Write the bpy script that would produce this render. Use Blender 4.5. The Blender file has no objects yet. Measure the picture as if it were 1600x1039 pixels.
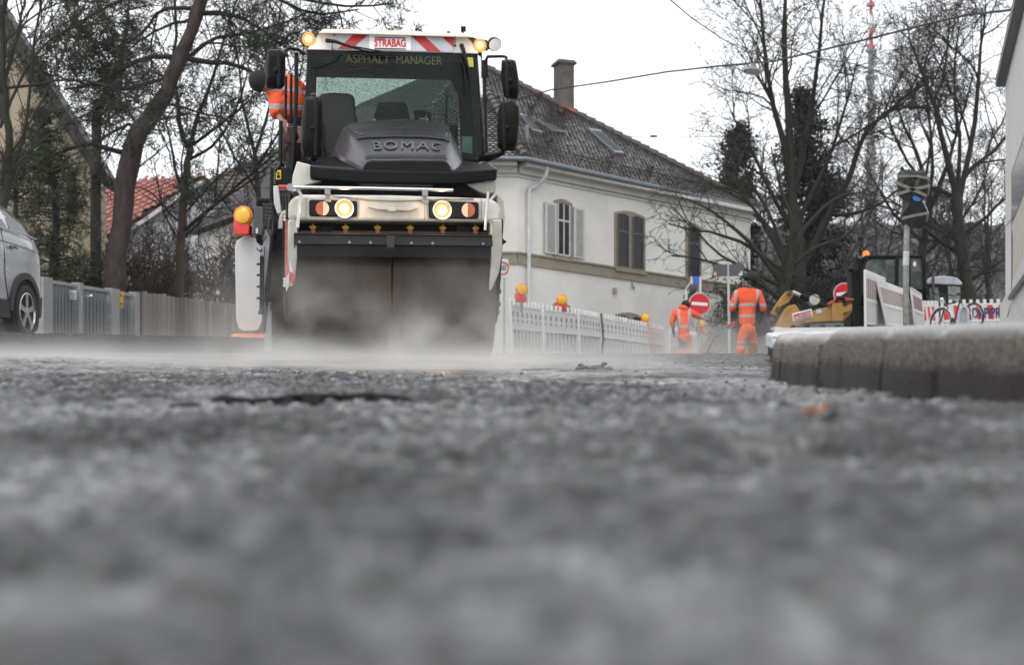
import bpy, bmesh, math, random
import numpy as np
from mathutils import Vector, Matrix, Euler
R = math.radians
C = bpy.context.scene.collection
S = bpy.context.scene

# ---------------------------------------------------------------- camera, sky, sun, exposure
F = 2400.0; YH = 800.0; CZ = 0.088          # focal length in photo pixels, level line, lens height over the road
cam = bpy.data.cameras.new('camera'); co = bpy.data.objects.new('camera', cam); C.objects.link(co)
cam.sensor_width = 36; cam.lens = F/1600*36; cam.shift_y = (YH-519.5)/1600
co.location = (0, 0, CZ); co.rotation_euler = (R(90), 0, 0)
cam.clip_start = 0.05; cam.clip_end = 6000
cam.dof.use_dof = True; cam.dof.focus_distance = 11.0; cam.dof.aperture_fstop = 4.2
S.camera = co
W = bpy.data.worlds.new('World'); S.world = W; W.use_nodes = True
nt = W.node_tree; bg = nt.nodes['Background']
sky = nt.nodes.new('ShaderNodeTexSky'); sky.sky_type = 'NISHITA'; sky.sun_disc = False
SUN_EL, SUN_AZ = R(52), R(200)
sky.sun_elevation = SUN_EL; sky.sun_rotation = SUN_AZ; sky.air_density = 1.0; sky.dust_density = 3.0
hs = nt.nodes.new('ShaderNodeHueSaturation'); hs.inputs['Saturation'].default_value = 0.12
mx = nt.nodes.new('ShaderNodeMix'); mx.data_type = 'RGBA'; mx.inputs['Factor'].default_value = 0.88
mx.inputs['B'].default_value = (8.9, 9.15, 9.45, 1)     # closed cloud deck over the clear sky
nt.links.new(sky.outputs[0], hs.inputs['Color']); nt.links.new(hs.outputs[0], mx.inputs['A'])
nt.links.new(mx.outputs['Result'], bg.inputs['Color']); bg.inputs['Strength'].default_value = 0.15
sl = bpy.data.lights.new('sun', 'SUN'); sl.energy = 0.7; sl.angle = R(30); sl.color = (1, .97, .93)
so = bpy.data.objects.new('sun', sl); C.objects.link(so)
so.rotation_euler = (R(38), 0, R(-20))
S.view_settings.view_transform = 'Standard'; S.view_settings.look = 'None'
S.view_settings.exposure = 0.22; S.view_settings.gamma = 1; S.view_settings.use_curve_mapping = False
S.cycles.volume_step_rate = 1.0; S.cycles.volume_max_steps = 96
S.cycles.max_bounces = 8; S.cycles.transparent_max_bounces = 16; S.cycles.volume_bounces = 1

# ---------------------------------------------------------------- materials
_M = {}
def nodes(m):
    n = m.node_tree.nodes; return n, m.node_tree.links, n['Principled BSDF']
def M(name, col, rough=.6, metal=0., var=.18, sc=6., bump=0., bs=60., coat=0., spec=.5, emit=None, es=0., alpha=1., det=6., stretch=(1,1,1)):
    if name in _M: return _M[name]
    m = bpy.data.materials.new(name); m.use_nodes = True; n, l, b = nodes(m)
    tc = n.new('ShaderNodeTexCoord'); mp = n.new('ShaderNodeMapping'); mp.inputs['Scale'].default_value = stretch
    l.new(tc.outputs['Object'], mp.inputs['Vector'])
    nz = n.new('ShaderNodeTexNoise'); nz.inputs['Scale'].default_value = sc; nz.inputs['Detail'].default_value = det; nz.inputs['Roughness'].default_value = .65
    l.new(mp.outputs[0], nz.inputs['Vector'])
    cr = n.new('ShaderNodeValToRGB'); e = cr.color_ramp.elements
    e[0].position = .3; e[1].position = .7
    e[0].color = tuple(c*(1-var) for c in col)+(1,); e[1].color = tuple(min(1, c*(1+var)) for c in col)+(1,)
    l.new(nz.outputs['Fac'], cr.inputs['Fac']); l.new(cr.outputs[0], b.inputs['Base Color'])
    mr = n.new('ShaderNodeMapRange'); mr.inputs['To Min'].default_value = max(.02, rough-.1); mr.inputs['To Max'].default_value = min(1, rough+.1)
    l.new(nz.outputs['Fac'], mr.inputs['Value']); l.new(mr.outputs[0], b.inputs['Roughness'])
    b.inputs['Metallic'].default_value = metal; b.inputs['Coat Weight'].default_value = coat; b.inputs['Specular IOR Level'].default_value = spec
    b.inputs['Coat Roughness'].default_value = .08
    if bump:
        n2 = n.new('ShaderNodeTexNoise'); n2.inputs['Scale'].default_value = bs; n2.inputs['Detail'].default_value = 4
        l.new(mp.outputs[0], n2.inputs['Vector'])
        bp = n.new('ShaderNodeBump'); bp.inputs['Strength'].default_value = min(1, bump); bp.inputs['Distance'].default_value = .01*max(1, bump)
        l.new(n2.outputs['Fac'], bp.inputs['Height']); l.new(bp.outputs[0], b.inputs['Normal'])
    if emit:
        b.inputs['Emission Color'].default_value = tuple(emit)+(1,); b.inputs['Emission Strength'].default_value = es
    if alpha < 1: b.inputs['Alpha'].default_value = alpha
    m['ramp'] = cr.name; _M[name] = m; return m
def glass(name, tint, gloss=.12, dirt=0., dsc=40.):
    if name in _M: return _M[name]
    m = bpy.data.materials.new(name); m.use_nodes = True; n, l, b = nodes(m)
    tr = n.new('ShaderNodeBsdfTransparent'); tr.inputs[0].default_value = tuple(tint)+(1,)
    gl = n.new('ShaderNodeBsdfGlossy'); gl.inputs['Roughness'].default_value = .03
    fr = n.new('ShaderNodeFresnel'); fr.inputs['IOR'].default_value = 1.22
    mm = n.new('ShaderNodeMath'); mm.operation = 'ADD'; mm.inputs[1].default_value = gloss; l.new(fr.outputs[0], mm.inputs[0])
    ms = n.new('ShaderNodeMixShader'); l.new(mm.outputs[0], ms.inputs[0]); l.new(tr.outputs[0], ms.inputs[1]); l.new(gl.outputs[0], ms.inputs[2])
    out = ms
    if dirt:                                 # rain drops and film on the pane
        tc = n.new('ShaderNodeTexCoord'); vz = n.new('ShaderNodeTexNoise'); vz.inputs['Scale'].default_value = dsc; vz.inputs['Detail'].default_value = 3
        l.new(tc.outputs['Object'], vz.inputs['Vector'])
        mr = n.new('ShaderNodeMapRange'); mr.inputs['From Min'].default_value = .45; mr.inputs['From Max'].default_value = .7; mr.inputs['To Max'].default_value = dirt
        l.new(vz.outputs['Fac'], mr.inputs['Value'])
        df = n.new('ShaderNodeBsdfDiffuse'); df.inputs[0].default_value = (.55, .66, .62, 1)
        ms2 = n.new('ShaderNodeMixShader'); l.new(mr.outputs[0], ms2.inputs[0]); l.new(ms.outputs[0], ms2.inputs[1]); l.new(df.outputs[0], ms2.inputs[2]); out = ms2
    l.new(out.outputs[0], n['Material Output'].inputs[0]); n.remove(b)
    _M[name] = m; return m

# ---------------------------------------------------------------- ground heights (metres; the road climbs away from the lens, crests near 20 m)
_GY = [-6, 0, 1, 2.5, 4.8, 8, 14.6, 18, 20, 34, 44, 80, 130, 700]
_GZ = [-.63, 0, .1038, .2598, .4978, .838, 1.571, 1.938, 2.148, 3.44, 4.24, 7.0, 9.0, 9.0]
def gz(y): return float(np.interp(y, _GY, _GZ))
def P(px, py, d): return Vector(((px-800)/F*d, d, CZ+(YH-py)/F*d))
def G(px, d, dz=0): x = (px-800)/F*d; return Vector((x, d, gz(d)+dz))

# ---------------------------------------------------------------- mesh builder
class MB:
    def __init__(s): s.v = []; s.f = []; s.cur = 0; s.fm = {}
    def add(s, vs, fs):
        o = len(s.v); s.fm.update({len(s.f)+i: s.cur for i in range(len(fs))} if s.cur else {}); s.v += [tuple(p) for p in vs]; s.f += [tuple(i+o for i in f) for f in fs]; return s
    def box(s, x0, x1, y0, y1, z0, z1):
        return s.add([(x0,y0,z0),(x1,y0,z0),(x1,y1,z0),(x0,y1,z0),(x0,y0,z1),(x1,y0,z1),(x1,y1,z1),(x0,y1,z1)],
                     [(0,3,2,1),(4,5,6,7),(0,1,5,4),(1,2,6,5),(2,3,7,6),(3,0,4,7)])
    def obox(s, c, sz, rot=None):
        h = [Vector((a*sz[0]/2, b*sz[1]/2, d*sz[2]/2)) for d in (-1,1) for a, b in ((-1,-1),(1,-1),(1,1),(-1,1))]
        if rot is not None: h = [rot @ q for q in h]
        return s.add([Vector(c)+q for q in h], [(0,3,2,1),(4,5,6,7),(0,1,5,4),(1,2,6,5),(2,3,7,6),(3,0,4,7)])
    def prism(s, pts, ext):
        n = len(pts); e = Vector(ext); a = [Vector(p) for p in pts]
        return s.add(a+[p+e for p in a], [tuple(range(n)), tuple(range(2*n-1, n-1, -1))]+[((i+1)%n, i, i+n, (i+1)%n+n) for i in range(n)])
    def tube(s, pts, r, n=8, cap=True, closed=False):
        pts = [Vector(p) for p in pts]; m = len(pts); rr = r if isinstance(r, (list, tuple)) else [r]*m
        vs = []; up = None
        for i, p in enumerate(pts):
            if closed: t = pts[(i+1)%m]-pts[i-1]
            else: t = pts[min(i+1, m-1)]-pts[max(i-1, 0)]
            if t.length < 1e-9: t = Vector((0,0,1))
            t.normalize()
            if up is None:
                up = t.orthogonal().normalized()
            up = (up-t*up.dot(t)); up = up.normalized() if up.length > 1e-6 else t.orthogonal().normalized()
            b = t.cross(up)
            for k in range(n):
                a = 2*math.pi*(k+.5)/n; vs.append(p+(up*math.cos(a)+b*math.sin(a))*rr[i])
        fs = [(i*n+k, i*n+(k+1)%n, ((i+1)%m)*n+(k+1)%n, ((i+1)%m)*n+k) for i in range(m if closed else m-1) for k in range(n)]
        if cap and not closed: fs += [tuple(range(n-1, -1, -1)), tuple((m-1)*n+k for k in range(n))]
        return s.add(vs, fs)
    def lathe(s, prof, c, ax, n=24):
        c = Vector(c); ax = Vector(ax).normalized(); u_ = ax.orthogonal().normalized(); v_ = ax.cross(u_)      # prof: (distance along axis, radius)
        return s.loft([[c+ax*a+(u_*math.cos(2*math.pi*k/n)+v_*math.sin(2*math.pi*k/n))*max(1e-4, r) for k in range(n)] for a, r in prof])
    def loft(s, rings, close=True, caps=True):
        n = len(rings[0]); vs = [p for r in rings for p in r]
        fs = [(i*n+k, i*n+(k+1)%n, (i+1)*n+(k+1)%n, (i+1)*n+k) for i in range(len(rings)-1) for k in range(n if close else n-1)]
        if caps and close: fs += [tuple(range(n-1, -1, -1)), tuple((len(rings)-1)*n+k for k in range(n))]
        return s.add(vs, fs)
    def ball(s, c, r, n=12, m=8, sq=(1,1,1)):
        c = Vector(c); rings = []
        for i in range(m+1):
            a = math.pi*i/m; rr = max(.02, math.sin(a))
            rings.append([c+Vector((math.cos(2*math.pi*k/n)*rr*r*sq[0], math.sin(2*math.pi*k/n)*rr*r*sq[1], -math.cos(a)*r*sq[2])) for k in range(n)])
        return s.loft(rings)
    def build(s, name, mat, parent=None, origin=(0,0,0), smooth=35, bev=0, seg=2, fix=True, mats=()):
        me = bpy.data.meshes.new(name); o_ = Vector(origin)
        me.from_pydata([tuple(Vector(p)-o_) for p in s.v] if o_.length else s.v, [], s.f)
        if fix:
            bm = bmesh.new(); bm.from_mesh(me); bmesh.ops.recalc_face_normals(bm, faces=bm.faces); bm.to_mesh(me); bm.free()
        me.materials.append(mat)
        for m_ in mats: me.materials.append(m_)
        for i_, k_ in s.fm.items(): me.polygons[i_].material_index = k_
        if smooth:
            me.polygons.foreach_set('use_smooth', [True]*len(me.polygons)); me.set_sharp_from_angle(angle=R(smooth))
        o = bpy.data.objects.new(name, me); C.objects.link(o); o.location = origin
        if parent is not None: o.parent = parent
        if bev:
            md = o.modifiers.new('bevel', 'BEVEL'); md.width = bev; md.segments = seg; md.limit_method = 'ANGLE'; md.angle_limit = R(30); md.harden_normals = False
        return o
def tag(o, label=None, cat=None, group=None, kind=None):
    if label: o['label'] = label
    if cat: o['category'] = cat
    if group: o['group'] = group
    if kind: o['kind'] = kind
    return o
class T:
    """a thing: an Empty at its base; L() turns a photo position at a chosen local depth into local metres"""
    def __init__(s, name, label, cat, loc, yaw=0., slope=0., roll=0., group=None):
        s.e = bpy.data.objects.new(name, None); C.objects.link(s.e); s.e.empty_display_size = .2
        s.m = Matrix.Translation(loc) @ Matrix.Rotation(slope, 4, 'X') @ Matrix.Rotation(yaw, 4, 'Z') @ Matrix.Rotation(roll, 4, 'Y')
        s.e.matrix_world = s.m; tag(s.e, label, cat, group); s.r = s.m.to_3x3(); s.o = Vector(loc)
    def L(s, px, py, y):
        a, b = (px-800)/F, (YH-py)/F; r = s.r; o = s.o-Vector((0,0,CZ))
        # X = a*Y ; Z = b*Y   with world = o + r (x,y,z)
        A = np.array([[r[0][0]-a*r[1][0], r[0][2]-a*r[1][2]], [r[2][0]-b*r[1][0], r[2][2]-b*r[1][2]]])
        B = np.array([-(o.x+r[0][1]*y)+a*(o.y+r[1][1]*y), -(o.z+r[2][1]*y)+b*(o.y+r[1][1]*y)])
        x, z = np.linalg.solve(A, B); return Vector((x, y, z))
    def w(s, p): return s.m.inverted() @ Vector(p)        # world -> local
    def part(s, name, mb, mat, parent=None, **k): return mb.build(name, mat, parent or s.e, **k)
    def pp(s, pts, y, dy, mb=None):
        mb = mb or MB(); return mb.prism([s.L(a, b, y) for a, b in pts], (0, dy, 0))
    def tb(s, pts, r, mb=None, n=8):                     # pts: (px, py, y)
        mb = mb or MB(); return mb.tube([s.L(*p) for p in pts], r, n)
def text_mesh(body, size, depth=.002, bold=0., spacing=1.):
    cu = bpy.data.curves.new('t', 'FONT'); cu.body = body; cu.size = size; cu.extrude = depth; cu.offset = bold; cu.space_character = spacing
    cu.align_x = 'CENTER'; cu.align_y = 'CENTER'; cu.resolution_u = 4
    o = bpy.data.objects.new('t', cu); C.objects.link(o); bpy.context.view_layer.update()
    me = bpy.data.meshes.new_from_object(o.evaluated_get(bpy.context.evaluated_depsgraph_get()))
    bpy.data.objects.remove(o); bpy.data.curves.remove(cu)
    vs = [v.co.copy() for v in me.vertices]; fs = [tuple(p.vertices) for p in me.polygons]
    bpy.data.meshes.remove(me); return vs, fs
def text_into(mb, body, size, c, right=(1,0,0), up=(0,0,1), depth=.002, bold=0., width=None, spacing=1.):
    vs, fs = text_mesh(body, size, depth, bold, spacing); r = Vector(right).normalized(); u = Vector(up).normalized(); n = r.cross(u); k = 1
    if width:
        xs = [v.x for v in vs]; k = width/(max(xs)-min(xs))
    return mb.add([Vector(c)+r*v.x*k+u*v.y+n*v.z for v in vs], fs)
def skin(name, verts, edges, rad, mat, parent, sub=2, root=0):
    me = bpy.data.meshes.new(name); me.from_pydata([tuple(v) for v in verts], edges, [])
    o = bpy.data.objects.new(name, me); C.objects.link(o)
    o.modifiers.new('s', 'SKIN'); md = o.modifiers.new('u', 'SUBSURF'); md.levels = sub; md.render_levels = sub
    for i, d in enumerate(me.skin_vertices[0].data):
        r = rad[i]; d.radius = (r, r) if not isinstance(r, tuple) else r; d.use_root = (i == root)
    bpy.context.view_layer.update()
    m2 = bpy.data.meshes.new_from_object(o.evaluated_get(bpy.context.evaluated_depsgraph_get()))
    bpy.data.objects.remove(o); bpy.data.meshes.remove(me)
    m2.name = name; m2.materials.clear(); m2.materials.append(mat)
    m2.polygons.foreach_set('use_smooth', [True]*len(m2.polygons))
    o = bpy.data.objects.new(name, m2); C.objects.link(o); o.parent = parent; return o
def copy_tree(o, parent=None):
    c = o.copy(); C.objects.link(c); c.parent = parent
    for ch in list(o.children): copy_tree(ch, c)
    return c
# numpy value noise, 2D
def vnoise(x, y, seed=0):
    xi = np.floor(x).astype(np.int64); yi = np.floor(y).astype(np.int64); fx = x-xi; fy = y-yi
    fx = fx*fx*(3-2*fx); fy = fy*fy*(3-2*fy)
    def h(a, b):
        n = (a*374761393+b*668265263+seed*2147483647) & 0x7fffffff
        n = ((n ^ (n >> 13))*1274126177) & 0x7fffffff
        n = (n ^ (n >> 16))*668265263 & 0x7fffffff
        return (n & 0xffff)/65535.
    return (h(xi,yi)*(1-fx)+h(xi+1,yi)*fx)*(1-fy)+(h(xi,yi+1)*(1-fx)+h(xi+1,yi+1)*fx)*fy
def fbm(x, y, o=4, seed=0):
    t = 0; a = .5; 
    for i in range(o): t = t+a*vnoise(x, y, seed+i*17); x = x*2.03+5; y = y*2.03+9; a *= .5
    return t
def grid_mesh(name, X, Y, Z, mat, smooth=True):
    r, c = X.shape; me = bpy.data.meshes.new(name)
    v = np.stack([X, Y, Z], -1).reshape(-1, 3).astype(np.float32); i = np.arange(r*c).reshape(r, c)
    q = np.stack([i[:-1,:-1], i[:-1,1:], i[1:,1:], i[1:,:-1]], -1).reshape(-1, 4)
    me.vertices.add(len(v)); me.vertices.foreach_set('co', v.ravel())
    me.loops.add(q.size); me.loops.foreach_set('vertex_index', q.ravel().astype(np.int32))
    me.polygons.add(len(q)); me.polygons.foreach_set('loop_start', np.arange(0, q.size, 4, dtype=np.int32))
    me.update(calc_edges=True); me.polygons.foreach_set('use_smooth', [smooth]*len(q)); me.materials.append(mat)
    o = bpy.data.objects.new(name, me); C.objects.link(o); return o
# ================================================================ the setting: road, pavements, kerb, hill
def ground_mat(name, dark, light, rough, wet, sc1=3., agg=90., bump=.6, spec=.5, film=0., fsc=1.3):
    m = bpy.data.materials.new(name); m.use_nodes = True; n, l, b = nodes(m)
    tc = n.new('ShaderNodeTexCoord'); b.inputs['Specular IOR Level'].default_value = spec
    a = n.new('ShaderNodeTexNoise'); a.inputs['Scale'].default_value = sc1; a.inputs['Detail'].default_value = 5; l.new(tc.outputs['Object'], a.inputs['Vector'])
    v = n.new('ShaderNodeTexVoronoi'); v.inputs['Scale'].default_value = agg; l.new(tc.outputs['Object'], v.inputs['Vector'])
    c = n.new('ShaderNodeValToRGB'); e = c.color_ramp.elements; e[0].color = tuple(dark)+(1,); e[1].color = tuple(light)+(1,); e[0].position = .35; e[1].position = .68
    l.new(a.outputs['Fac'], c.inputs['Fac'])
    mx = n.new('ShaderNodeMix'); mx.data_type = 'RGBA'; mx.blend_type = 'MULTIPLY'; mx.inputs['Factor'].default_value = .55
    l.new(c.outputs[0], mx.inputs['A']); l.new(v.outputs['Color'], mx.inputs['B'])
    sat = n.new('ShaderNodeHueSaturation'); sat.inputs['Saturation'].default_value = .25; sat.inputs['Value'].default_value = 1.5
    l.new(mx.outputs['Result'], sat.inputs['Color']); l.new(sat.outputs[0], b.inputs['Base Color'])
    mr = n.new('ShaderNodeMapRange'); mr.inputs['From Min'].default_value = .35; mr.inputs['From Max'].default_value = .65
    mr.inputs['To Min'].default_value = wet; mr.inputs['To Max'].default_value = rough
    a2 = n.new('ShaderNodeTexNoise'); a2.inputs['Scale'].default_value = sc1*1.7; a2.inputs['Detail'].default_value = 4; l.new(tc.outputs['Object'], a2.inputs['Vector'])
    l.new(a2.outputs['Fac'], mr.inputs['Value']); l.new(mr.outputs[0], b.inputs['Roughness'])
    if film:                                   # a film of rain water standing in patches
        fm = n.new('ShaderNodeTexNoise'); fm.inputs['Scale'].default_value = fsc; fm.inputs['Detail'].default_value = 7; fm.inputs['Roughness'].default_value = .7; l.new(tc.outputs['Object'], fm.inputs['Vector'])
        fr_ = n.new('ShaderNodeMapRange'); fr_.inputs['From Min'].default_value = .46; fr_.inputs['From Max'].default_value = .58; fr_.inputs['To Max'].default_value = film; l.new(fm.outputs['Fac'], fr_.inputs['Value']); l.new(fr_.outputs[0], b.inputs['Coat Weight']); b.inputs['Coat Roughness'].default_value = .10
    bp = n.new('ShaderNodeBump'); bp.inputs['Strength'].default_value = bump; bp.inputs['Distance'].default_value = .004
    l.new(v.outputs['Distance'], bp.inputs['Height']); l.new(bp.outputs[0], b.inputs['Normal'])
    return m
road_m = ground_mat('asphalt_wet', (.003,.003,.004), (.042,.043,.050), .75, .22, 3., 90, 1., film=1., fsc=2.6)
fresh_m = ground_mat('asphalt_fresh', (.012,.012,.014), (.045,.045,.048), .40, .08, 1.3, 70, .3, film=1.)
coarse_m = ground_mat('asphalt_fresh_coarse', (.006,.006,.007), (.034,.034,.036), .65, .25, 2.2, 60, 1., film=.8, fsc=1.1)
def smooth01(a, lo, hi):
    t = np.clip((a-lo)/(hi-lo), 0, 1); return t*t*(3-2*t)
# joint between the rough near layer and the fresh mat behind it, in metres
JX = np.array([-9, -4.6, -2.2, -.63, .45, .95, 30]); JY = np.array([19, 12.6, 8.7, 6.2, 3.5, 3.15, 3.0])
def road_z(X, Y):
    Z = np.interp(Y, _GY, _GZ)+np.where(X < 0, -.012*X, 0)*smooth01(Y, 5, 9)*np.where(Y < 30, 1, 0)
    near = smooth01(np.interp(X, JX, JY)+.06*(fbm(X*6, Y*6, 3, 5)-.45)-Y, 0, .02)
    amp = 1.0
    d = -.005+.017*(fbm(X*2.1, Y*2.1, 3, 11)-.45)*smooth01(Y, .5, 2.)+.019*(fbm(X*14, Y*14, 3, 21)-.45)+(.007+.005*smooth01(Y,2,4))*(smooth01(vnoise(X*75, Y*75, 31), .42, .68)-.4)+.007*(smooth01(vnoise(X*38+7, Y*38, 33), .5, .8)-.3)-.02*smooth01(vnoise(X*9, Y*9, 35), .78, .95)
    Z = Z+near*(.004+d*amp)+(1-near)*((.002+.006*smooth01(X, -.3, .6))*(smooth01(vnoise(X*42, Y*42, 41), .35, .75)-.4)+.012*(fbm(X*1.1, Y*1.1, 2, 43)-.45))*smooth01(60-Y, 0, 20)
    n1 = .05*(fbm(X*9, Y*9, 3, 61)-.45)
    Z -= .035*smooth01(.05-np.abs(Y-1.53-n1), 0, .04)*smooth01(X-.16-n1, 0, .03)+.03*smooth01(.07-np.abs(Y-2.70-n1*1.5), 0, .05)*smooth01(X+.62-n1, 0, .03)*smooth01(-.08-X-n1, 0, .05)
    Z -= .014*smooth01(X-.12, 0, .12)*smooth01(Y, .95, 1.25)*(1-smooth01(Y, 1.50, 1.54))
    Z += .010*smooth01(Y-1.56-n1, 0, .008)*smooth01(2.35-Y+n1, 0, .25)*smooth01(X-.16-n1, 0, .01)
    Z += .010*smooth01(Y-2.75-n1*1.5, 0, .012)*smooth01(3.3-Y, 0, .3)*smooth01(X+.62-n1, 0, .02)*smooth01(-.08-X-n1, 0, .05)
    return Z
ys = np.concatenate([np.linspace(-6, .2, 12), np.geomspace(.26, .9, 90), np.geomspace(.905, 8, 1150), np.geomspace(8.1, 30, 190), np.geomspace(30.5, 700, 50)])
us = np.linspace(-1, 1, 520); us = us*(.45+.55*us**4)     # columns closer together in the middle
wd = np.where(ys < 1, 3.0, np.where(ys < 30, .62*ys+2.4, 21+(ys-30)*1.2))
wd = np.interp(ys, [-6, 1, 8, 30, 60, 700], [3, 1.3, 5.2, 17, 60, 700])
Y = np.repeat(ys[:, None], len(us), 1); X = us[None, :]*wd[:, None]
road = grid_mesh('road', X, Y, road_z(X, Y), road_m); tag(road, kind='structure')
# second slot: the fresh mat beyond the joint
road.data.materials.append(fresh_m); road.data.materials.append(coarse_m)
cy = .25*(Y[:-1,:-1]+Y[1:,1:]+Y[1:,:-1]+Y[:-1,1:]); cx = .25*(X[:-1,:-1]+X[1:,1:]+X[1:,:-1]+X[:-1,1:])
road.data.polygons.foreach_set('material_index', np.where(cy > np.interp(cx, JX, JY), np.where(cx > .03*cy-.05+.5*(fbm(cx*2, cy*.7, 3, 81)-.45), 2, 1), 0).ravel().astype(np.int32))
# dark strips along the asphalt steps: shade of their faces put into colour
def seam(pts, w, h, seed):  # one dark strip standing in for the shade of a step face
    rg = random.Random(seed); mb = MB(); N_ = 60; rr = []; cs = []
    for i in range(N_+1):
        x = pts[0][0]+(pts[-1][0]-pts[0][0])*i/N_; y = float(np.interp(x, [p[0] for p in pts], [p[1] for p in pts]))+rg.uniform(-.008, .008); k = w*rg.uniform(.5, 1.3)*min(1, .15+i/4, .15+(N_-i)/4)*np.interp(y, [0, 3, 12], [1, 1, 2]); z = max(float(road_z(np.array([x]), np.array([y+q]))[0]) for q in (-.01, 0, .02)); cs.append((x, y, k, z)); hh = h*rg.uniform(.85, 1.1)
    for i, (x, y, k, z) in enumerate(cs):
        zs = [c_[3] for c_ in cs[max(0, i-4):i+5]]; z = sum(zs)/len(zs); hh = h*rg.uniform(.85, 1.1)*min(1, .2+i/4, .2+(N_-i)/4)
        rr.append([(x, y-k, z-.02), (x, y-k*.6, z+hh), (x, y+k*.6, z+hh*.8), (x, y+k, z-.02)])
    tag(mb.loft(rr).build('step_shade_strip', M('step_shade', (.016,.016,.017), .9, spec=.08), smooth=60), kind='structure')
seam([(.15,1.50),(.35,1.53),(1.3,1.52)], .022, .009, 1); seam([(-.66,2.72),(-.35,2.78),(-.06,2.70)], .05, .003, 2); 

# loose chips of asphalt lying on the road: one uncountable scatter
rng = random.Random(4); mb = MB()
for i in range(420):
    y = math.exp(rng.uniform(math.log(1.2), math.log(9))); x = rng.uniform(-.34, .34)*y
    if i % 3 == 0: y = rng.uniform(3.3, 12); x = rng.uniform(.35, .165*y if y > 5 else .78)
    s = rng.uniform(.0015, .0045)*(1+.06*y); z = float(road_z(np.array([x]), np.array([y]))[0])
    c = Vector((x, y, z+s*.2)); q = [Vector((rng.uniform(.6,1.2)*s*a, rng.uniform(.6,1.2)*s*b, rng.uniform(.4,.9)*s*k)) for k in (-1, 1) for a, b in ((-1,-1),(1,-1),(1,1),(-1,1))]
    mb.add([c+p for p in q], [(0,3,2,1),(4,5,6,7),(0,1,5,4),(1,2,6,5),(2,3,7,6),(3,0,4,7)])
tag(mb.build('asphalt_chips', M('chip', (.04,.04,.042), .5), smooth=0), 'loose dark asphalt chips scattered over the wet road', 'gravel', kind='stuff')

# ---- right pavement and its kerb of granite stones
def kerb_x(y): return float(np.interp(y, [-6, 0, 1.6, 2.2, 2.6, 3.0, 3.6, 4.5, 5.3, 6.2, 30, 60], [5., 2.2, 1.30, 1.0, .85, .775, .75, .79, .90, 1.06, 5.0, 9.8]))
def pave_z(x, y): return gz(y)+.142+.012*max(0, x-kerb_x(y))+.013*max(0, y-5)
pm = ground_mat('pavement_frosted', (.20,.20,.20), (.50,.50,.50), .75, .5, 14, 120, .5)
ysr = list(np.linspace(-4, 5, 40))+list(np.linspace(5.2, 30, 60))
X = np.array([[kerb_x(y)+.12+t*(16-kerb_x(y)) for t in np.linspace(0, 1, 30)**1.6] for y in ysr]); Y = np.repeat(np.array(ysr)[:, None], 30, 1)
Z = np.array([[pave_z(X[i, j], Y[i, j])-.004 for j in range(30)] for i in range(len(ysr))])+.004*(fbm(X*8, Y*8, 3, 3)-.5)
tag(grid_mesh('pavement_right', X, Y, Z, pm), kind='structure')
km = bpy.data.materials.new('granite_kerb'); km.use_nodes = True; n, l, b = nodes(km)
tc = n.new('ShaderNodeTexCoord'); at = n.new('ShaderNodeAttribute'); at.attribute_name = 'tar'
v = n.new('ShaderNodeTexNoise'); v.inputs['Scale'].default_value = 130; v.inputs['Detail'].default_value = 6; v.inputs['Roughness'].default_value = .8; l.new(tc.outputs['Object'], v.inputs['Vector'])
v2 = n.new('ShaderNodeTexNoise'); v2.inputs['Scale'].default_value = 26; v2.inputs['Detail'].default_value = 6; l.new(tc.outputs['Object'], v2.inputs['Vector'])
cr = n.new('ShaderNodeValToRGB'); e = cr.color_ramp.elements; e[0].position = .38; e[1].position = .66; e[0].color = (.020,.016,.014,1); e[1].color = (.37,.315,.275,1); l.new(v.outputs['Fac'], cr.inputs['Fac'])
md = n.new('ShaderNodeMath'); md.operation = 'ADD'; l.new(at.outputs['Fac'], md.inputs[0]); m2 = n.new('ShaderNodeMath'); m2.operation = 'SUBTRACT'; m2.inputs[1].default_value = .5
l.new(v2.outputs['Fac'], m2.inputs[0]); m3 = n.new('ShaderNodeMath'); m3.operation = 'MULTIPLY'; m3.inputs[1].default_value = .45; l.new(m2.outputs[0], m3.inputs[0]); l.new(m3.outputs[0], md.inputs[1])
mr = n.new('ShaderNodeMapRange'); mr.inputs['From Min'].default_value = .38; mr.inputs['From Max'].default_value = .55; l.new(md.outputs[0], mr.inputs['Value'])
mr.inputs['To Max'].default_value = .8
mx = n.new('ShaderNodeMix'); mx.data_type = 'RGBA'; l.new(mr.outputs[0], mx.inputs['Factor']); l.new(cr.outputs[0], mx.inputs['A']); mx.inputs['B'].default_value = (.030,.028,.027,1)
# top edge of the stones paler than the face below
at2 = n.new('ShaderNodeAttribute'); at2.attribute_name = 'pale_top'
mx2 = n.new('ShaderNodeMix'); mx2.data_type = 'RGBA'; l.new(at2.outputs['Fac'], mx2.inputs['Factor']); l.new(mx.outputs['Result'], mx2.inputs['A'])
cr2 = n.new('ShaderNodeValToRGB'); e = cr2.color_ramp.elements; e[0].position = .36; e[1].position = .52; e[0].color = (.28,.26,.25,1); e[1].color = (.62,.61,.595,1); l.new(v.outputs['Fac'], cr2.inputs['Fac']); l.new(cr2.outputs[0], mx2.inputs['B'])
l.new(mx2.outputs['Result'], b.inputs['Base Color']); b.inputs['Roughness'].default_value = .6; b.inputs['Specular IOR Level'].default_value = .2
bp = n.new('ShaderNodeBump'); bp.inputs['Strength'].default_value = 1.; bp.inputs['Distance'].default_value = .012; l.new(v.outputs['Fac'], bp.inputs['Height']); l.new(bp.outputs[0], b.inputs['Normal'])
kv = []; kf = []; tar = []; pale_top = []; rng = random.Random(9); y = -1.2
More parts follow.
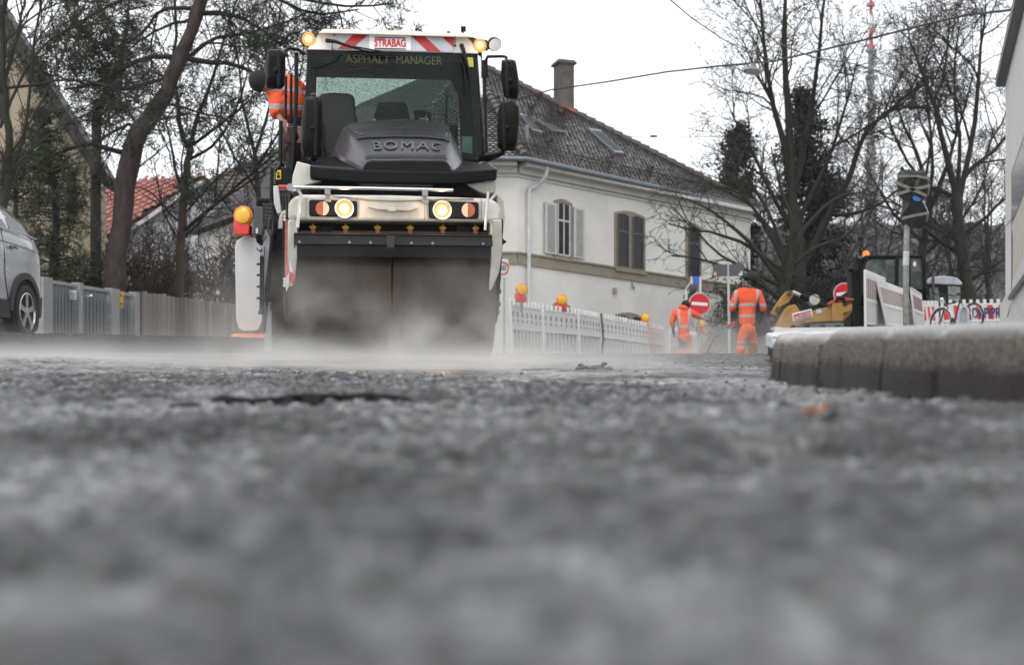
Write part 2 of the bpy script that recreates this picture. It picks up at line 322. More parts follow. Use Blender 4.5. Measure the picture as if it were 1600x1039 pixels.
while y < 30:
    L = (.31 if y < 4 else .22 if y < 6 else .5 if y < 9 else 1.)*rng.uniform(.9, 1.1); y1 = y+L-.026
    jx, jz = rng.uniform(-.012, .012), rng.uniform(-.005, .005); ns = 12
    prof = [(-.004, -.16), (-.002, -.03), (.002, 0), (.003, .02), (.004, .04), (.006, .06), (.008, .08), (.010, .096), (.014, .112), (.022, .126), (.034, .136), (.05, .142), (.08, .144), (.125, .145)]
    o = len(kv)
    for i in range(ns+1):
        yy = y+(y1-y)*i/ns; ed = .009*(abs(i-ns/2)/(ns/2))**8; x0 = kerb_x(yy)+jx
        for (a, h) in prof:
            dx = kerb_x(yy+.1)-kerb_x(yy); k = 1/math.hypot(1, dx/.1)
            nn = .007*(float(fbm(np.array([yy*16]), np.array([h*16+3.]), 4, 8)[0])-.45)
            base = gz(yy)+(pave_z(x0, yy)-.142-gz(yy) if h > .02 else 0)
            kv.append((x0+a+ed+nn, yy, base+h+jz-ed*(h > .12))); tar.append(max(0, min(1, 1-h/.12))); pale_top.append(max(0, min(1, (h-.122)/.010)))
    m = len(prof)
    for i in range(ns):
        for k in range(m-1): kf.append((o+i*m+k, o+(i+1)*m+k, o+(i+1)*m+k+1, o+i*m+k+1))
    kf.append(tuple(o+k for k in range(m))); kf.append(tuple(o+ns*m+k for k in range(m-1, -1, -1)))
    y = y1+.026
me = bpy.data.meshes.new('kerb_right'); me.from_pydata(kv, [], kf); me.materials.append(km)
for nm, dat in (('tar', tar), ('pale_top', pale_top)):
    a = me.attributes.new(nm, 'FLOAT', 'POINT'); a.data.foreach_set('value', dat)
me.polygons.foreach_set('use_smooth', [True]*len(me.polygons)); me.set_sharp_from_angle(angle=R(40))
o = bpy.data.objects.new('kerb_right', me); C.objects.link(o); tag(o, kind='structure')
# dark bed under the joints
mb = MB(); pts = [(kerb_x(yy)+.06, yy) for yy in np.linspace(-2, 29, 80)]
for (xa, ya), (xb, yb) in zip(pts[:-1], pts[1:]): mb.prism([(xa, ya, gz(ya)-.1), (xb, yb, gz(yb)-.1), (xb, yb, pave_z(xb, yb)-.02), (xa, ya, pave_z(xa, ya)-.02)], (.2, 0, 0))
tag(mb.build('kerb_bed', M('kerb_bed', (.02,.02,.02), .8)), kind='structure')
# a granite slab edging the pavement behind the corner, frosted on top
mb = MB(); 
for (xa, xb) in ((1206, 1262), (1264, 1342)):
    mb.prism([P(xa, 546, 7.2), P(xb, 546, 7.2), P(xb, 521.5-(xb-1206)*.012, 7.2), P(xa+4, 523, 7.2), P(xa, 526, 7.2)], (.12, .9, .115))
tag(mb.build('kerb_slab', ground_mat('slab_speckled', (.16,.16,.16), (.75,.75,.75), .7, .5, 60, 90, .5), bev=.006), kind='structure')

# ---- left: torn asphalt edge, then a low pavement where the car and the fences stand
sm = ground_mat('pavement_left_asphalt', (.05,.05,.05), (.11,.11,.11), .8, .6, 5)
def ledge(px): return 519+(527-519)*px/370
def leftpy(px, yy, d): return ledge(px)+1+8*float(smooth01(yy, d, d+2.5))
ev = [(-260+i*(414+260)/64, 0) for i in range(65)]; ev = [(px, 12.4+(px/370)*2.9 if px > 0 else 12.4+px*.004) for px, _ in ev]
rng = random.Random(2); nC = 34; N = 65
Xe = np.zeros((N+1, nC+6)); Ye = Xe.copy(); Ze = Xe.copy()
for i, (px, d) in enumerate(ev):
    top = P(px, ledge(px), d); base = float(road_z(np.array([top.x]), np.array([d]))[0])-.05
    for k in range(6):
        t_ = k/5; jx = .03*(float(fbm(np.array([px*.13]), np.array([t_*5.]), 3, 77)[0])-.45)
        Xe[i, k] = top.x; Ye[i, k] = d-.03*(1-t_)+jx; Ze[i, k] = base+(top.z-base)*t_+(.012*(rng.random()-.5) if k == 5 else 0)
    for k in range(nC):
        u_ = ((k+1)/nC)**1.7; yy = d+u_*(50-d)
        Xe[i, 6+k] = top.x-.35*(min(yy, 20)-d)-.12*max(yy-20, 0); Ye[i, 6+k] = yy; Ze[i, 6+k] = CZ+(YH-leftpy(px, yy, d))/F*yy
Xe[N] = Xe[N-1]+.02; Ye[N] = Ye[N-1]; Ze[N] = road_z(Xe[N], Ye[N])-.05
tag(grid_mesh('pavement_left', Xe, Ye, Ze, ground_mat('rough_asphalt_edge', (.012,.012,.012), (.06,.058,.055), .85, .65, 30, 60, 1., .15)), kind='structure')
def gl(px, d): return P(px, ledge(px)+9, d)             # a point on the left pavement

# ---- distant wooded hill on the right
xs = np.linspace(-260, 420, 340); yy = np.linspace(190, 700, 170)
X, Y = np.meshgrid(xs, yy); Z = 9+(6+70*smooth01(X, -60, 80))*smooth01(Y, 150, 480)+6*(fbm(X*.02, Y*.02, 3, 2)-.5)+9.*(fbm(X*.12, Y*.12, 3, 6)-.5)*smooth01(Y,190,300)
hm = M('wooded_hill', (.045,.043,.042), .95, var=.5, sc=.35, det=12, bump=0)
tag(grid_mesh('hill', X, Y, Z, hm), kind='structure')
# ================================================================ the road roller
white = M('paint_offwhite', (.56,.53,.47), .42, var=.22, sc=4, bump=.15, bs=30, coat=.15)
gwhite = M('paint_bright_white', (.58,.58,.57), .35, var=.06, sc=5, coat=.2)
blk = M('black_plastic', (.007,.007,.008), .5, spec=.12, var=.3, sc=9, bump=.2, bs=220)
blk2 = M('black_paint', (.006,.006,.007), .35, spec=.2, var=.3, sc=9)
hoodm = M('charcoal_hood', (.036,.039,.047), .24, var=.2, sc=7, bump=.1, bs=260, coat=.1)
dk = M('dark_iron', (.045,.042,.04), .5, metal=.3, var=.4, sc=12, bump=.4, bs=60)
gry = M('grey_steel', (.30,.31,.32), .4, metal=.6, var=.2, sc=12)
sil = M('bare_steel', (.65,.66,.68), .28, metal=.9, var=.12, sc=14)
redp = M('red_paint', (.55,.03,.03), .45, var=.15); yel = M('yellow_paint', (.80,.55,.02), .45, var=.12)
pink = M('nozzle_body', (.55,.16,.12), .5); brown = M('brown_hose', (.16,.09,.05), .5)
amber = M('amber_lens', (.42,.07,.01), .2, var=.1, coat=.5)
lens = M('lens_clear', (.9,.9,.88), .12, var=.02, coat=.8)
lampon = M('lamp_lit', (.05,.05,.04), .5, emit=(1,.78,.38), es=1.35); lamprim = M('lamp_reflector_lit', (.05,.04,.02), .5, emit=(1,.45,.10), es=.8)
lampw = M('lamp_half_lit', (.2,.18,.15), .3, emit=(1,.70,.40), es=.55)
cabg = glass('cab_glass', (.78,.81,.79), .0, .012, 60)
cabr = glass('cab_rear_glass', (.64,.72,.68), .02, .6, 75)
ya, sp, rl = R(5.5), math.atan(.108), R(.9)
O = P(612, 556, 14.6); O.z = float(road_z(np.array([O.x]), np.array([O.y]))[0])-.004
t = T('road_roller', 'large white and black tandem road roller with lit lamps steaming on the fresh asphalt', 'road roller', O, ya, sp, rl)
L = t.L; pp = t.pp; part = t.part; tb = t.tb
# drums: smooth wet steel with a seam in the middle
dm = bpy.data.materials.new('drum_steel'); dm.use_nodes = True; n, l, b = nodes(dm)
tc = n.new('ShaderNodeTexCoord'); mp = n.new('ShaderNodeMapping'); mp.inputs['Scale'].default_value = (3.5, 1.2, 1.2); l.new(tc.outputs['Object'], mp.inputs[0])
nz = n.new('ShaderNodeTexNoise'); nz.inputs['Scale'].default_value = 2.2; nz.inputs['Detail'].default_value = 8; l.new(mp.outputs[0], nz.inputs['Vector'])
cr = n.new('ShaderNodeValToRGB'); e = cr.color_ramp.elements; e[0].color = (.010,.006,.003,1); e[1].color = (.052,.030,.017,1); e[0].position = .3; e[1].position = .75
l.new(nz.outputs['Fac'], cr.inputs[0]); l.new(cr.outputs[0], b.inputs['Base Color']); b.inputs['Specular IOR Level'].default_value = .3
mr = n.new('ShaderNodeMapRange'); mr.inputs['To Min'].default_value = .28; mr.inputs['To Max'].default_value = .55; l.new(nz.outputs['Fac'], mr.inputs['Value']); l.new(mr.outputs[0], b.inputs['Roughness'])
xl, xr = L(452, 470, -.4).x, L(773, 470, -.4).x; xm = (xl+xr)/2-.01; RD = .61
def drum(y0, x0, x1, xmid):
    mb = MB()
    for a, b_ in ((x0, xmid-.0015), (xmid+.0015, x1)):
        w = b_-a
        mb.lathe([(0, .02), (0, .40), (.02, .43), (.0, .45), (0, RD-.012), (.008, RD), (w-.008, RD), (w, RD-.012), (w, .45), (w-.02, .43), (w, .40), (w, .02)], (a, y0, RD), (1,0,0), 96)
    d = part('drum', mb, dm, smooth=30)
    for xx, dd, xs_ in ((x1+.04, 1, x1-.002), (x0-.04, -1, x0+.002)):
        hb = MB().lathe([(0, .30), (.05, .30), (.06, .26), (.06, .02)], (xs_, y0, RD), (dd,0,0), 32)
        for k in range(10): a = k*math.pi/5; hb.tube([(xx, y0+.2*math.cos(a), RD+.2*math.sin(a)), (xx+dd*.035, y0+.2*math.cos(a), RD+.2*math.sin(a))], .022, 6)
        part('hub', hb, dk, d)
drum(0, xl, xr, xm)
dx = L(424, 450, 3.0).x-xl
drum(3.4, xl+dx-.05, xr+dx, xm+dx)
# front frame: crossbeam and two arms to the drum hubs
mb = pp([(450,330),(451,318),(457,309),(470,304),(612,305),(762,310),(776,315),(783,326),(784,345),(766,347),(612,346),(450,344)], -.74, .55)
fr = part('front_frame', mb, white, bev=.03, seg=3)
def arm_(px_pts, x0):
    a1 = MB().prism(px_pts, (0,.5,0)); a_ = part('drum_arm', a1, white, bev=.015); part('hub_arm', MB().prism([(x0, -.55, 1.25), (x0, -.50, .9), (x0, -.25, .5), (x0, -.1, .42), (x0, .15, .42), (x0, .35, .62), (x0, .3, 1.3)], (.05, 0, 0)), blk2, a_, bev=.01)
arm_([L(450,343,-.74), L(464,343,-.74), L(464,400,-.70), L(461,440,-.62), L(453,440,-.62), L(449,400,-.70)], xl-.055)
arm_([L(766,343,-.74), L(784,343,-.74), L(785,395,-.70), L(780,425,-.66), L(765,462,-.6), L(763,455,-.6), L(768,410,-.7)], xr+.005)
# scalloped recess with handle ledge, panel lines
mb = MB(); mb.prism([L(574,323,-.79), L(654,325,-.79), L(640,330,-.79), L(590,328,-.79)], (0,.06,0)); mb.prism([L(606,325,-.80), L(619,325.4,-.80), L(619,331,-.80), L(606,330.6,-.80)], (0,.03,0))
part('handle_ledge', mb, white, fr, bev=.006)
mb = tb([(520,307,-.745),(545,309,-.745),(575,313,-.745),(612,314.5,-.745),(650,314,-.745),(690,311.5,-.745),(740,311,-.745)], .006)
for x in (478, 557, 664, 752): tb([(x,308,-.742),(x,345,-.742)], .0025, mb, 5)
part('panel_seam', mb, M('seam', (.22,.2,.17), .6), fr)
# headlamp housings
for s_, (x0, x1) in ((0, (483, 558)), (1, (670, 748))):
    hb = pp([(x0,314+s_*2),(x0+3,312+s_*2),(x1-3,314+s_*2),(x1,316+s_*2),(x1,336+s_*3),(x1-3,339+s_*3),(x0+3,338+s_*3),(x0,336+s_*3)], -.765, .05)
    h = part('headlight', hb, blk2, bev=.008)
    cx = 538 if not s_ else 691; cy = 326 if not s_ else 328.5
    c = L(cx, cy, -.77); part('lamp', MB().lathe([(-.010, .001), (-.008, .044), (-.004, .046)], c, (0,1,0), 24), lampon, h); part('reflector', MB().lathe([(.0, .001), (.0, .07), (.02, .075)], c, (0,1,0), 24), lamprim, h)
    part('bezel', MB().tube([c+Vector((.08*math.cos(a), .0, .08*math.sin(a))) for a in np.linspace(0, 2*math.pi, 25)[:-1]], .008, 6, closed=True), sil, h)
    cx = 504.5 if not s_ else 731; c = L(cx, cy, -.77); sg = -1 if not s_ else 1
    w = MB().prism([c+Vector((-sg*.055*math.sin(a), 0, .062*math.cos(a))) for a in np.linspace(0, math.pi, 13)], (0,.02,0)); part('side_lamp', w, lampw, h)
    w = MB().prism([c+Vector((sg*.062*math.sin(a)+sg*.003, 0, .062*math.cos(a))) for a in np.linspace(0, math.pi, 13)], (0,.02,0)); part('indicator', w, amber, h)
# spray bar in the dark slot above the scraper
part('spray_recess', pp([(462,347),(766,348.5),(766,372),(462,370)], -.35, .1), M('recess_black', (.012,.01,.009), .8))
sb = part('spray_bar', tb([(462,362.5,-.5),(766,364.5,-.5)], .012), brown)
for x in (489, 540, 590, 641, 692, 743):
    y = 357.5+(x-489)*.006; nb = tb([(x,y-1,-.53),(x,y+6.5,-.53)], [.020,.026]); part('nozzle', nb, pink, sb)
    nb = MB(); c = L(x, y-2.5, -.53); nb.obox(c, (.062, .02, .016)); nb.tube([c, c+Vector((0,0,.03))], [.018,.006], 8); nb.obox(c+Vector((0,0,-.014)), (.034,.03,.014)); part('wing_nut', nb, yel, sb)
for x in (507, 724):
    mb = MB(); c = L(x, 357, -.46); mb.tube([c+Vector((-.06,0,0)), c+Vector((.06,0,0))], .055, 14)
    for k in range(5): mb.tube([c+Vector((-.07+k*.03,-.04,-.05)), c+Vector((-.05+k*.03,-.07,.0)), c+Vector((-.06+k*.035,-.03,.05))], .008, 6)
    part('pump', mb, dk)
scm = M('scraper_steel', (.018,.017,.016), .45, metal=.3, var=.25, sc=8, bump=.2)
mb = pp([(459,366),(769,369.5),(770,385),(459,382)], -.74, .35); mb.prism([L(459,383,-.70), L(769,386,-.70), L(769,404,-.66), L(459,400,-.66)], (0,.04,0)); mb.prism([L(459,363.5,-.76), L(769,367,-.76), L(769,370,-.76), L(459,366.5,-.76)], (0,.38,0))
sc_ = part('scraper', mb, scm, bev=.006)
mb = MB()
for x in (468, 546, 579, 643, 676, 755): c = L(x, 378+(x-468)*.011, -.745); mb.tube([c, c+Vector((0,-.012,0))], .012, 6)
part('bolt', mb, gry, sc_)
mb = pp([(604,368.5),(617,368.7),(617,390),(604,389.5)], -.78, .04); mb.obox(L(610.5,383,-.80), (.06,.03,.05)); part('scraper_bracket', mb, dk, sc_, bev=.004)
# silver measuring rod with clamps
rd = part('rod', tb([(437,292.5,-.85),(571,294.5,-.85),(708,297.5,-.85)], .014, n=12), sil)
part('rod_tip', tb([(435,292.3,-.85),(451,292.8,-.85)], .019, n=12), redp, rd)
part('rod_clamp', MB().lathe([(0,.02),(0,.032),(.03,.032),(.03,.02)], L(453,292.8,-.87), (0,1,0), 12), gry, rd)
for x in (512, 664): mb = MB(); mb.obox(L(x, 299+(x>600)*2, -.80), (.05,.12,.07)); mb.obox(L(x, 313+(x>600)*2, -.755), (.06,.03,.035)); part('rod_clamp', mb, gry, rd, bev=.004)
part('guide_rod', tb([(464,294,-.82),(470,304,-.82),(468,318,-.82),(465,356,-.84)], .015), gwhite)
part('guide_rod', tb([(763,300,-.82),(762,312,-.82),(758,360,-.84)], .013), gwhite)
# white body shoulders beside the hood
mb = pp([(464,252),(486,258),(486,281),(503,283),(478,290),(462,300),(455,300),(457,276)], .0, .8); part('body_side', mb, white, bev=.012)
mb = pp([(729,288),(776,281),(774,302),(760,304),(748,300)], .0, .8); mb.prism([L(776,303,.2), L(787,312,.2), L(789,340,.2), L(786,370,.2), L(776,345,.2)], (0,.5,0)); part('body_side', mb, white, bev=.015)
part('body_core', pp([(503,282),(730,286),(740,306),(495,303)], .05, 3.2), blk)
part('lower_valance', pp([(560,287),(612,285.5),(680,287),(668,297),(572,295)], -.05, .06), M('valance_dusty', (.10,.08,.065), .6))
# rear frame behind the front drum
mb = MB(); mb.box(xl+dx-.05, xr+.1, 1.2, 4.2, 1.1, 1.55); mb.box(xl+.2, xr-.2, .7, 1.6, .5, 1.3); part('rear_frame', mb, blk, bev=.03)
# black tray carrying the hood
mb = MB(); 
tp = [(484,260,-.1),(566,266,-.25),(708,269,-.25),(777,265,-.1),(757,254,.8),(712,250,.9),(524,244,.9),(503,248,.8)]
bt = [(484,279,-.1),(560,286,-.25),(712,288,-.25),(776,282,-.1),(757,276,.8),(712,270,.9),(524,264,.9),(503,266,.8)]
A = [L(*p) for p in tp]; B = [L(*p) for p in bt]; mb.loft([B, A]); tray = part('tray', mb, blk, bev=.018, seg=3)
mb = tb([(757,254,.8),(750,255,.7),(735,269,-.05),(776,266,-.08),(757,254,.78)], .012); tb([(503,249,.8),(490,256,.2),(486,260,-.08),(555,266,-.2)], .010, mb); part('tray_rim', mb, hoodm, tray)
# hood: lofted shell
def arch(pts): return [L(*p) for p in pts]
rA = arch([(563,266,-.22),(575,251,-.16),(600,250.2,-.17),(636,249.6,-.18),(672,250.3,-.17),(697,251.6,-.16),(710,269,-.22)])
rA2 = arch([(556,262,-.05),(572,248,0),(600,246.5,0),(637,246,0),(674,247,0),(700,249,0),(716,267,-.05)])
rB = arch([(531,252,.4),(556,222,.45),(596,217.5,.45),(636,217,.45),(678,219,.45),(704,226,.45),(724,258,.4)])
rC = arch([(518,244,.95),(536,200,.95),(575,191.5,.95),(625,188.5,.95),(676,191,.95),(704,203,.95),(724,250,.95)])
rD = arch([(518,248,1.2),(540,203,1.15),(577,195,1.15),(625,192,1.15),(674,195,1.15),(700,207,1.15),(724,252,1.2)])
def dens(r, k=4):
    out = []; n_ = len(r)
    for i in range(n_-1):
        p0, p1, p2, p3 = r[max(i-1,0)], r[i], r[i+1], r[min(i+2,n_-1)]
        for j in range(k):
            u = j/k
            if i in (0, n_-2): q = p1.lerp(p2, u)
            else: q = .5*((2*p1)+(-p0+p2)*u+(2*p0-5*p1+4*p2-p3)*u*u+(-p0+3*p1-3*p2+p3)*u**3)
            out.append(q)
    return out+[r[-1]]
RR = [dens(x) for x in (rA, rA2, rB, rC, rD)]
rings = []
for i in range(len(RR)-1):
    for j in range(4):
        u = j/4; p0, p1, p2, p3 = RR[max(i-1,0)], RR[i], RR[i+1], RR[min(i+2,len(RR)-1)]
        rings.append([a.lerp(b_, u) for a, b_ in zip(p1, p2)])
rings.append(RR[-1]); mb = MB().loft(rings, close=False, caps=False)
hood = part('hood', mb, hoodm, smooth=28, fix=False); md_ = hood.modifiers.new('thick', 'SOLIDIFY'); md_.thickness = .02; md_.offset = -1
part('hood_front', MB().prism([L(560,266,-.20), L(575,252.5,-.18), L(636,251,-.19), L(697,253,-.18), L(712,269,-.20), L(714,287,-.22), L(558,284,-.22)], (0,.25,0)), blk, hood, bev=.01)
# grille louvres over a dark inset
def surf(u, v):      # u 0..1 across the flat top, v 0..1 from front to back of the grille
    a, b_ = RR[2], RR[3]; m = len(a)-1; x = (4+u*(m-8)); i = int(min(m-1, x)); f = x-i
    return (a[i].lerp(a[i+1], f)).lerp(b_[i].lerp(b_[i+1], f), v)
mb = MB(); g = []
N = 30
for j in range(9):
    g.append([surf(.03+.94*i/N, .06+.86*j/8)+Vector((0,-.003,.006)) for i in range(N+1)])
mb.loft(g, close=False, caps=False); gr_ = part('grille', mb, M('grille_black', (.008,.008,.009), .5), hood, fix=False)
mb = MB()
for i in range(58):
    u = .05+.9*i/57
    if abs(u-.5) < .012: continue
    for v0, v1 in ((.07, .44), (.49, .9)): mb.tube([surf(u, v0)+Vector((0,-.005,.012)), surf(u, (v0+v1)/2)+Vector((0,-.005,.013)), surf(u, v1)+Vector((0,-.005,.012))], .0045, 4)
part('louvres', mb, M('louvre', (.05,.055,.062), .35, metal=.2), gr_)
mb = MB()
for v in (.05, .465, .92): mb.tube([surf(.03+.94*i/20, v)+Vector((0,-.006,.012)) for i in range(21)], .009, 5)
for u in (.03, .5, .97): mb.tube([surf(u, .05+.87*i/6)+Vector((0,-.006,.012)) for i in range(7)], .010, 5)
part('grille_frame', mb, hoodm, gr_)
mb = MB()
for u, v in ((.06,.35),(.08,.2),(.94,.35),(.92,.2),(.3,.96),(.7,.96)): c = surf(u, v)+Vector((0,-.01,.015)); mb.tube([c, c+Vector((0,-.006,.012))], .012, 8)
part('screw', mb, gry, gr_)
# raised letters across the hood
c0 = L(585, 229, .27); c1 = L(681, 233.5, .27); cc = (L(633, 229.5, .27)+Vector((0,-.012,.012)))
upv = (RR[2][12]-RR[1][12]).normalized(); lm = M('letter_chrome', (.18,.19,.205), .25, metal=.8)
vs, fs = text_mesh('BOMAG', .30, .006, .0, 1.12); xs = [v.x for v in vs]; hgt = max(v.y for v in vs)-min(v.y for v in vs)
W_ = (c1-c0).length; k = W_/(max(xs)-min(xs)); mb = MB(); vv = []
for v in vs:
    tx = v.x/(max(xs)-min(xs)); row = RR[1]; 
    sx = 12+tx*11.2; i = int(sx); f = sx-i; lo = RR[1][i].lerp(RR[1][min(i+1,24)], f); hi = RR[2][i].lerp(RR[2][min(i+1,24)], f)
    w_ = .56+v.y/hgt*.42; nrm = Vector((0,-.6,.8)); vv.append(lo.lerp(hi, w_)+nrm*(v.z+.010))
mb.add(vv, fs); part('lettering', mb, lm, hood, smooth=20)

# ---- cab
Y0 = 1.45; Y1 = 2.95                                          # windscreen plane, rear wall plane
cab = part('cab_floor', pp([(470,255),(758,262),(758,300),(470,296)], Y0, Y1-Y0), blk)
def bar(a, b_, y, w=.04, dy=.06): pass
mb = MB()
mb.prism([L(481,78,Y0), L(488,78,Y0), L(480,255,Y0), L(470,255,Y0)], (0,.08,0))            # left post
mb.prism([L(735,84,Y0), L(744,84,Y0), L(757,250,Y0), L(744,250,Y0)], (0,.10,0))            # right post
mb.prism([L(745,84,Y1), L(752,84,Y1), L(757,256,Y1), L(744,256,Y1)], (0,-.1,0)); mb.prism([L(480,80,Y1), L(496,80,Y1), L(492,256,Y1), L(476,256,Y1)], (0,-.1,0))
mb.prism([L(481,77,Y0), L(744,84,Y0), L(744,101,Y0), L(481,96,Y0)], (0,.05,0))            # black band behind the top of the glass
mb.prism([L(484,88,Y1), L(750,94,Y1), L(750,108,Y1), L(484,102,Y1)], (0,-.05,0))
mb.prism([L(700,90,Y1-.1), L(750,92,Y1-.1), L(750,260,Y1-.1), L(722,260,Y1-.1), L(716,150,Y1-.1), L(694,104,Y1-.1)], (0,.05,0))
mb.prism([L(484,190,Y1-.1), L(716,196,Y1-.1), L(716,262,Y1-.1), L(484,256,Y1-.1)], (0,.05,0))
part('cab_frame', mb, blk2, bev=.008)
part('head_liner', pp([(484,76),(746,82),(746,90),(484,84)], Y0+.05, Y1-Y0-.1), blk)
part('windscreen', pp([(482,79),(743,85),(756,250),(472,252)], Y0-.012, .008), cabg)
part('side_window', MB().prism([L(745,86,Y0+.02), L(757,250,Y0+.02), L(757,256,Y1-.1), L(751,90,Y1-.1)], (.008,0,0)), glass('side_glass', (.45,.6,.55), .05, .25, 30))
part('rear_window', pp([(496,104),(697,108),(716,150),(716,196),(494,190)], Y1, .008), cabr)
part('pillar_gauge', pp([(697,150),(699,150),(699,214),(697,214)], Y1-.3, .02), blk)
mb = MB()          # wire mesh guard lower right
for i in range(12): mb.tube([L(664+i*5,165+max(0,(i*5-36))*.8,Y1-.14), L(664+i*5,212,Y1-.14)], .003, 4)
for j in range(6): mb.tube([L(662,172+j*7,Y1-.14), L(700 if j < 2 else 716,173+j*7,Y1-.14)], .003, 4)
part('mesh_guard', mb, dk)
# roof and header
hd = part('header', MB().loft([[L(480,78,Y0-.04), L(748,84.5,Y0-.04), L(738,57,Y0+.02), L(498,50,Y0+.02)], [L(480,78,Y0+.1), L(748,84.5,Y0+.1), L(738,57,Y0+.1), L(498,50,Y0+.1)]]), gwhite, bev=.01)
part('roof', MB().loft([[L(497,52,Y0-.08), L(742,59,Y0-.08), L(727,53,Y0-.05), L(620,48,Y0-.05), L(507,45.5,Y0-.05)], [L(490,64,Y1), L(748,70,Y1), L(732,64,Y1-.05), L(620,60,Y1-.05), L(500,57,Y1-.05)]]), M('roof_cream', (.66,.62,.55), .4, var=.08), bev=.015)
hp = lambda a, b_: L(a, b_, Y0-.05+(b_-78)*-.002*.9+.0)
def face(pts, o_=0.012): return [L(a, b_, Y0-.04+(82-b_)*.0018-o_) for a, b_ in pts]
for x0, dxx in ((521, 0), (642, 0)):
    pts = [(521,54.5),(579,56),(579,78),(521,76.5)] if x0 == 521 else [(642,57.2),(709,58.5),(709,82),(642,80)]
    rp = part('warning_panel', MB().prism(face(pts), (0,.008,0)), M('reflective_grey', (.48,.49,.51), .4, var=.1), hd)
    for q in ([(552,54.8),(575,55.4),(549,77),(528,76.5)], [(521,54),(525.5,54),(521,58)]) if x0 == 521 else ([(643,57.2),(664,57.8),(689,81),(668,80.6)], [(691,58.4),(709,58.8),(709,75)]):
        part('red_stripe', MB().prism(face(q, .016), (0,.008,0)), M('stripe_red', (.42,.015,.02), .4, var=.1), rp)
sg_ = part('company_plate', MB().prism(face([(577,55),(642,56.6),(642,79.5),(577,77.5)], .02), (0,.014,0)), M('plate_white', (.8,.8,.8), .45, var=.05), hd)
mb = MB()
for ya_ in (59, 76): mb.prism(face([(585,ya_-.9),(634,ya_+.3),(634,ya_+1.7),(585,ya_+.5)], .026), (0,.006,0))
part('rule', mb, blk2, sg_)
pr = (L(634,68,Y0)-L(585,66.8,Y0)); ct = face([(609.8,68.2)], .024)[0]
part('lettering', text_into(MB(), 'STRABAG', .115, ct, pr, (0,.17,1), .003, .0035, width=pr.length), M('letter_red', (.62,.02,.02), .5), sg_)
olive = M('decal_olive', (.085,.10,.03), .6)
for w_, xa, xb, yy_ in (('ASPHALT', 540, 609, 93.5), ('MANAGER', 619, 690, 95.5)):
    pr = L(xb, yy_+1, Y0)-L(xa, yy_-.5, Y0)
    part('decal_lettering', text_into(MB(), w_, .12, L((xa+xb)/2, yy_, Y0-.022), pr, (0,0,1), .001, .0, width=pr.length), olive)
mb = pp([(729,90),(739,90.3),(740,105),(730,105)], Y0-.025, .004); part('inspection_sticker', mb, M('sticker_yellow', (.5,.5,.10), .6))
mb = pp([(722,213),(738,214),(738,240),(722,238)], Y0+.3, .01); part('paper_note', mb, M('note_green', (.35,.5,.42), .7))
# inside the cab
part('control_console', pp([(499,147),(520,144.5),(548,146),(554,152),(556,178),(562,200),(560,250),(504,250)], Y0+.35, .45), M('console', (.028,.026,.026), .5, var=.3), bev=.05)
part('display', pp([(505,156),(548,156),(552,200),(552,240),(505,240)], Y0+.33, .02), M('display_brown', (.028,.018,.014), .3))
part('seat', MB().loft([[L(594,162,Y0+.75), L(632,162,Y0+.75), L(643,192,Y0+.75), L(581,190,Y0+.75)], [L(590,160,Y0+.8), L(635,160,Y0+.8), L(648,220,Y0+.8), L(576,218,Y0+.8)], [L(594,163,Y0+1.0), L(632,163,Y0+1.0), L(645,230,Y0+1.0), L(579,230,Y0+1.0)]]), M('seat_cloth', (.035,.045,.042), .8, var=.2, bump=.3), bev=.04, seg=3)
part('seat_headrest', pp([(596,160),(630,160),(633,172),(594,172)], Y0+.72, .1), M('seat_cloth'  , (.03,.03,.03)), bev=.03)
mb = pp([(646,172),(668,173),(667,178),(665,178),(665,200),(648,200),(648,178)], Y0+.5, .12); mb.prism([L(668,175,Y0+.55), L(673,174,Y0+.55), L(673,200,Y0+.55), L(667,200,Y0+.55)], (0,.1,0)); d_ = part('radio_box', mb, blk, bev=.008)
part('box_label', pp([(655.5,184.5),(664,184.8),(664,187.2),(655.5,187)], Y0+.495, .004), yel, d_)
mb = tb([(537,110,Y0+.5),(548,106,Y0+.45),(580,104,Y0+.4),(619,103,Y0+.38)], .012); mb.prism([L(516,123,Y0+.5), L(545,111,Y0+.5), L(620,102.5,Y0+.5), L(621,114,Y0+.5), L(604,120,Y0+.5), L(585,120.5,Y0+.5), L(567,112,Y0+.5)], (0,.03,0)); part('sun_visor', mb, blk2)
part('steering_column', tb([(680,250,Y0+.3),(697,206,Y0+.5),(698,150,Y0+.5)], .012), blk)
# wipers
mb = tb([(510,64,Y0-.06),(524,65.5,Y0-.12),(552,75,Y0-.12),(570,80,Y0-.12),(596,84,Y0-.10)], [.022,.018,.012,.010,.008]); tb([(546,83,Y0-.1),(575,86,Y0-.1),(640,86.5,Y0-.1)], [.012,.014,.008], mb); tb([(552,73,Y0-.12),(590,80,Y0-.12),(612,84,Y0-.12)], .007, mb)
tb([(519,66,Y0-.1),(519,76,Y0-.12),(523,82,Y0-.12),(530,85,Y0-.12),(536,79,Y0-.12)], .006, mb); tb([(530,85,Y0-.1),(526,93,Y0-.06),(514,100,Y0-.04),(500,105,Y0-.04),(484,106,Y0-.03)], .005, mb); part('wiper', mb, blk2)
mb = tb([(721,71,Y0-.06),(725,82,Y0-.12),(730,100,Y0-.12),(737,134,Y0-.1)], [.024,.02,.012,.008]); tb([(722,95,Y0-.1),(727,112,Y0-.1),(727,150,Y0-.1)], [.01,.012,.006], mb); part('wiper', mb, blk2)
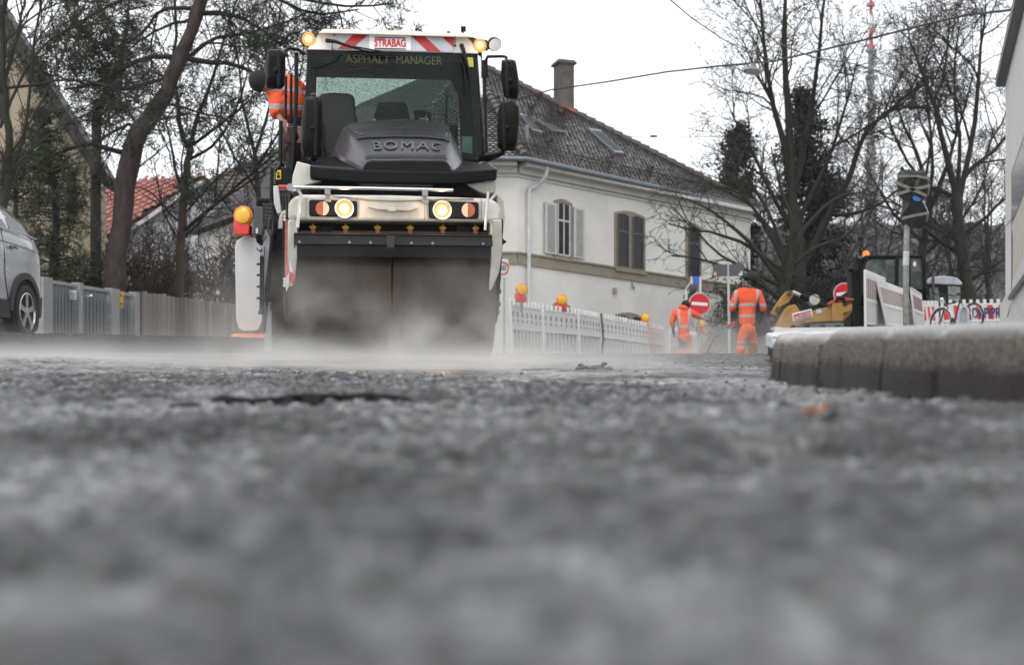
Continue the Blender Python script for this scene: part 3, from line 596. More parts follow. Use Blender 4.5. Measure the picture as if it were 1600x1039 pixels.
# roof lamps
for s_, (cx, cy) in ((0, (482, 61)), (1, (750, 71))):
    k = -1 if not s_ else 1
    mb = MB().loft([[L(cx+k*12,cy-8,Y0-.02), L(cx+k*14,cy+6,Y0-.02), L(cx-k*6,cy+16,Y0-.02), L(cx-k*12,cy-5,Y0-.02), L(cx-k*22,cy-13,Y0+.0)], [L(cx+k*10,cy-6,Y0+.2), L(cx+k*12,cy+6,Y0+.2), L(cx-k*6,cy+14,Y0+.2), L(cx-k*12,cy-5,Y0+.2), L(cx-k*20,cy-12,Y0+.2)]])
    w = part('work_light', mb, dk, bev=.012); c = L(cx, cy, Y0-.04)
    part('lamp', MB().lathe([(-.006,.001),(-.004,.036),(0,.038)], c, (0,1,0), 22), lampon, w); part('reflector', MB().lathe([(0,.001),(0,.062),(.03,.072)], c, (0,1,0), 22), lamprim, w)
mb = tb([(758,77,Y0+.1),(764,71,Y0+.1),(770,68,Y0+.08)], .03); w = part('work_light', mb, blk2)
c = L(773,70,Y0); mb = MB().lathe([(-.10,.03),(-.09,.055),(0,.072)], c, (.15,-.9,-.45), 16); part('lamp_shell', mb, blk2, w); part('lens', MB().lathe([(0,.001),(.004,.064)], c+Vector((.002,-.012,-.004)), (.15,-.9,-.45), 16), lens, w)
mb = tb([(723,52,Y0+.1),(723,46,Y0+.1)], .012); mb.obox(L(724,46,Y0+.1), (.05,.04,.05)); mb.tube([L(711,57,Y0-.07), L(711,73,Y0-.08)], .005, 5); mb.ball(L(711,72,Y0-.08), .012); mb.tube([L(701,50,Y0+.2), L(701,54,Y0+.2)], .02, 8); part('antenna', mb, blk2)
# mirrors
def mirror(pts, y, side):
    cx = sum(p[0] for p in pts)/len(pts); w_ = max(p[0] for p in pts)-min(p[0] for p in pts)
    mb = MB(); f = [L(a, b_, y) for a, b_ in pts]; cen = sum(f, Vector())/len(f)
    bk = [cen+(p-cen)*.86+Vector((0,-.08,0)) for p in f]; bk2 = [cen+(p-cen)*.55+Vector((0,-.12,0)) for p in f]; fr2 = [p+Vector((0,.04,0)) for p in f]
    mb.loft([bk2, bk, f, fr2]); m_ = part('mirror', mb, blk, bev=.012, seg=3)
    rail = MB(); x0 = cx+side*w_*.17; ys_ = [p[1] for p in pts]; rail.tube([L(x0, min(ys_)+3, y-.10), L(x0, (min(ys_)+max(ys_))/2, y-.135), L(x0, max(ys_)-3, y-.10)], .018, 6); rail.ball(L(x0-side*4, (min(ys_)+max(ys_))/2+2, y-.13), .03)
    part('mirror_mount', rail, blk2, m_)
mirror([(418,80),(421,77),(441,78),(446,82),(446,110),(444,134),(439,139),(419,138),(415,134),(415,104)], .9, 1)
mirror([(476,154),(480,151),(499,153),(503,158),(504,200),(502,238),(498,246),(474,246),(470,236),(471,190)], .55, 1)
mirror([(784,94),(801,93),(806,96),(811,126),(811,150),(807,155),(793,154),(787,150),(783,120)], .9, -1)
mirror([(783,160),(806,160),(811,165),(812,185),(808,228),(803,236),(784,235),(778,231),(777,205),(779,172)], .7, -1)
mb = tb([(448,88,.95),(446,80,.98),(452,76,1.0),(466,78,1.1),(474,84,1.3)], .018); tb([(463,84,1.15),(463,140,1.1),(461,200,1.05),(456,270,1.0)], .022, mb)
part('mirror_arm', mb, blk2); mb = MB(); tb([(792,104,.95),(791,90,1.0),(786,88.5,1.05),(762,89,1.2),(759,96,1.3)], .015, mb); tb([(757,95,1.3),(757,122,1.3)], .035, mb); tb([(757,120,1.3),(760,240,1.25)], .016, mb)
part('mirror_arm', mb, blk2); mb = MB(); tb([(787,232,.75),(786,240,.8),(770,244,.9),(752,246,1.1)], .022, mb); mb.prism([L(748,243,1.1), L(784,240,.9), L(782,245,.9), L(756,256,1.1), L(749,254,1.1)], (0,.06,0))
part('mirror_arm', mb, blk2); mb = MB(); tb([(484,246,.6),(494,252,.65),(512,250,.8)], .03, mb); tb([(500,248,.7),(513,256,.7)], .022, mb)
part('mirror_arm', mb, blk2)
# ---- left flank: ladder rails, bracket, edge tool and its hoses
mb = tb([(439,190,1.3),(437,262,1.2)], .022); tb([(447,120,1.6),(446,185,1.5)], .016, mb); tb([(455,118,1.6),(455,190,1.5)], .016, mb); tb([(430,270,1.0),(436,262,1.0),(438,255,1.1),(444,260,1.1)], .02, mb)
tb([(452,240,1.2),(450,275,1.1)], .03, mb); mb.prism([L(430,264,1.0), L(460,262,1.0), L(458,292,1.0), L(430,290,1.0)], (0,.5,0)); mb.obox(L(443,300,1.2), (.22,.3,.12)); part('access_rail', mb, blk2)
st = part('warning_sticker', pp([(431,266),(439,266),(439,280.5),(431,280.5)], .985, .006), yel); mb = MB(); mb.prism([L(432.5,272,.98), L(437.5,272,.98), L(435,268,.98)], (0,.004,0)); mb.ball(L(435,276,.982), .018, 8, 6, (1,.1,1)); part('symbol', mb, blk2, st)
mb = MB().prism([L(422,262,.6), L(427,262,.6), L(426,357,.5), L(420,357,.5)], (0,.1,0)); mb.prism([L(420,355,.5), L(430,333,.5), L(434,352,.5), L(424,402,.4), L(414,520,.3), L(410,520,.3)], (0,.12,0)); part('tool_post', mb, blk2, bev=.006)
mb = MB().prism([L(427,290,.5), L(435,292,.5), L(440,332,.5), L(433,335,.5), L(428,318,.5)], (0,.3,0)); mb.prism([L(427,290,.5), L(455,292,.5), L(455,297,.5), L(435,297,.5)], (0,.3,0)); part('bracket', mb, gwhite, bev=.008)
lv = part('vent_box', pp([(435,296),(453,296),(452,330),(440,332)], .62, .3), M('vent_grey', (.2,.2,.2), .6)); 
for x in (438.5, 443, 447.5): part('slot', MB().prism([L(x,307,.6), L(x+1.6,307,.6), L(x+2.6,329,.6), L(x+1,329,.6)], (0,.02,0)), blk2, lv)
part('fender', MB().loft([[L(447,328,.3), L(440,331,.3), L(436,340,.3), L(434,358,.3), L(442,358,.3), L(444,345,.3), L(448,340,.3)], [L(447,328,.8), L(440,331,.8), L(436,340,.8), L(434,358,.8), L(442,358,.8), L(444,345,.8), L(448,340,.8)]]), white, bev=.01)
b_ = part('tool_box', pp([(397,323),(411,323),(411,367),(395,367)], .25, .06), M('box_slate', (.075,.08,.088), .55, var=.1), bev=.006)
part('box_label', pp([(399.5,357),(403,356),(403,364),(400,365)], .245, .004), M('label_pale', (.7,.68,.68), .5), b_)
mb = MB(); rng = random.Random(3)
for k in range(7):
    y = 320+k*5.6; mb.obox(L(418, y, .3), (.09,.07,.025)); mb.tube([L(410,y,.28), L(414,y,.28)], .014, 8)
mb.tube([L(417,318,.3), L(418,358,.3)], .03, 8)
tb([(424,330,.3),(421,345,.25),(419,362,.2),(423,372,.2),(426,362,.2),(425,345,.3)], .009, mb); tb([(413,350,.2),(409,364,.2),(412,378,.2),(416,370,.2)], .008, mb); part('hose_block', mb, dk)
mb = MB().prism([L(412,357,.3), L(424,357,.3), L(420,405,.3), L(411,470,.3), L(410,420,.3)], (0,.12,0)); part('tool_plate', mb, gry, bev=.006)
mb = MB().prism([L(406,384,.15), L(413,384,.15), L(413,400,.15), L(406,400,.15)], (0,.08,0)); tb([(403,390,.14),(409,390,.14)], .02, mb); part('clamp', mb, gry, bev=.004)
mb = MB().prism([L(406,401,.15), L(412,401,.15), L(411,490,.15), L(405,490,.15)], (0,.1,0)); mb.prism([L(403,486,.13), L(411,486,.13), L(411,491,.13), L(403,491,.13)], (0,.12,0))
for y in (389, 413, 430, 448, 466): mb.tube([L(401,y,.14), L(406,y,.14)], .012, 6)
part('edge_cutter', mb, blk, bev=.004)
mb = pp([(413,473),(424,473),(424,548),(413,548)], .9, .05); tb([(420,474,.88),(420,486,.88)], .02, mb); part('skid_plate', mb, gry)
# red and white edge marker leaning against the drum
mb = MB().prism([L(445,345,-.66), L(450,342,-.66), L(452,420,-.66), L(445,455,-.66)], (0,.02,0)); mk = part('edge_marker', mb, M('faded_red', (.42,.14,.11), .6, var=.3, sc=20))
part('stripe', MB().prism([L(452,402,-.67), L(458,424,-.67), L(458,446,-.67), L(452,448,-.67)], (0,.02,0)), M('marker_white', (.62,.6,.58), .55), mk); part('stripe', MB().prism([L(453,424,-.69), L(458,427,-.69), L(458,446,-.69), L(453,438,-.69)], (0,.02,0)), redp, mk)
part('stripe', MB().prism([L(446,436,-.69), L(452,425,-.69), L(451,448,-.69), L(447,456,-.69)], (0,.02,0)), M('marker_white', (1,1,1)), mk)
mb = MB(); 
for y in (338,343,436,441,446): mb.tube([L(444.5,y,-.70), L(444.5,y,-.67)], .014, 8)
part('bolt', mb, sil, mk)
part('side_reflector', pp([(784,372),(792,378),(784,384)], -.1, .05), blk2)
mb = pp([(456,337),(461,337),(461,343),(456,343)], -.765, .01); part('marking_plate', mb, gry, fr); mb = pp([(764,343),(770,343),(770,349),(764,349)], -.765, .01); part('marking_plate', mb, gry, fr)
ROLLER = t

for k, (cx, cy, y_) in enumerate(((538,326,-.86),(691,328.5,-.86),(482,61,Y0-.14),(750,71,Y0-.14))):
    li = bpy.data.lights.new('lamp_light', 'POINT'); li.energy = 2.2 if k < 2 else .6; li.color = (1,.66,.34); li.shadow_soft_size = .03; lo = bpy.data.objects.new('lamp_light', li); C.objects.link(lo); lo.parent = ROLLER.e; lo.location = L(cx, cy, y_)
# ================================================================ people
skinm = M('skin', (.42,.24,.17), .5, var=.1)
def hivis(name, bands, col=(1.,.125,.04), axis_bands=()):
    """orange cloth; reflective bands are printed on the cloth at fixed heights (local z) and as two braces (local x)"""
    m = bpy.data.materials.new(name); m.use_nodes = True; n, l, b = nodes(m)
    tc = n.new('ShaderNodeTexCoord'); sp_ = n.new('ShaderNodeSeparateXYZ'); l.new(tc.outputs['Object'], sp_.inputs[0])
    nz = n.new('ShaderNodeTexNoise'); nz.inputs['Scale'].default_value = 7; nz.inputs['Detail'].default_value = 5; l.new(tc.outputs['Object'], nz.inputs['Vector'])
    acc = None
    def rng_mask(sock, lo, hi, absx=False):
        if absx:
            a = n.new('ShaderNodeMath'); a.operation = 'ABSOLUTE'; l.new(sock, a.inputs[0]); sock = a.outputs[0]
        c = n.new('ShaderNodeMath'); c.operation = 'COMPARE'; c.inputs[1].default_value = (lo+hi)/2; c.inputs[2].default_value = (hi-lo)/2; l.new(sock, c.inputs[0]); return c.outputs[0]
    for bd in bands:
        s_ = rng_mask(sp_.outputs['Z'], bd[0], bd[1])
        if len(bd) > 2:                        # brace: limited in |x| too
            x_ = rng_mask(sp_.outputs['X'], bd[2], bd[3], True); mu = n.new('ShaderNodeMath'); mu.operation = 'MULTIPLY'; l.new(s_, mu.inputs[0]); l.new(x_, mu.inputs[1]); s_ = mu.outputs[0]
        if acc is None: acc = s_
        else:
            a = n.new('ShaderNodeMath'); a.operation = 'MAXIMUM'; l.new(acc, a.inputs[0]); l.new(s_, a.inputs[1]); acc = a.outputs[0]
    cr = n.new('ShaderNodeValToRGB'); e = cr.color_ramp.elements; e[0].color = tuple(c*.8 for c in col)+(1,); e[1].color = col+(1,); e[0].position = .35; e[1].position = .6; l.new(nz.outputs['Fac'], cr.inputs[0])
    mx = n.new('ShaderNodeMix'); mx.data_type = 'RGBA'; l.new(cr.outputs[0], mx.inputs['A']); mx.inputs['B'].default_value = (.38,.39,.40,1)
    if acc is not None: l.new(acc, mx.inputs['Factor'])
    else: mx.inputs['Factor'].default_value = 0
    l.new(mx.outputs['Result'], b.inputs['Base Color']); b.inputs['Roughness'].default_value = .75
    n2 = n.new('ShaderNodeTexNoise'); n2.inputs['Scale'].default_value = 9; n2.inputs['Detail'].default_value = 3; n2.inputs['Distortion'].default_value = 1.5; l.new(tc.outputs['Object'], n2.inputs['Vector'])
    bp = n.new('ShaderNodeBump'); bp.inputs['Strength'].default_value = .8; bp.inputs['Distance'].default_value = .05; l.new(n2.outputs['Fac'], bp.inputs['Height']); l.new(bp.outputs[0], b.inputs['Normal'])
    return m
navy = M('cloth_navy', (.025,.03,.045), .85, var=.3, bump=.3); blackcloth = M('cloth_black', (.012,.012,.014), .85, var=.3, bump=.3)
def hand(V, E, Rr, w, d, up, k=1., curl=.6):
    """palm and five fingers on wrist vertex w; d along the hand, up towards the thumb side"""
    d = d.normalized(); side = up.normalized(); nrm = d.cross(side)
    p0 = V[w]; pal = p0+d*.05*k; V.append(pal); Rr.append((.036*k,.018*k)); E.append((w, len(V)-1)); ip = len(V)-1
    for i, (off, ln) in enumerate(((.030,.072),(.010,.080),(-.010,.075),(-.029,.058))):
        a = pal+d*.045*k+side*off*k; V.append(a); Rr.append(.011*k); E.append((ip, len(V)-1))
        q = a+(d*math.cos(curl)+nrm*math.sin(curl))*ln*.5*k; V.append(q); Rr.append(.0095*k); E.append((len(V)-2, len(V)-1))
        q2 = q+(d*math.cos(curl*2)+nrm*math.sin(curl*2))*ln*.5*k; V.append(q2); Rr.append(.008*k); E.append((len(V)-2, len(V)-1))
    a = p0+side*.032*k+d*.03*k; V.append(a); Rr.append(.013*k); E.append((w, len(V)-1))
    q = a+(side*.5+d).normalized()*.035*k+nrm*.01*k; V.append(q); Rr.append(.011*k); E.append((len(V)-2, len(V)-1))
    V.append(q+(d+nrm*.6).normalized()*.028*k); Rr.append(.009*k); E.append((len(V)-2, len(V)-1))
def person(t, J, jacket_m, trouser_m, cap_m, glove=None, sleeve_m=None, wide=1.):
    """J: joints in local metres: pelvis, chest, neck, head, and lists armL/armR (shoulder, elbow, wrist, handdir), legL/legR (hip, knee, ankle, toe)"""
    V = [J['pelvis'], J['waist'], J['chest'], J['neck'], J['chin'], J['head']]; E = [(0,1),(1,2),(2,3),(3,4),(4,5)]
    Rr = [(.13,.10),(.12,.09),(.14,.10),.055,.07,(.078,.095)]
    hd_ = (J['head']-J['neck']).normalized(); V.append(J['head']+hd_*.06); Rr.append(.07); E.append((5,6))
    face = J['face'].normalized(); V.append(J['head']+face*.085-hd_*.01); Rr.append(.016); E.append((5, 7))   # nose
    ls = face.cross(hd_).normalized()
    for s_ in (-1, 1): V.append(J['head']+ls*s_*.085); Rr.append((.008,.02)); E.append((5, len(V)-1))        # ears
    for a in ('armL', 'armR'):
        sh, el, wr, hv = J[a]; i = len(V); V += [sh, el, wr]; Rr += [.058, .045, .03]; E += [(2, i), (i, i+1), (i+1, i+2)]
        hand(V, E, Rr, i+2, hv, J.get('thumb', face), 1.05, .7)
    for a in ('legL', 'legR'):
        hp_, kn, an, toe = J[a]; i = len(V); V += [hp_, kn, an, toe]; Rr += [.09, .06, .042, .035]; E += [(0, i), (i, i+1), (i+1, i+2), (i+2, i+3)]
    body = skin('body', V, E, Rr, glove or skinm, t.e, 1)
    # jacket
    k = wide; V = [J['hem'], J['waist'], J['chest'], J['collar']]; E = [(0,1),(1,2),(2,3)]; Rr = [(.185*k,.145*k),(.17*k,.135*k),(.185*k,.135*k),(.075,.075)]
    for a in ('armL', 'armR'):
        sh, el, wr, hv = J[a]; i = len(V); m_ = el.lerp(wr, J.get('sleeve', .3)); V += [sh, el, m_]; Rr += [.088*k, .07*k, .062*k]; E += [(2, i), (i, i+1), (i+1, i+2)]
    jk = skin('jacket', V, E, Rr, jacket_m, t.e, 2)
    if sleeve_m:
        for a in ('armL', 'armR'):
            sh, el, wr, hv = J[a]; skin('sleeve', [el.lerp(wr, .1), wr], [(0,1)], [.052, .042], sleeve_m, t.e, 2)
    V = [J['pelvis'].lerp(J['legL'][0].lerp(J['legR'][0], .5), .9)+(J['pelvis']-J['waist'])*.22, J['pelvis'], J['hem'].lerp(J['waist'], .4)]; E = [(0,1),(1,2)]; Rr = [(.15*k,.12*k),(.165*k,.13*k),(.15*k,.12*k)]
    for a in ('legL', 'legR'):
        hp_, kn, an, toe = J[a]; i = len(V); V += [hp_+(kn-hp_)*.25, kn, an+(kn-an)*.12]; Rr += [.118*k, .102*k, .092*k]; E += [(0, i), (i, i+1), (i+1, i+2)]
    Rr = [tuple(a*J.get('tk', 1) for a in r) if isinstance(r, tuple) else r*J.get('tk', 1) for r in Rr]; skin('trousers', V, E, Rr, trouser_m, t.e, 2)
    for a in ('legL', 'legR'):
        hp_, kn, an, toe = J[a]; skin('boot', [an+(kn-an)*.2, an, toe], [(0,1),(1,2)], [.06,.062,.05], blackcloth, t.e, 1)
    # cap
    c = J['head']+hd_*.035; mb = MB(); rings = []
    q = hd_.to_track_quat('Z', 'Y'); 
    for a, rr in ((-.05,.103),(0,.106),(.05,.09),(.085,.05),(.095,.01)): rr *= J.get('capk', 1); rings.append([c+q @ Vector((rr*math.cos(x), rr*1.1*math.sin(x), a*J.get('capk', 1))) for x in np.linspace(0, 2*math.pi, 17)[:-1]])
    mb.loft(rings)
    if J.get('brim'): mb.prism([c+face*.08+ls*.07-hd_*.03, c+face*.17+ls*.045-hd_*.04, c+face*.17-ls*.045-hd_*.04, c+face*.08-ls*.07-hd_*.03], hd_*.012)
    t.part('cap', mb, cap_m, smooth=60)
    # collar or hood of the jacket
    t.part('jacket_collar', MB().tube([J['collar']+q @ Vector((.085*math.cos(x), .085*math.sin(x), .0)) for x in np.linspace(0, 2*math.pi, 15)[:-1]], J.get('collar_r', .035), 8, closed=True), J.get('collar_m') or navy, smooth=60)
    return jk
# ---- walking worker seen from behind
d = 32.
t = T('person', 'walking worker in orange suit seen from behind with black cap and a long tool', 'person', G(1166, d, .0))
q = lambda px, py, y=0.: t.L(px, py, y)
J = dict(pelvis=q(1167,510), hem=q(1167,514), waist=q(1167,494), chest=q(1168,464), neck=q(1169,449,.03), collar=q(1168,449,.02), chin=q(1172,441,.04), head=q(1174,437,.06), face=Vector((.4,.9,-.35)),
 armL=[q(1151,459), q(1143,482,-.04), q(1148,502,.06), Vector((0,.3,-1))], armR=[q(1186,459), q(1193,482,-.02), q(1188,500,.16), Vector((-.2,.6,-.8))],
 legL=[q(1161,514), q(1158,537,.05), q(1156,559,-.0), q(1155,562,.16)], legR=[q(1173.5,514), q(1176.5,536,.12), q(1177,556,.35), q(1178,560,.5)], sleeve=.25, capk=1.4, collar_m=M('hood_grey', (.10,.11,.13), .8))
# local z heights of the reflective bands
z = lambda py: t.L(1167, py, 0).z
jm = hivis('orange_jacket', [(z(479.5), z(475)), (z(496.5), z(492.5)), (z(478), z(452), .20, .255)]); tm = hivis('orange_trousers', [(z(536), z(532.5)), (z(544), z(540.5))], (.90,.17,.05))
person(t, J, jm, tm, blackcloth, M('glove_dark', (.03,.03,.035), .8), blackcloth, wide=1.08)
tl = T('screeding_tool', 'long handled raking tool with pale rod and red grip held by the walking worker', 'tool', G(1146, 32, 0))
tl.part('shaft', tl.tb([(1148,508,0),(1138,513,.2),(1116,528,.8),(1104,552,1.2)], .014), M('pale_alu', (.6,.6,.6), .3, metal=.7)); tl.part('grip', tl.tb([(1150,503,.02),(1135,511,.2)], .03), redp)
tl.part('blade', tl.pp([(1098,551),(1112,551),(1112,556),(1098,556)], 1.2, .1), dk)
# ---- stooping worker
d = 39.
t = T('person', 'worker in hooded orange jacket stooping in the steam with right arm stretched out', 'person', G(1068, d))
q = lambda px, py, y=0.: t.L(px, py, y)
J = dict(pelvis=q(1069,522), hem=q(1069,527), waist=q(1068,511), chest=q(1067,489), neck=q(1069,482,.03), collar=q(1068,483,.0), chin=q(1070,478,.04), head=q(1071,477,.06), face=Vector((.7,.7,-.2)),
 armL=[q(1055,488), q(1050,503,.0), q(1052,516,.15), Vector((0,.3,-1))], armR=[q(1080,489), q(1089,493,.1), q(1094,497,.3), Vector((.8,.4,-.3))],
 legL=[q(1065,526), q(1064,546,.1), q(1065,567,0), q(1064,571,.2)], legR=[q(1073,526), q(1076,545,.15), q(1079,567,.1), q(1081,571,.3)], sleeve=.75, collar_r=.06, brim=1, collar_m=hivis('orange_hood', []))
z = lambda py: t.L(1067, py, 0).z
person(t, J, hivis('orange_parka', [(z(513), z(509.5)), (z(510), z(484), .10, .16)]), hivis('orange_overtrousers', [(z(545), z(541))]), blackcloth, M('glove_dark', (.03,.03,.035)), None, wide=1.15)
# ---- driver leaning out of the cab
Tt = ROLLER
t = T('person', 'roller driver in orange jacket and black cap leaning out of the cab door', 'person', ROLLER.m @ ROLLER.L(462, 290, 1.9), ya, sp, rl)
q = lambda px, py, y=0.: t.L(px, py, y)
J = dict(pelvis=q(464,196), hem=q(462,188), waist=q(458,172), chest=q(446,146), neck=q(428,136,-.1), collar=q(433,139,-.06), chin=q(416,133,-.14), head=q(408,128,-.16), face=Vector((-.55,-.75,-.35)),
 armL=[q(436,154,-.1), q(432,176,-.15), q(440,188,-.2), Vector((.5,-.2,-.9))], armR=[q(452,132,.1), q(468,140,.2), q(480,152,.1), Vector((1,0,-.3))],
 legL=[q(462,206), q(447,220,-.25), q(453,258,-.15), q(448,262,-.3)], legR=[q(470,206), q(462,226,-.2), q(464,262,.0), q(460,266,-.15)], sleeve=.55, tk=.72, thumb=Vector((0,0,1)), collar_m=hivis('orange_collar', []), collar_r=.03)
z = lambda py: t.L(455, py, 0).z
person(t, J, hivis('orange_driver_jacket', [(z(176), z(168.5)), (z(148), z(141))]), hivis('dark_orange_trousers', [(z(203), z(199))], (.05,.022,.015)), blackcloth, None, None, wide=1.3)
# ================================================================ buildings
def ray_plane(px, py, p0, nrm):
    d_ = Vector(((px-800)/F, 1, (YH-py)/F)); o = Vector((0,0,CZ)); return o+d_*((p0-o).dot(nrm)/d_.dot(nrm))
def inside(p, poly):
    c = False; n_ = len(poly)
    for i in range(n_):
        (x1, y1), (x2, y2) = poly[i], poly[i-1]
        if (y1 > p[1]) != (y2 > p[1]) and p[0] < (x2-x1)*(p[1]-y1)/(y2-y1)+x1: c = not c
    return c
def tiles(mb, o, U, V, poly, w=.18, h=.165, th=.02, seed=1, scallop=True, bulge=0):
    """rows of real tiles over the part of the plane o+aU+bV inside poly"""
    N_ = U.cross(V).normalized(); rg = random.Random(seed)
    a0, a1 = min(p[0] for p in poly), max(p[0] for p in poly); b0, b1 = min(p[1] for p in poly), max(p[1] for p in poly)
    j = 0; b = b0
    while b < b1:
        a = a0+(w/2 if j % 2 and not bulge else 0)
        while a < a1:
            if inside((a+w/2, b+h*.5), poly):
                t0 = th*rg.uniform(1.3, 2.0); sk = rg.uniform(-.004, .004); g = .006
                if bulge:
                    pf = [(0,0),(.15,.2),(.3,.75),(.5,1),(.7,.75),(.85,.2),(1,0)]
                    top = [o+U*(a+w*x)+V*(b+h*1.1)+N_*(bulge*z_) for x, z_ in pf]; bot = [o+U*(a+w*x)+V*b+N_*(t0+bulge*z_) for x, z_ in pf]; low = [q-N_*t0*1.2 for q in bot]
                    mb.loft([low, bot, top], close=False, caps=False)
                else:
                    lo = [(g, .035),(w*.25, .01),(w*.5, 0),(w*.75, .01),(w-g, .035)] if scallop else [(g,0),(w-g,0)]
                    f = [o+U*(a+x+sk)+V*(b+z_)+N_*t0 for x, z_ in lo]+[o+U*(a+w-g)+V*(b+h*1.15)+N_*.004, o+U*(a+g)+V*(b+h*1.15)+N_*.004]
                    m_ = len(lo); bk = [q-N_*t0*.9 for q in f[:m_]]
                    o_ = len(mb.v); mb.v += [tuple(q) for q in f+bk]; mb.f.append(tuple(o_+i for i in range(m_+2)))
                    for i in range(m_-1): mb.f.append((o_+i+1, o_+i, o_+m_+2+i, o_+m_+3+i))
            a += w
        b += h; j += 1
    return mb
plaster = M('plaster_white', (.66,.635,.585), .85, var=.12, sc=.7, bump=.4, bs=25)
stone = M('sandstone_tan', (.24,.205,.155), .8, var=.2, sc=4, bump=.4, bs=20)
tilem = bpy.data.materials.new('roof_tile_wet'); tilem.use_nodes = True; n, l, b = nodes(tilem)
gi = n.new('ShaderNodeNewGeometry'); cr = n.new('ShaderNodeValToRGB'); e = cr.color_ramp.elements
e[0].color = (.018,.016,.016,1); e[1].color = (.075,.068,.066,1); l.new(gi.outputs['Random Per Island'], cr.inputs[0])
nz = n.new('ShaderNodeTexNoise'); nz.inputs['Scale'].default_value = .7; nz.inputs['Detail'].default_value = 6; tc = n.new('ShaderNodeTexCoord'); l.new(tc.outputs['Object'], nz.inputs['Vector'])
mx = n.new('ShaderNodeMix'); mx.data_type = 'RGBA'; mr = n.new('ShaderNodeMapRange'); mr.inputs['From Min'].default_value = .45; mr.inputs['From Max'].default_value = .7; l.new(nz.outputs['Fac'], mr.inputs['Value'])
l.new(mr.outputs[0], mx.inputs['Factor']); l.new(cr.outputs[0], mx.inputs['A']); mx.inputs['B'].default_value = (.035,.028,.024,1); l.new(mx.outputs['Result'], b.inputs['Base Color'])
b.inputs['Roughness'].default_value = .25; b.inputs['Coat Weight'].default_value = .7; b.inputs['Coat Roughness'].default_value = .12
def roofmat(name, c0, c1):
    m = bpy.data.materials.new(name); m.use_nodes = True; n, l, b = nodes(m); g = n.new('ShaderNodeNewGeometry'); cr = n.new('ShaderNodeValToRGB'); e = cr.color_ramp.elements
    e[0].color = c0+(1,); e[1].color = c1+(1,); l.new(g.outputs['Random Per Island'], cr.inputs[0]); l.new(cr.outputs[0], b.inputs['Base Color']); b.inputs['Roughness'].default_value = .45; return m
winm = M('window_glass_dark', (.008,.009,.010), .3, var=.5, sc=2, spec=.3); framew = M('window_frame_white', (.5,.5,.48), .5); greyg = M('gutter_zinc', (.16,.18,.19), .4, metal=.5)
HZ = 10.2
E0, E1, EL, EB = Vector((.37,43.85,HZ)), Vector((8.40,51.35,HZ)), Vector((-3.4,43.7,HZ)), Vector((-12,56,HZ)); AP = Vector((-1.46,50,CZ+(YH-92)/F*50)); ER = Vector((1.5,60,HZ)); AQ = Vector((-5.5,55.5,AP.z))
W0, W1, WL, WB, WR = Vector((.15,44.3,0)), Vector((7.95,51.25,0)), Vector((-3.1,44.2,0)), Vector((-11.4,56,0)), Vector((1.2,59.2,0))
bz = gz(44)-.6; H = T('house', 'white corner house with dark tiled hip roof, chimney and tan stone band behind the site', 'house', Vector((W0.x, W0.y, bz)))
hw = lambda p: H.w(Vector(p))
def hp_(name, mb, mat, parent=None, **k): mb.v = [tuple(Vector(p)-H.o) for p in mb.v]; return mb.build(name, mat, parent or H.e, **k)
base = [W0, W1, WR, WB, WL]
walls = hp_('wall', MB().prism([Vector((p.x, p.y, bz)) for p in base], (0,0,HZ-bz)), plaster)
u = (W1-W0).normalized(); nf = Vector((u.y, -u.x, 0))        # outward from the long facade
fp = lambda px, py, off=0.: ray_plane(px, py, W0+nf*off, nf)
# tan band, cornice, plinth line
def strip(pA, pB, zlo, zhi, out_, nrm, mb, back=.02): a, b_ = Vector((pA.x, pA.y, zlo)), Vector((pB.x, pB.y, zlo)); up_ = Vector((0,0,zhi-zlo)); return mb.prism([a-nrm*back, b_-nrm*back, b_+nrm*out_, a+nrm*out_], up_)
zb1 = fp(960, 418).z; zb0 = fp(960, 430).z; zb1 = fp(850,403).z; zb0 = zb1-.30; nl = Vector((0,-1,0))
mb = MB(); strip(W0, W1, zb0, zb1, .05, nf, mb); strip(WL, W0, zb0, zb1, .05, nl, mb); strip(W0, W1, zb1, zb1+.05, .09, nf, mb); strip(WL, W0, zb1, zb1+.05, .09, nl, mb); hp_('stone_band', mb, stone)
mb = MB()
for (z0_, z1_, o_) in ((HZ-.46, HZ-.42, .05), (HZ-.36, HZ-.20, .12), (HZ-.20, HZ-.08, .42)): strip(W0, W1, z0_, z1_, o_, nf, mb); strip(WL, W0, z0_, z1_, o_, nl, mb)
hp_('cornice', mb, M('cornice_stone', (.50,.48,.44), .8, var=.1, sc=3))
# roof: solid body, then real tiles
rf = hp_('roof', MB().add([E0-Vector((0,0,.06)), E1-Vector((0,0,.06)), ER, EB, EL-Vector((0,0,.06)), AP, AQ], [(0,1,5), (1,2,6,5), (2,3,6), (3,4,5,6), (4,0,5), (4,3,2,1,0)]), M('roof_underlay', (.03,.022,.02), .8), smooth=0)
def frame_of(A, B, Cc): U = (B-A).normalized(); V = (Cc-A)-U*(Cc-A).dot(U); V.normalize(); return U, V
U, V = frame_of(E0, E1, AP); q2 = lambda p: ((p-E0).dot(U), (p-E0).dot(V)); NR = U.cross(V).normalized()
NR = NR if NR.z > 0 else -NR
mb = tiles(MB(), E0+NR*.01-V*.08, U, V, [q2(E0), q2(E1), q2(AP)], seed=3)
U2, V2 = frame_of(EL, E0, AP); tiles(mb, EL+U2.cross(V2).normalized()*.01-V2*.08, U2, V2, [(0,0), ((E0-EL).length, 0), ((AP-EL).dot(U2), (AP-EL).dot(V2))], seed=8)
hp_('roof_tiles', mb, tilem, rf, smooth=0, fix=False)
mb = MB()
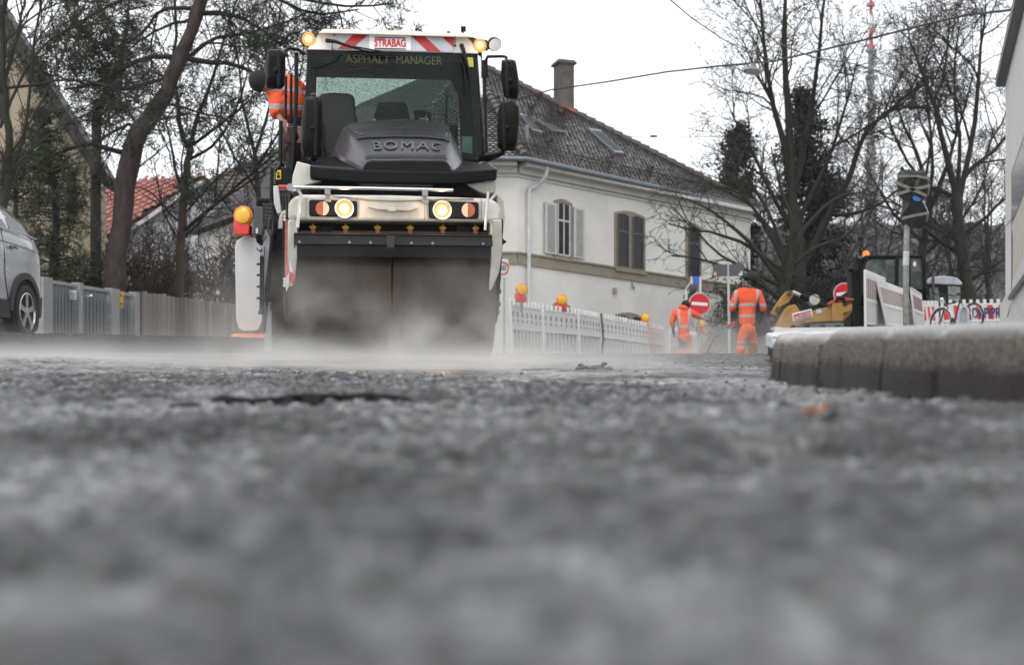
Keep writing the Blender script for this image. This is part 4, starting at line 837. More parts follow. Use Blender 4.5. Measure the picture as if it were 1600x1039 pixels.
for A, B in ((E1, AP), (E0, AP)):
    n_ = int((B-A).length/.33)
    for i in range(n_): p, q = A.lerp(B, i/n_), A.lerp(B, (i+1.12)/n_); mb.tube([p+Vector((0,0,.05)), q+Vector((0,0,.03))], [.125, .09], 8)
hp_('ridge_tiles', mb, M('ridge_tile', (.075,.06,.05), .5, var=.5, sc=4), rf)
rp = lambda px, py, off=0.: ray_plane(px, py, E0+NR*off, NR)
mb = MB().tube([EL+Vector((0,-.06,-.05)), E0+Vector((.03,-.06,-.05)), E1+nf*.06-Vector((0,0,.05))], .075, 10); hp_('gutter', mb, greyg)
mb = MB().tube([fp(855,258,.45), fp(854,270,.42), fp(848,282,.3), fp(840,290,.15), fp(828,295,.1), fp(826.5,300,.09), fp(826.5,560,.09)], .055, 10)
for y in (300, 340, 400, 470): c = fp(826.5, y, .09); mb.tube([c-Vector((0,0,.02)), c+Vector((0,0,.02))], .068, 10)
hp_('downpipe', mb, M('pipe_white', (.55,.55,.54), .5))
# snow guard
mb = MB(); A, B = rp(822,232), rp(1120,299); A = E0.lerp(E1,.02)+V*.75+NR*.04; B = E0.lerp(E1,.83)+V*.75+NR*.04; n_ = 110; upg = Vector((0,0,.24))
for k in (0, .33, .66, 1): mb.tube([A+upg*k, B+upg*k], .010, 4)
for i in range(n_+1): p = A.lerp(B, i/n_); mb.tube([p, p+upg], .006 if i % 11 else .02, 4)
hp_('snow_guard', mb, M('guard_iron', (.05,.04,.035), .6), rf)
# skylights
sk1 = [[(919,200),(938,202.5),(976.5,240),(962,238)], [(838,186),(862,194),(884,206),(868,204)], [(812,177),(822,180),(849,207.5),(833,203)]]
for q in sk1:
    ps = [rp(a, b_, .10) for a, b_ in q]; fr_ = hp_('skylight', MB().prism(ps, -NR*.12), greyg, rf, bev=.01); cen = sum(ps, Vector())/4
    hp_('pane', MB().prism([cen+(p-cen)*.78+NR*.012 for p in ps], -NR*.01), M('pane_sky', (.02,.024,.028), .6, spec=.3), fr_)
for a, b_ in ((778,155),(844,151),(833,168),(860,223),(955,249),(1018,264),(880,177)): c = rp(a, b_, .06); mb = MB().loft([[c-U*.09, c+U*.09, c+U*.09+V*.22, c-U*.09+V*.22], [c-U*.07+NR*.12, c+U*.07+NR*.12, c+U*.09+V*.22, c-U*.09+V*.22]]); hp_('vent_tile', mb, M('vent_tile_brown', (.08,.045,.035), .5), rf)
c = rp(823, 222, 0); hp_('vent_pipe', MB().tube([c, c+Vector((0,0,.5))], .06, 8), greyg, rf)
# chimney with red copper flashing
c = ray_plane(881, 166, AP, NR); cw = .26; ch = MB(); zt = CZ+(YH-102)/F*c.y
for i, (a_, b_, w_) in enumerate(((c.z-.6, zt-.02, cw), (zt-.02, zt+.05, cw+.07), (zt+.05, zt+.10, cw+.03))): ch.obox((c.x, c.y, (a_+b_)/2), (w_*2, w_*2, b_-a_), Matrix.Rotation(R(20), 3, 'Z'))
hp_('chimney', ch, M('chimney_render', (.085,.075,.068), .85, var=.45, sc=3, bump=.6, bs=20), rf)
mb = MB().prism([rp(866,156,.05), rp(868,160,.05), rp(896,176,.05), rp(901,178,.05), rp(896,170,.05), rp(880,163,.05)], NR*.05); hp_('flashing', mb, M('flashing_red', (.42,.10,.06), .45), rf)
# windows of the long facade
def opening(x0, x1, yt, yb, arch=4, surround=None, pane=True, kind='window'):
    """x0..x1, top and bottom in photo pixels at x0; built on the facade plane"""
    A, B = fp(x0, yt), fp(x1, yt); zt = A.z; zb = fp(x0, yb).z; s0 = (A-W0).dot(u); s1 = (fp(x1, yt)-W0).dot(u)
    Q = lambda s, z, off: Vector((W0.x, W0.y, 0))+u*s+Vector((0,0,z))+nf*off
    return s0, s1, zb, zt, Q
def arched(s0, s1, zb, zt, Q, off, rise, dep):
    pts = [Q(s0, zb, off), Q(s1, zb, off)]+[Q(s1+(s0-s1)*i/8, zt+rise*math.sin(math.pi*i/8)-rise*0, off) for i in range(9)]
    return MB().prism(pts, -nf*dep)
def window(x0, x1, yt, yb, nsash=1, sur=.17, shutters=None, dark=False, rise=.10, bars=True):
    s0, s1, zb, zt, Q = opening(x0, x1, yt, yb); w = hp_('window', arched(s0-sur, s1+sur, zb-.12, zt+sur*.8, Q, .035, rise, .06), stone, bev=.008)
    ws = (s1-s0-(.14 if nsash == 2 else 0))/nsash
    for k in range(nsash):
        a = s0+k*(ws+.14); hp_('pane', arched(a, a+ws, zb, zt, Q, .042, rise*.7, .03), winm, w)
        fm = MB(); tw = .045
        for (c0, c1, d0, d1) in ((a, a+tw, zb, zt+.03), (a+ws-tw, a+ws, zb, zt+.03), (a, a+ws, zb, zb+tw), (a, a+ws, zb+(zt-zb)*.68, zb+(zt-zb)*.68+.05), (a+ws/2-.02, a+ws/2+.02, zb, zt+.05))[:4 if dark else 5]:
            fm.prism([Q(c0, d0, .065), Q(c1, d0, .065), Q(c1, d1, .065), Q(c0, d1, .065)], -nf*.02)
        if bars:
            pass
        hp_('sash', fm, framew if not dark else M('frame_dark', (.12,.11,.09), .6, spec=.2), w)
    hp_('sill', MB().prism([Q(s0-sur, zb-.14, .10), Q(s1+sur, zb-.14, .10), Q(s1+sur, zb-.06, .10), Q(s0-sur, zb-.06, .10)], -nf*.1), stone, w)
    if shutters:
        for a, b_ in ((s0-sur*.1-.50, s0-sur*.1-.04), (s1+sur+.02, s1+sur+.46)):
            sh_ = hp_('shutter', MB().prism([Q(a, zb, .09), Q(b_, zb, .09), Q(b_, zt+.02, .09), Q(a, zt+.02, .09)], -nf*.04), M('shutter_white', (.50,.49,.46), .6, var=.12), w, bev=.004)
            m3 = MB(); z_ = zb+.06
            while z_ < zt-.06: m3.prism([Q(a+.08, z_, .102), Q(b_-.08, z_, .102), Q(b_-.08, z_+.022, .094), Q(a+.08, z_+.022, .094)], -nf*.006); z_ += .045
            hp_('louvre', m3, M('shutter_louvre', (.22,.22,.2), .7), sh_)
    return w
window(869, 889, 320, 399, 1, .12, True)
window(963, 1004, 336, 417, 2, .10, None, True)
window(1074, 1092, 356, 434, 1, .1, None, True)
window(964, 1003, 496, 530, 2, .10, None, True, .12)
window(866, 886, 482, 530, 1, .12, None, True, .14)
mb = MB().obox(fp(961,454,.05), (.12,.1,.16)); hp_('wall_box', mb, M('box_olive', (.25,.24,.16), .6)); hp_('pipe_hook', MB().tube([fp(988,440,.05), fp(988,450,.05), fp(991,451,.05), fp(991,447,.05)], .02, 6), greyg)
hp_('wall_crack', MB().prism([fp(1130,470,.004), fp(1131,470,.004), fp(1131,552,.004), fp(1130,552,.004)], -nf*.01), M('crack', (.2,.19,.18), .8))

# ---- beige gabled house on the far left
beige = M('render_beige', (.36,.29,.21), .85, var=.12, sc=1.2, bump=.3)
t = T('house', 'beige gabled house with steep dark eaves behind the dark pine on the left', 'house', P(60, 528, 43))
w_ = t.part('wall', t.pp([(-160,560),(143,560),(143,262),(0,45),(-160,-200)], 0, 1.6), beige)
t.part('roof', t.pp([(-170,-240),(-160,-262),(8,20),(167,272),(166,288),(155,284),(0,50)], -.6, 1.3), M('roof_dark', (.022,.016,.013), .6, var=.3, sc=3))
t.part('barge_board', t.pp([(150,262),(168,286),(160,288),(143,262),(2,44),(6,40)], -.62, .3), M('barge_brown', (.028,.018,.014), .6))
for a in ((104,262,119,338), (-10,120,14,190), (60,205,80,262)):
    wn = t.part('window', t.pp([(a[0],a[3]),(a[2],a[3]),(a[2],a[1]),(a[0],a[1])], -.04, .05), M('shutter_brown', (.10,.06,.04), .6)); t.part('pane', t.pp([(a[0]+3,a[3]-3),(a[2]-3,a[3]-3),(a[2]-3,a[1]+3),(a[0]+3,a[1]+3)], -.06, .03), winm, wn)
# ---- white house with red pantiles
t = T('house', 'white house with bright red pantile roof behind the leaning pine trunk', 'house', P(240, 528, 58))
t.part('wall', t.pp([(120,560),(378,560),(378,342),(319,284),(297,294),(219,347),(141,390),(120,392)], 0, 7), M('wall_white_old', (.52,.53,.54), .85, var=.12, sc=1))
A, B, C2, D = t.L(100,412,-.3), t.L(322,272,-.3), t.L(292,276,8.), t.L(100,286,8.)
U_ = (C2-D); 
tp_ = MB(); Pq = [t.m @ t.L(*p) for p in ((132,396,-.4),(300,288,-.4))]
# roof plane: eave along the verge-parallel lower line, rising away to the ridge
o_ = t.m @ t.L(100, 414, -.4); ur = (t.m @ t.L(322, 274, -.4))-o_; far = (t.m @ t.L(100, 288, 5.5)); 
Vr = far-o_; U_ = Vector((1,0,0)); Nn = ur.cross(Vr).normalized(); U_ = (U_-Nn*U_.dot(Nn)).normalized(); V_ = Nn.cross(U_).normalized()
if V_.z < 0: V_ = -V_
q2 = lambda p: ((p-o_).dot(U_), (p-o_).dot(V_))
pl = [o_, o_+ur, ray_plane(287, 277, o_, Nn), ray_plane(100, 291, o_, Nn)]
redt = roofmat('pantile_red', (.20,.055,.04), (.36,.13,.10))
under = MB().prism(pl, -Vector((0,0,.15))); under.v = [tuple(t.w(p)) for p in under.v]; r_ = t.part('roof', under, M('roof_underlay', (1,1,1)), smooth=0)
tl_ = tiles(MB(), o_+(Nn if Nn.z > 0 else -Nn)*.03, U_, V_, [q2(p) for p in pl], .30, .36, .03, 5, bulge=.06); tl_.v = [tuple(t.w(p)) for p in tl_.v]; t.part('roof_tiles', tl_, redt, r_, fix=False)
t.part('barge_board', t.pp([(141,396),(219,352),(300,296),(320,287),(318,281),(298,289),(219,345),(141,388)], -.45, .1), M('barge_white', (.5,.48,.46), .6))
t.part('roof', t.pp([(318,276),(325,279),(384,337),(384,346),(320,288)], -.5, 8), M('roof_brown', (.09,.06,.05), .6))
for a in ((306,352,332,388), (228,440,250,470)):
    wn = t.part('window', t.pp([(a[0],a[3]),(a[2],a[3]),(a[2],a[1]),(a[0],a[1])], -.04, .05), framew); t.part('pane', t.pp([(a[0]+3,a[3]-3),(a[2]-3,a[3]-3),(a[2]-3,a[1]+3),(a[0]+3,a[1]+3)], -.06, .03), winm, wn)
# ---- dark roofed house behind
t = T('house', 'house with dark brown tiled roof seen between the branches left of the cab', 'house', P(400, 528, 72))
t.part('wall', t.pp([(372,560),(520,560),(520,305),(372,305)], .5, 6), M('wall_dun', (.22,.2,.18), .8))
o_ = t.m @ t.L(318, 312, -.3); U_ = Vector((1,0,0)); V_ = Vector((0,.72,.69)); Nn = U_.cross(V_)
pl = [ray_plane(a, b_, o_, Nn) for a, b_ in ((318,312),(560,312),(560,215),(452,226),(400,246),(330,278))]
under = MB().prism(pl, -Vector((0,0,.15))); under.v = [tuple(t.w(p)) for p in under.v]; r_ = t.part('roof', under, M('roof_underlay', (1,1,1)), smooth=0)
tl_ = tiles(MB(), o_-Nn*-.02, U_, V_, [((p-o_).dot(U_), (p-o_).dot(V_)) for p in pl], .26, .34, .03, 6, scallop=False); tl_.v = [tuple(t.w(p)) for p in tl_.v]
t.part('roof_tiles', tl_, roofmat('tile_brown_dark', (.045,.035,.03), (.10,.075,.06)), r_, fix=False, smooth=0)

# ---- pale building on the right edge
A = P(1571, 132, 24.); Bp = Vector((5.75, 16.2, A.z)); uu = (Bp-A); uu.z = 0; uu.normalize(); nn = Vector((uu.y, -uu.x, 0)); nn = nn if nn.x < 0 else -nn
far_c = Vector((A.x, A.y, 0)); near = Vector((4.2, 9.9, 0)); base_z = gz(24)-1.2
t = T('building', 'pale rendered building on the right edge with a slanted dark sill', 'building', Vector((A.x, A.y, gz(24))))
lw = lambda mb: (setattr(mb, 'v', [tuple(t.w(p)) for p in mb.v]), mb)[1]
pr_ = M('render_pale', (.52,.51,.49), .85, var=.06, sc=1.5, bump=.3, bs=30)
Z = lambda p, z: Vector((p.x, p.y, z)); back = Vector((9, 3, 0)); ze = A.z
t.part('wall', lw(MB().prism([Z(far_c, base_z), Z(far_c-uu*-14, base_z), Z(far_c-uu*-14+back, base_z), Z(far_c+back, base_z)], (0,0,ze-base_z))), pr_)
t.part('upper_wall', lw(MB().prism([Z(far_c-nn*.28, ze+.16), Z(far_c+uu*14-nn*.28, ze+.16), Z(far_c+uu*14-nn*.28+back, ze+.16), Z(far_c-nn*.28+back, ze+.16)], (0,0,5))), M('render_upper', (.60,.60,.58), .85, var=.05))
t.part('roof_edge', lw(MB().prism([Z(far_c+nn*.14-uu*.15, ze), Z(far_c+uu*14+nn*.14, ze), Z(far_c+uu*14-nn*.35, ze), Z(far_c-nn*.35-uu*.15, ze)], (0,0,.16))), M('fascia_dark', (.02,.02,.022), .4), bev=.01)
wp = lambda px, py, off=0.: ray_plane(px, py, far_c+nn*off, nn)
rc = [wp(1582,270,.004), wp(1640,150,.004), wp(1640,520,.004), wp(1582,455,.004)]
rc = [Z(rc[0], rc[0].z), Z(rc[1], rc[0].z), Z(rc[1], rc[3].z), Z(rc[0], rc[3].z)]
fr_ = t.part('window', lw(MB().prism([Z(p, p.z) for p in rc], nn*.02)), M('reveal_tan', (.30,.23,.17), .8)); cen = sum(rc, Vector())/4
q0, q1 = wp(1586,250), wp(1700,250); 
t.part('pane', lw(MB().prism([Z(rc[0]+uu*.35, rc[0].z-.12), Z(rc[1], rc[0].z-.12), Z(rc[1], rc[3].z+.95), Z(rc[0]+uu*.35, rc[3].z+.95)], nn*.035)), M('pane_grey', (.25,.27,.29), .15, coat=.5), fr_)
t.part('panel', lw(MB().prism([Z(rc[0]+uu*.30, rc[3].z+.9), Z(rc[1], rc[3].z+.9), Z(rc[1], rc[3].z), Z(rc[0]+uu*.30, rc[3].z)], nn*.03)), M('panel_tan', (.42,.38,.33), .8), fr_)
sl0 = wp(1574, 468, .3); t.part('sloped_sill', lw(MB().tube([wp(1578,466,.12), wp(1605,428,.12), wp(1640,385,.12)], .035, 6)), M('fascia_dark', (1,1,1)))
t.part('plinth', lw(MB().prism([Z(far_c+nn*.08-uu*.05, base_z), Z(far_c+uu*14+nn*.08, base_z), Z(far_c+uu*14, base_z), Z(far_c, base_z)], (0,0,wp(1575,470).z-base_z))), M('plinth_grey', (.46,.45,.43), .85))
mb = MB(); mb.tube([wp(1573,352,.01), wp(1583,338,.012), wp(1600,300,.012)], .006, 4); mb.tube([wp(1583,360,.03), wp(1583,440,.03)], .008, 4); mb.tube([wp(1574,495,.1), wp(1581,470,.1), wp(1581,340,.02)], .006, 4); t.part('wall_cable', lw(mb), blk2)
# ================================================================ barriers, lamps, signs
plw = M('barrier_plastic_white', (.68,.68,.66), .5, var=.1, sc=5); plr = M('barrier_film_red', (.62,.04,.04), .4, var=.1); plg = M('barrier_film_white', (.62,.62,.63), .4, var=.1); plb = M('barrier_film_maroon', (.24,.10,.09), .5, var=.25, sc=9); plf = M('barrier_plastic_faded', (.62,.50,.47), .55, var=.2, sc=3)
rubber = M('recycled_foot', (.03,.03,.032), .6, var=.3)
def barrier(label, A, B, h=1.05, style='plain', lean=0., group=None, seed=0, drop=None):
    """one barrier board from base point A to B; frame, boards, feet"""
    d_ = B-A; ln = d_.length; yaw = math.atan2(d_.y, d_.x); w = ln; tilt = math.atan2(d_.z, math.hypot(d_.x, d_.y))
    t = T('barrier_board', label, 'barrier', A, group=group); t.e.matrix_world = Matrix.Translation(A) @ Matrix.Rotation(yaw, 4, 'Z') @ Matrix.Rotation(-tilt, 4, 'Y') @ Matrix.Rotation(lean, 4, 'X')
    e = .03; mb = MB()
    mb.box(e, .09, -.02, .02, .02, h); mb.box(w-.09, w-e, -.02, .02, .02, h); mb.box(.091, w-.091, -.018, .018, h-.12, h-.075); mb.box(.091, w-.091, -.018, .018, h*.50, h*.50+.05); mb.box(.091, w-.091, -.018, .018, .12, .17)
    n_ = max(3, int(w/(.27 if style in ('plain','faded') else .19)))
    for i in range(n_+1): x = .10+(w-.2)*i/n_; mb.box(x-.038, x+.038, -.02, .02, h-.075, h+.022)
    fr_ = t.part('frame', mb, plw if style != 'faded' else plf, bev=.006)
    mb = MB().box(.092, w-.092, -.012, .012, h*.50+.052, h-.122); k = max(5, int(w/(.30 if style in ('plain','faded') else .15))); mb.cur = 1
    if style in ('plain', 'faded'):
        for i in range(k): x = .14+(w-.28)*i/(k-1); mb.obox((x, -.016, h*.66), (.07, .01, .05)); mb.obox((x, -.016, h*.77), (.09, .01, .09))
        m2_ = M('hole_grey', (.25,.25,.24), .7)
    else:
        for i in range(k//2+1):
            x = .10+(w-.2)*(2*i)/k; sl_ = .04; x1 = min(w-.10, x+(w-.2)/k)
            if x1-x > .02: mb.prism([(x, -.018, h*.50+.06), (x1, -.018, h*.50+.06), (x1-(0 if style == 'maroon' else sl_), -.018, h-.125), (max(.095, x-(0 if style == 'maroon' else sl_)), -.018, h-.125)], (0,.005,0))
        m2_ = plr if style == 'red' else plb
    t.part('board', mb, {'plain': plw, 'faded': plf, 'maroon': plw, 'red': plg}[style], mats=[m2_])
    mb = MB(); m = max(6, int(w/(.24 if style in ('plain','faded') else .11)))
    for i in range(m): x = .12+(w-.24)*i/(m-1); mb.prism([(x-(.022 if style in ('red','maroon') else .055), -.012, .172), (x+.022, -.012, .172), (x+.022-(.04 if style == 'red' else 0), -.012, h*.5-.002), (x-(.022 if style in ('red','maroon') else .055)-(.04 if style == 'red' else 0), -.012, h*.5-.002)], (0,.024,0))
    mb.cur = 1; mb.box(.091, w-.091, .016, .022, .16, h*.5); mb.cur = 0; t.part('grid', mb, plw if style != 'faded' else plf, mats=[M('recess_grey', (.60,.60,.59), .7)])
    mb = MB().box(w*.5-.09, w*.5+.09, -.4, .4, -.05, .05); t.part('foot', mb, rubber, bev=.02)
    return t
# the row on the left of the site, marching up the hill in front of the white house
pA, pB = Vector((-.04, 27.5, 0)), Vector((5.6, 46, 0)); L_ = (pB-pA).length; s = 0; i = 0; n_row = 8
sty = ['plain','plain','plain','plain','plain','faded','plain','plain']
labs = ['white plastic barrier board nearest the roller, below the first amber lamp', 'white plastic barrier board, second from the roller, with short pins along its top', 'white plastic barrier board right of the second amber lamp, by the green strap', 'white plastic barrier board just right of the green strap', 'white plastic barrier board below the twin cellar windows', 'faded pinkish barrier board beside the third amber lamp', 'white plastic barrier board hidden in steam behind the stooping worker', 'white low barrier board at the far end between the two workers']
BR = []
for i in range(n_row):
    a, b_ = pA.lerp(pB, i/n_row), pA.lerp(pB, (i+.97)/n_row); j = random.Random(i).uniform(-.06, .06)
    a = Vector((a.x+j, a.y, gz(a.y)-.02)); b_ = Vector((b_.x-j, b_.y, gz(b_.y)-.02)); BR.append((a, b_)); barrier(labs[i], a, b_, 1.06, sty[i], R(random.Random(i+9).uniform(-5, 3)), 'white barrier boards in front of the white house')
barrier_top = lambda i, f: BR[i][0].lerp(BR[i][1], f)+Vector((0,0,1.07))
c = BR[3][0]+Vector((-.05,-.06,0)); o = MB().tube([c+Vector((0,0,.05)), c+Vector((.05,-.02,.5)), c+Vector((0,0,1.08))], .025, 6).build('strap', M('strap_green', (.04,.10,.07), .6), origin=c); tag(o, 'dark green strap tied round the joint of two white barrier boards', 'strap')
# right hand group on the pavement
def pv(px, d): x = (px-800)/F*d; return Vector((x, d, pave_z(x, d)))
barrier('dirty white barrier board with maroon stripes left of the taped sign pole', pv(1352, 25.5), pv(1383, 28.6), 1.0, 'maroon', 0, 'dirty barrier boards on the right pavement')
barrier('dirty barrier board with maroon stripes directly in front of the taped sign pole', pv(1388, 27), pv(1432, 32.5), .94, 'maroon', R(-12), 'dirty barrier boards on the right pavement')
barrier('grimy barrier board folded edge-on at the end of the maroon striped ones', pv(1431, 31), pv(1446, 34.5), .92, 'maroon', R(-6), 'dirty barrier boards on the right pavement')
def low(px, d, top): x = (px-800)/F*d; return Vector((x, d, CZ+(YH-top)/F*d-1.06))
barrier('clean red and white striped barrier board left of the bicycle', low(1438, 38, 471.5), low(1468, 38, 471.5), 1.06, 'red', 0, 'red and white barrier boards behind the bicycle')
gb = barrier('red and white striped barrier board scrawled with dark letters behind the bicycle', low(1469, 38, 470.5), low(1578, 38, 468.5), 1.06, 'red', 0, 'red and white barrier boards behind the bicycle')
w_ = (1578-1469)/F*38; gb.part('scrawl', text_into(MB(), 'PRDRPIPRD', .36, (w_*.64, -.028, .73), (1,0,0), (0,0,1), .002, .008, width=w_*.64), M('scrawl_blue', (.02,.03,.09), .5))
def lamp(label, p, r=.10, yaw=0., tilt=0., kk=1.):
    t = T('warning_lamp', label, 'warning lamp', p, yaw, group='amber warning lamps on the barriers'); c = Vector((0, 0, .20*kk))
    mb = MB().loft([[(-.09*kk,-.04,0),(.07*kk,-.04,0),(.07*kk,.06,0),(-.09*kk,.06,0)], [(-.105*kk,-.04,.10),(.075*kk,-.04,.10),(.075*kk,.06,.10),(-.105*kk,.06,.10)], [(-.10*kk,-.03,.17),(.0,-.03,.13),(.0,.05,.13),(-.10*kk,.05,.17)]]); mb.lathe([(-.015,.09*kk),(.04,.095*kk)], c, (0,1,0), 20)
    t.part('housing', mb, M('lamp_housing_red', (.70,.03,.02), .35), bev=.01)
    ln = t.part('lens', MB().lathe([(-.065,.001),(-.06,.05*kk),(-.045,.085*kk),(-.018,.092*kk)], c, (0,1,0), 28), M('lens_amber_yellow', (.90,.50,.02), .2, var=.05, coat=.6))
    mb = MB()
    for rr in (.03, .055, .078): mb.tube([c+Vector((rr*kk*math.cos(a), -.062+rr*.18, rr*kk*math.sin(a))) for a in np.linspace(0, 2*math.pi, 25)[:-1]], .0035, 5, closed=True)
    t.part('lens_ring', mb, M('lens_ring', (.75,.33,.02), .3), ln)
    mb = MB().tube([c+Vector((.096*kk*math.cos(a), -.02, .096*kk*math.sin(a))) for a in np.linspace(0, 2*math.pi, 29)[:-1]], .009, 6, closed=True); t.part('rim', mb, M('rim_orange', (.85,.25,.02), .35), ln)
    return t
def lat(px, py, d, **k): p = P(px, py, d); p.z -= .20*k.get('kk', 1.); return p
lamp('amber warning lamp in red housing on the tall white marker post left of the roller', lat(381, 338, 16.1, kk=1.0), yaw=R(-8))
for lb, a in (('amber warning lamp in red housing nearest the downpipe of the white house', (815,453,27.8)), ('amber warning lamp in red housing above the second barrier board', (878,469,31)), ('amber warning lamp in red housing beside the twin cellar windows', (1008,497,39))): lamp(lb, lat(*a, kk=1.12), yaw=R(25), kk=1.12)
lamp('blurred amber warning lamp partly behind the stooping worker', lat(1095, 509, 43), yaw=R(40), kk=1.3)
for k, (px, py, d, ty) in enumerate(((815,470,27.8,478),(878,485,31,490),(1008,513,39,516),(1095,527,43,540))):
    p = P(px, py, d); q = P(px, ty+10, d+.02); o = MB().tube([p+Vector((0,0,-.0)), q], .02, 6).build('lamp_bracket', gry, origin=q); tag(o, ['short grey bracket under the lamp by the downpipe','short grey bracket under the lamp over the second board','short grey bracket under the lamp by the cellar windows','short grey bracket under the lamp behind the stooping worker'][k], 'bracket')
# white marker post
t = T('marker_post', 'white plastic marker post with grimy sides on a low orange foot left of the roller', 'marker post', P(390, 529, 16.2), R(-6))
r0 = [(367,386),(370,376),(381,370),(386,367),(392,370),(404,374),(407,386),(410,500),(405,514),(398,517),(380,517),(373,513),(369,500)]
t.part('board', MB().loft([[t.L(a, b_, 0)+Vector((0,.012,0)) for a, b_ in [((a-388)*.96+388, (b_-440)*.995+440) for a, b_ in r0]], [t.L(a, b_, .02) for a, b_ in r0], [t.L(a, b_, .07) for a, b_ in r0], [t.L(a, b_, .085) for a, b_ in [((a-388)*.96+388, (b_-440)*.995+440) for a, b_ in r0]]]), M('post_white_grimy', (.60,.585,.57), .55, var=.10, sc=3, bump=.2, stretch=(1,1,.2)), bev=.004)
t.part('foot', MB().loft([[t.L(357,527,-.2), t.L(427,528,-.2), t.L(427,528,.3), t.L(357,527,.3)], [t.L(366,521,-.14), t.L(420,522,-.14), t.L(420,522,.24), t.L(366,521,.24)]]), M('foot_orange', (.75,.20,.06), .5, var=.2, sc=10))
t.part('stem', MB().tube([t.L(387,372,.04), t.L(386,360,.04)], .02, 8), gry)
# 30 sign on the white house corner
t = T('speed_sign', 'white speed limit sign with red ring on the corner of the white house', 'sign', P(788, 470, 43.3))
pl = t.part('plate', t.pp([(776,405),(794,405),(794,435),(776,435)], 0, .03), plg, bev=.01); c = t.L(785, 419, -.008)
t.part('ring', MB().tube([c+Vector((.17*math.cos(a),0,.17*math.sin(a))) for a in np.linspace(0, 2*math.pi, 29)[:-1]], .025, 6, closed=True), plr, pl); t.part('lettering', text_into(MB(), '30', .2, c, depth=.004, bold=.004), blk2, pl); t.part('post', MB().tube([(0,.05,-2.2), (0,.05,1.2)], .03, 8), gry)
def no_entry(label, c, r, yaw, tilt, post):
    t = T('no_entry_sign', label, 'sign', c, yaw, roll=tilt, group='round no entry signs'); disc = lambda r, y, n=40: [(r*math.cos(a), y, r*math.sin(a)) for a in np.linspace(0, 2*math.pi, n+1)[:-1]]
    pl = t.part('rim', MB().prism(disc(r, -.01), (0,.02,0)), plg); rd_ = t.part('disc', MB().prism(disc(r*.93, -.016), (0,.005,0)), M('sign_red', (.58,.02,.03), .35, var=.06), pl); t.part('bar', MB().box(-r*.74, r*.74, -.022, -.0165, -r*.14, r*.14), M('sign_white', (.78,.78,.78), .4, var=.03), pl)
    t.part('post', MB().tube([(.02,.04,-post), (.02,.04,r)], .03, 8), gry); return t
no_entry('round red no entry sign with white bar, upright above the stooping worker', P(1093, 475, 41), .30, R(8), R(3), 1.6)
no_entry('round red no entry sign half covered by the excavator hose, right of the arm', P(1319, 459, 41), .29, R(0), R(-6), 1.2)
# folded and taped traffic sign
t = T('wrapped_sign', 'blue and white sign bundled in dark film on a post behind the stooping worker', 'sign', P(1085, 560, 42.5))
mb = t.tb([(1073,455,0),(1072,520,0),(1074,560,0)], .03); t.tb([(1080,432,0),(1083,452,0),(1090,470,.02)], .03, mb); t.tb([(1094,432,0),(1094,468,0)], .035, mb); t.tb([(1082,436,0),(1072,452,0),(1070,475,0)], .02, mb); t.part('frame', mb, plg)
t.part('blue_plate', t.pp([(1084,432),(1093,432),(1093,446),(1086,444)], -.02, .03), M('sign_blue', (.03,.12,.55), .4))
rng = random.Random(5); mb = MB(); 
for k in range(9):
    px, py = rng.uniform(1074,1090), rng.uniform(446,485); c = t.L(px, py, rng.uniform(-.02,.08)); mb.ball(c, rng.uniform(.08,.15), 7, 5, (rng.uniform(.5,1.2),.5,rng.uniform(.8,2)))
t.part('film', mb, M('film_dark', (.05,.055,.06), .35, var=.3), smooth=20)
t = T('sign', 'two dark grey sign boards seen from behind on one pale post', 'sign', P(1138, 560, 41))
t.part('board', t.pp([(1114,413),(1136,413),(1136,431.5),(1114,432)], 0, .03), M('board_back', (.075,.08,.085), .6, var=.1)); t.part('board', t.pp([(1139.5,413),(1162,411.5),(1164,430),(1139.5,432)], 0, .03), M('board_back', (1,1,1)))
t.part('sticker', t.pp([(1115,425),(1120,425),(1120,431),(1115,431)], -.01, .005), M('sticker_orange', (.6,.28,.18), .5)); t.part('sticker', t.pp([(1154,427),(1157,427),(1157,424),(1160,424),(1160,430.5),(1154,430.5)], -.01, .005), plg); t.part('post', t.tb([(1138,410,.05),(1138,432,.05),(1140,560,.05)], .035), M('post_pale', (.5,.5,.5), .5))
# tall post with the traffic sign wrapped in black film
t = T('wrapped_traffic_sign', 'tall traffic sign wrapped in black film and pale tape on a blotchy grey pole', 'sign', pv(1415, 28))
pole = t.part('pole', t.tb([(1417,350,0),(1416,400,0),(1415,520,0)], .05, n=14), M('pole_blotchy', (.28,.29,.27), .5, metal=.3, var=.5, sc=9)); t.part('pole_sleeve', t.tb([(1416,393,0),(1415.5,415,0)], .054, n=14), M('pale_film', (.55,.55,.52), .5, var=.25, sc=14), pole)
bf = M('bin_film_black', (.012,.012,.014), .28, var=.4, sc=8)
mb = MB(); rng = random.Random(8)
outl = [(1402,274),(1407,266),(1420,265),(1433,267),(1443,266),(1450,276),(1454,290),(1451,306),(1442,314),(1447,322),(1452,334),(1449,348),(1438,356),(1424,357),(1412,351),(1405,342),(1409,328),(1411,314),(1404,306),(1401,290)]
cx, cy = 1427, 311; rings = []
for yy, k in ((-.10,.35),(-.10,.7),(-.085,.9),(-.03,1.),(.03,1.),(.08,.85),(.09,.4)):
    rings.append([t.L(cx+(a-cx)*k, (cy if b_ > 311 else cy)+(b_-cy)*k, yy+rng.uniform(-.022,.022)) for a, b_ in outl])
mb.loft(rings); wr = t.part('film_wrap', mb, bf, smooth=25)
tape = M('tape_pale', (.20,.20,.15), .5, var=.25, sc=20)
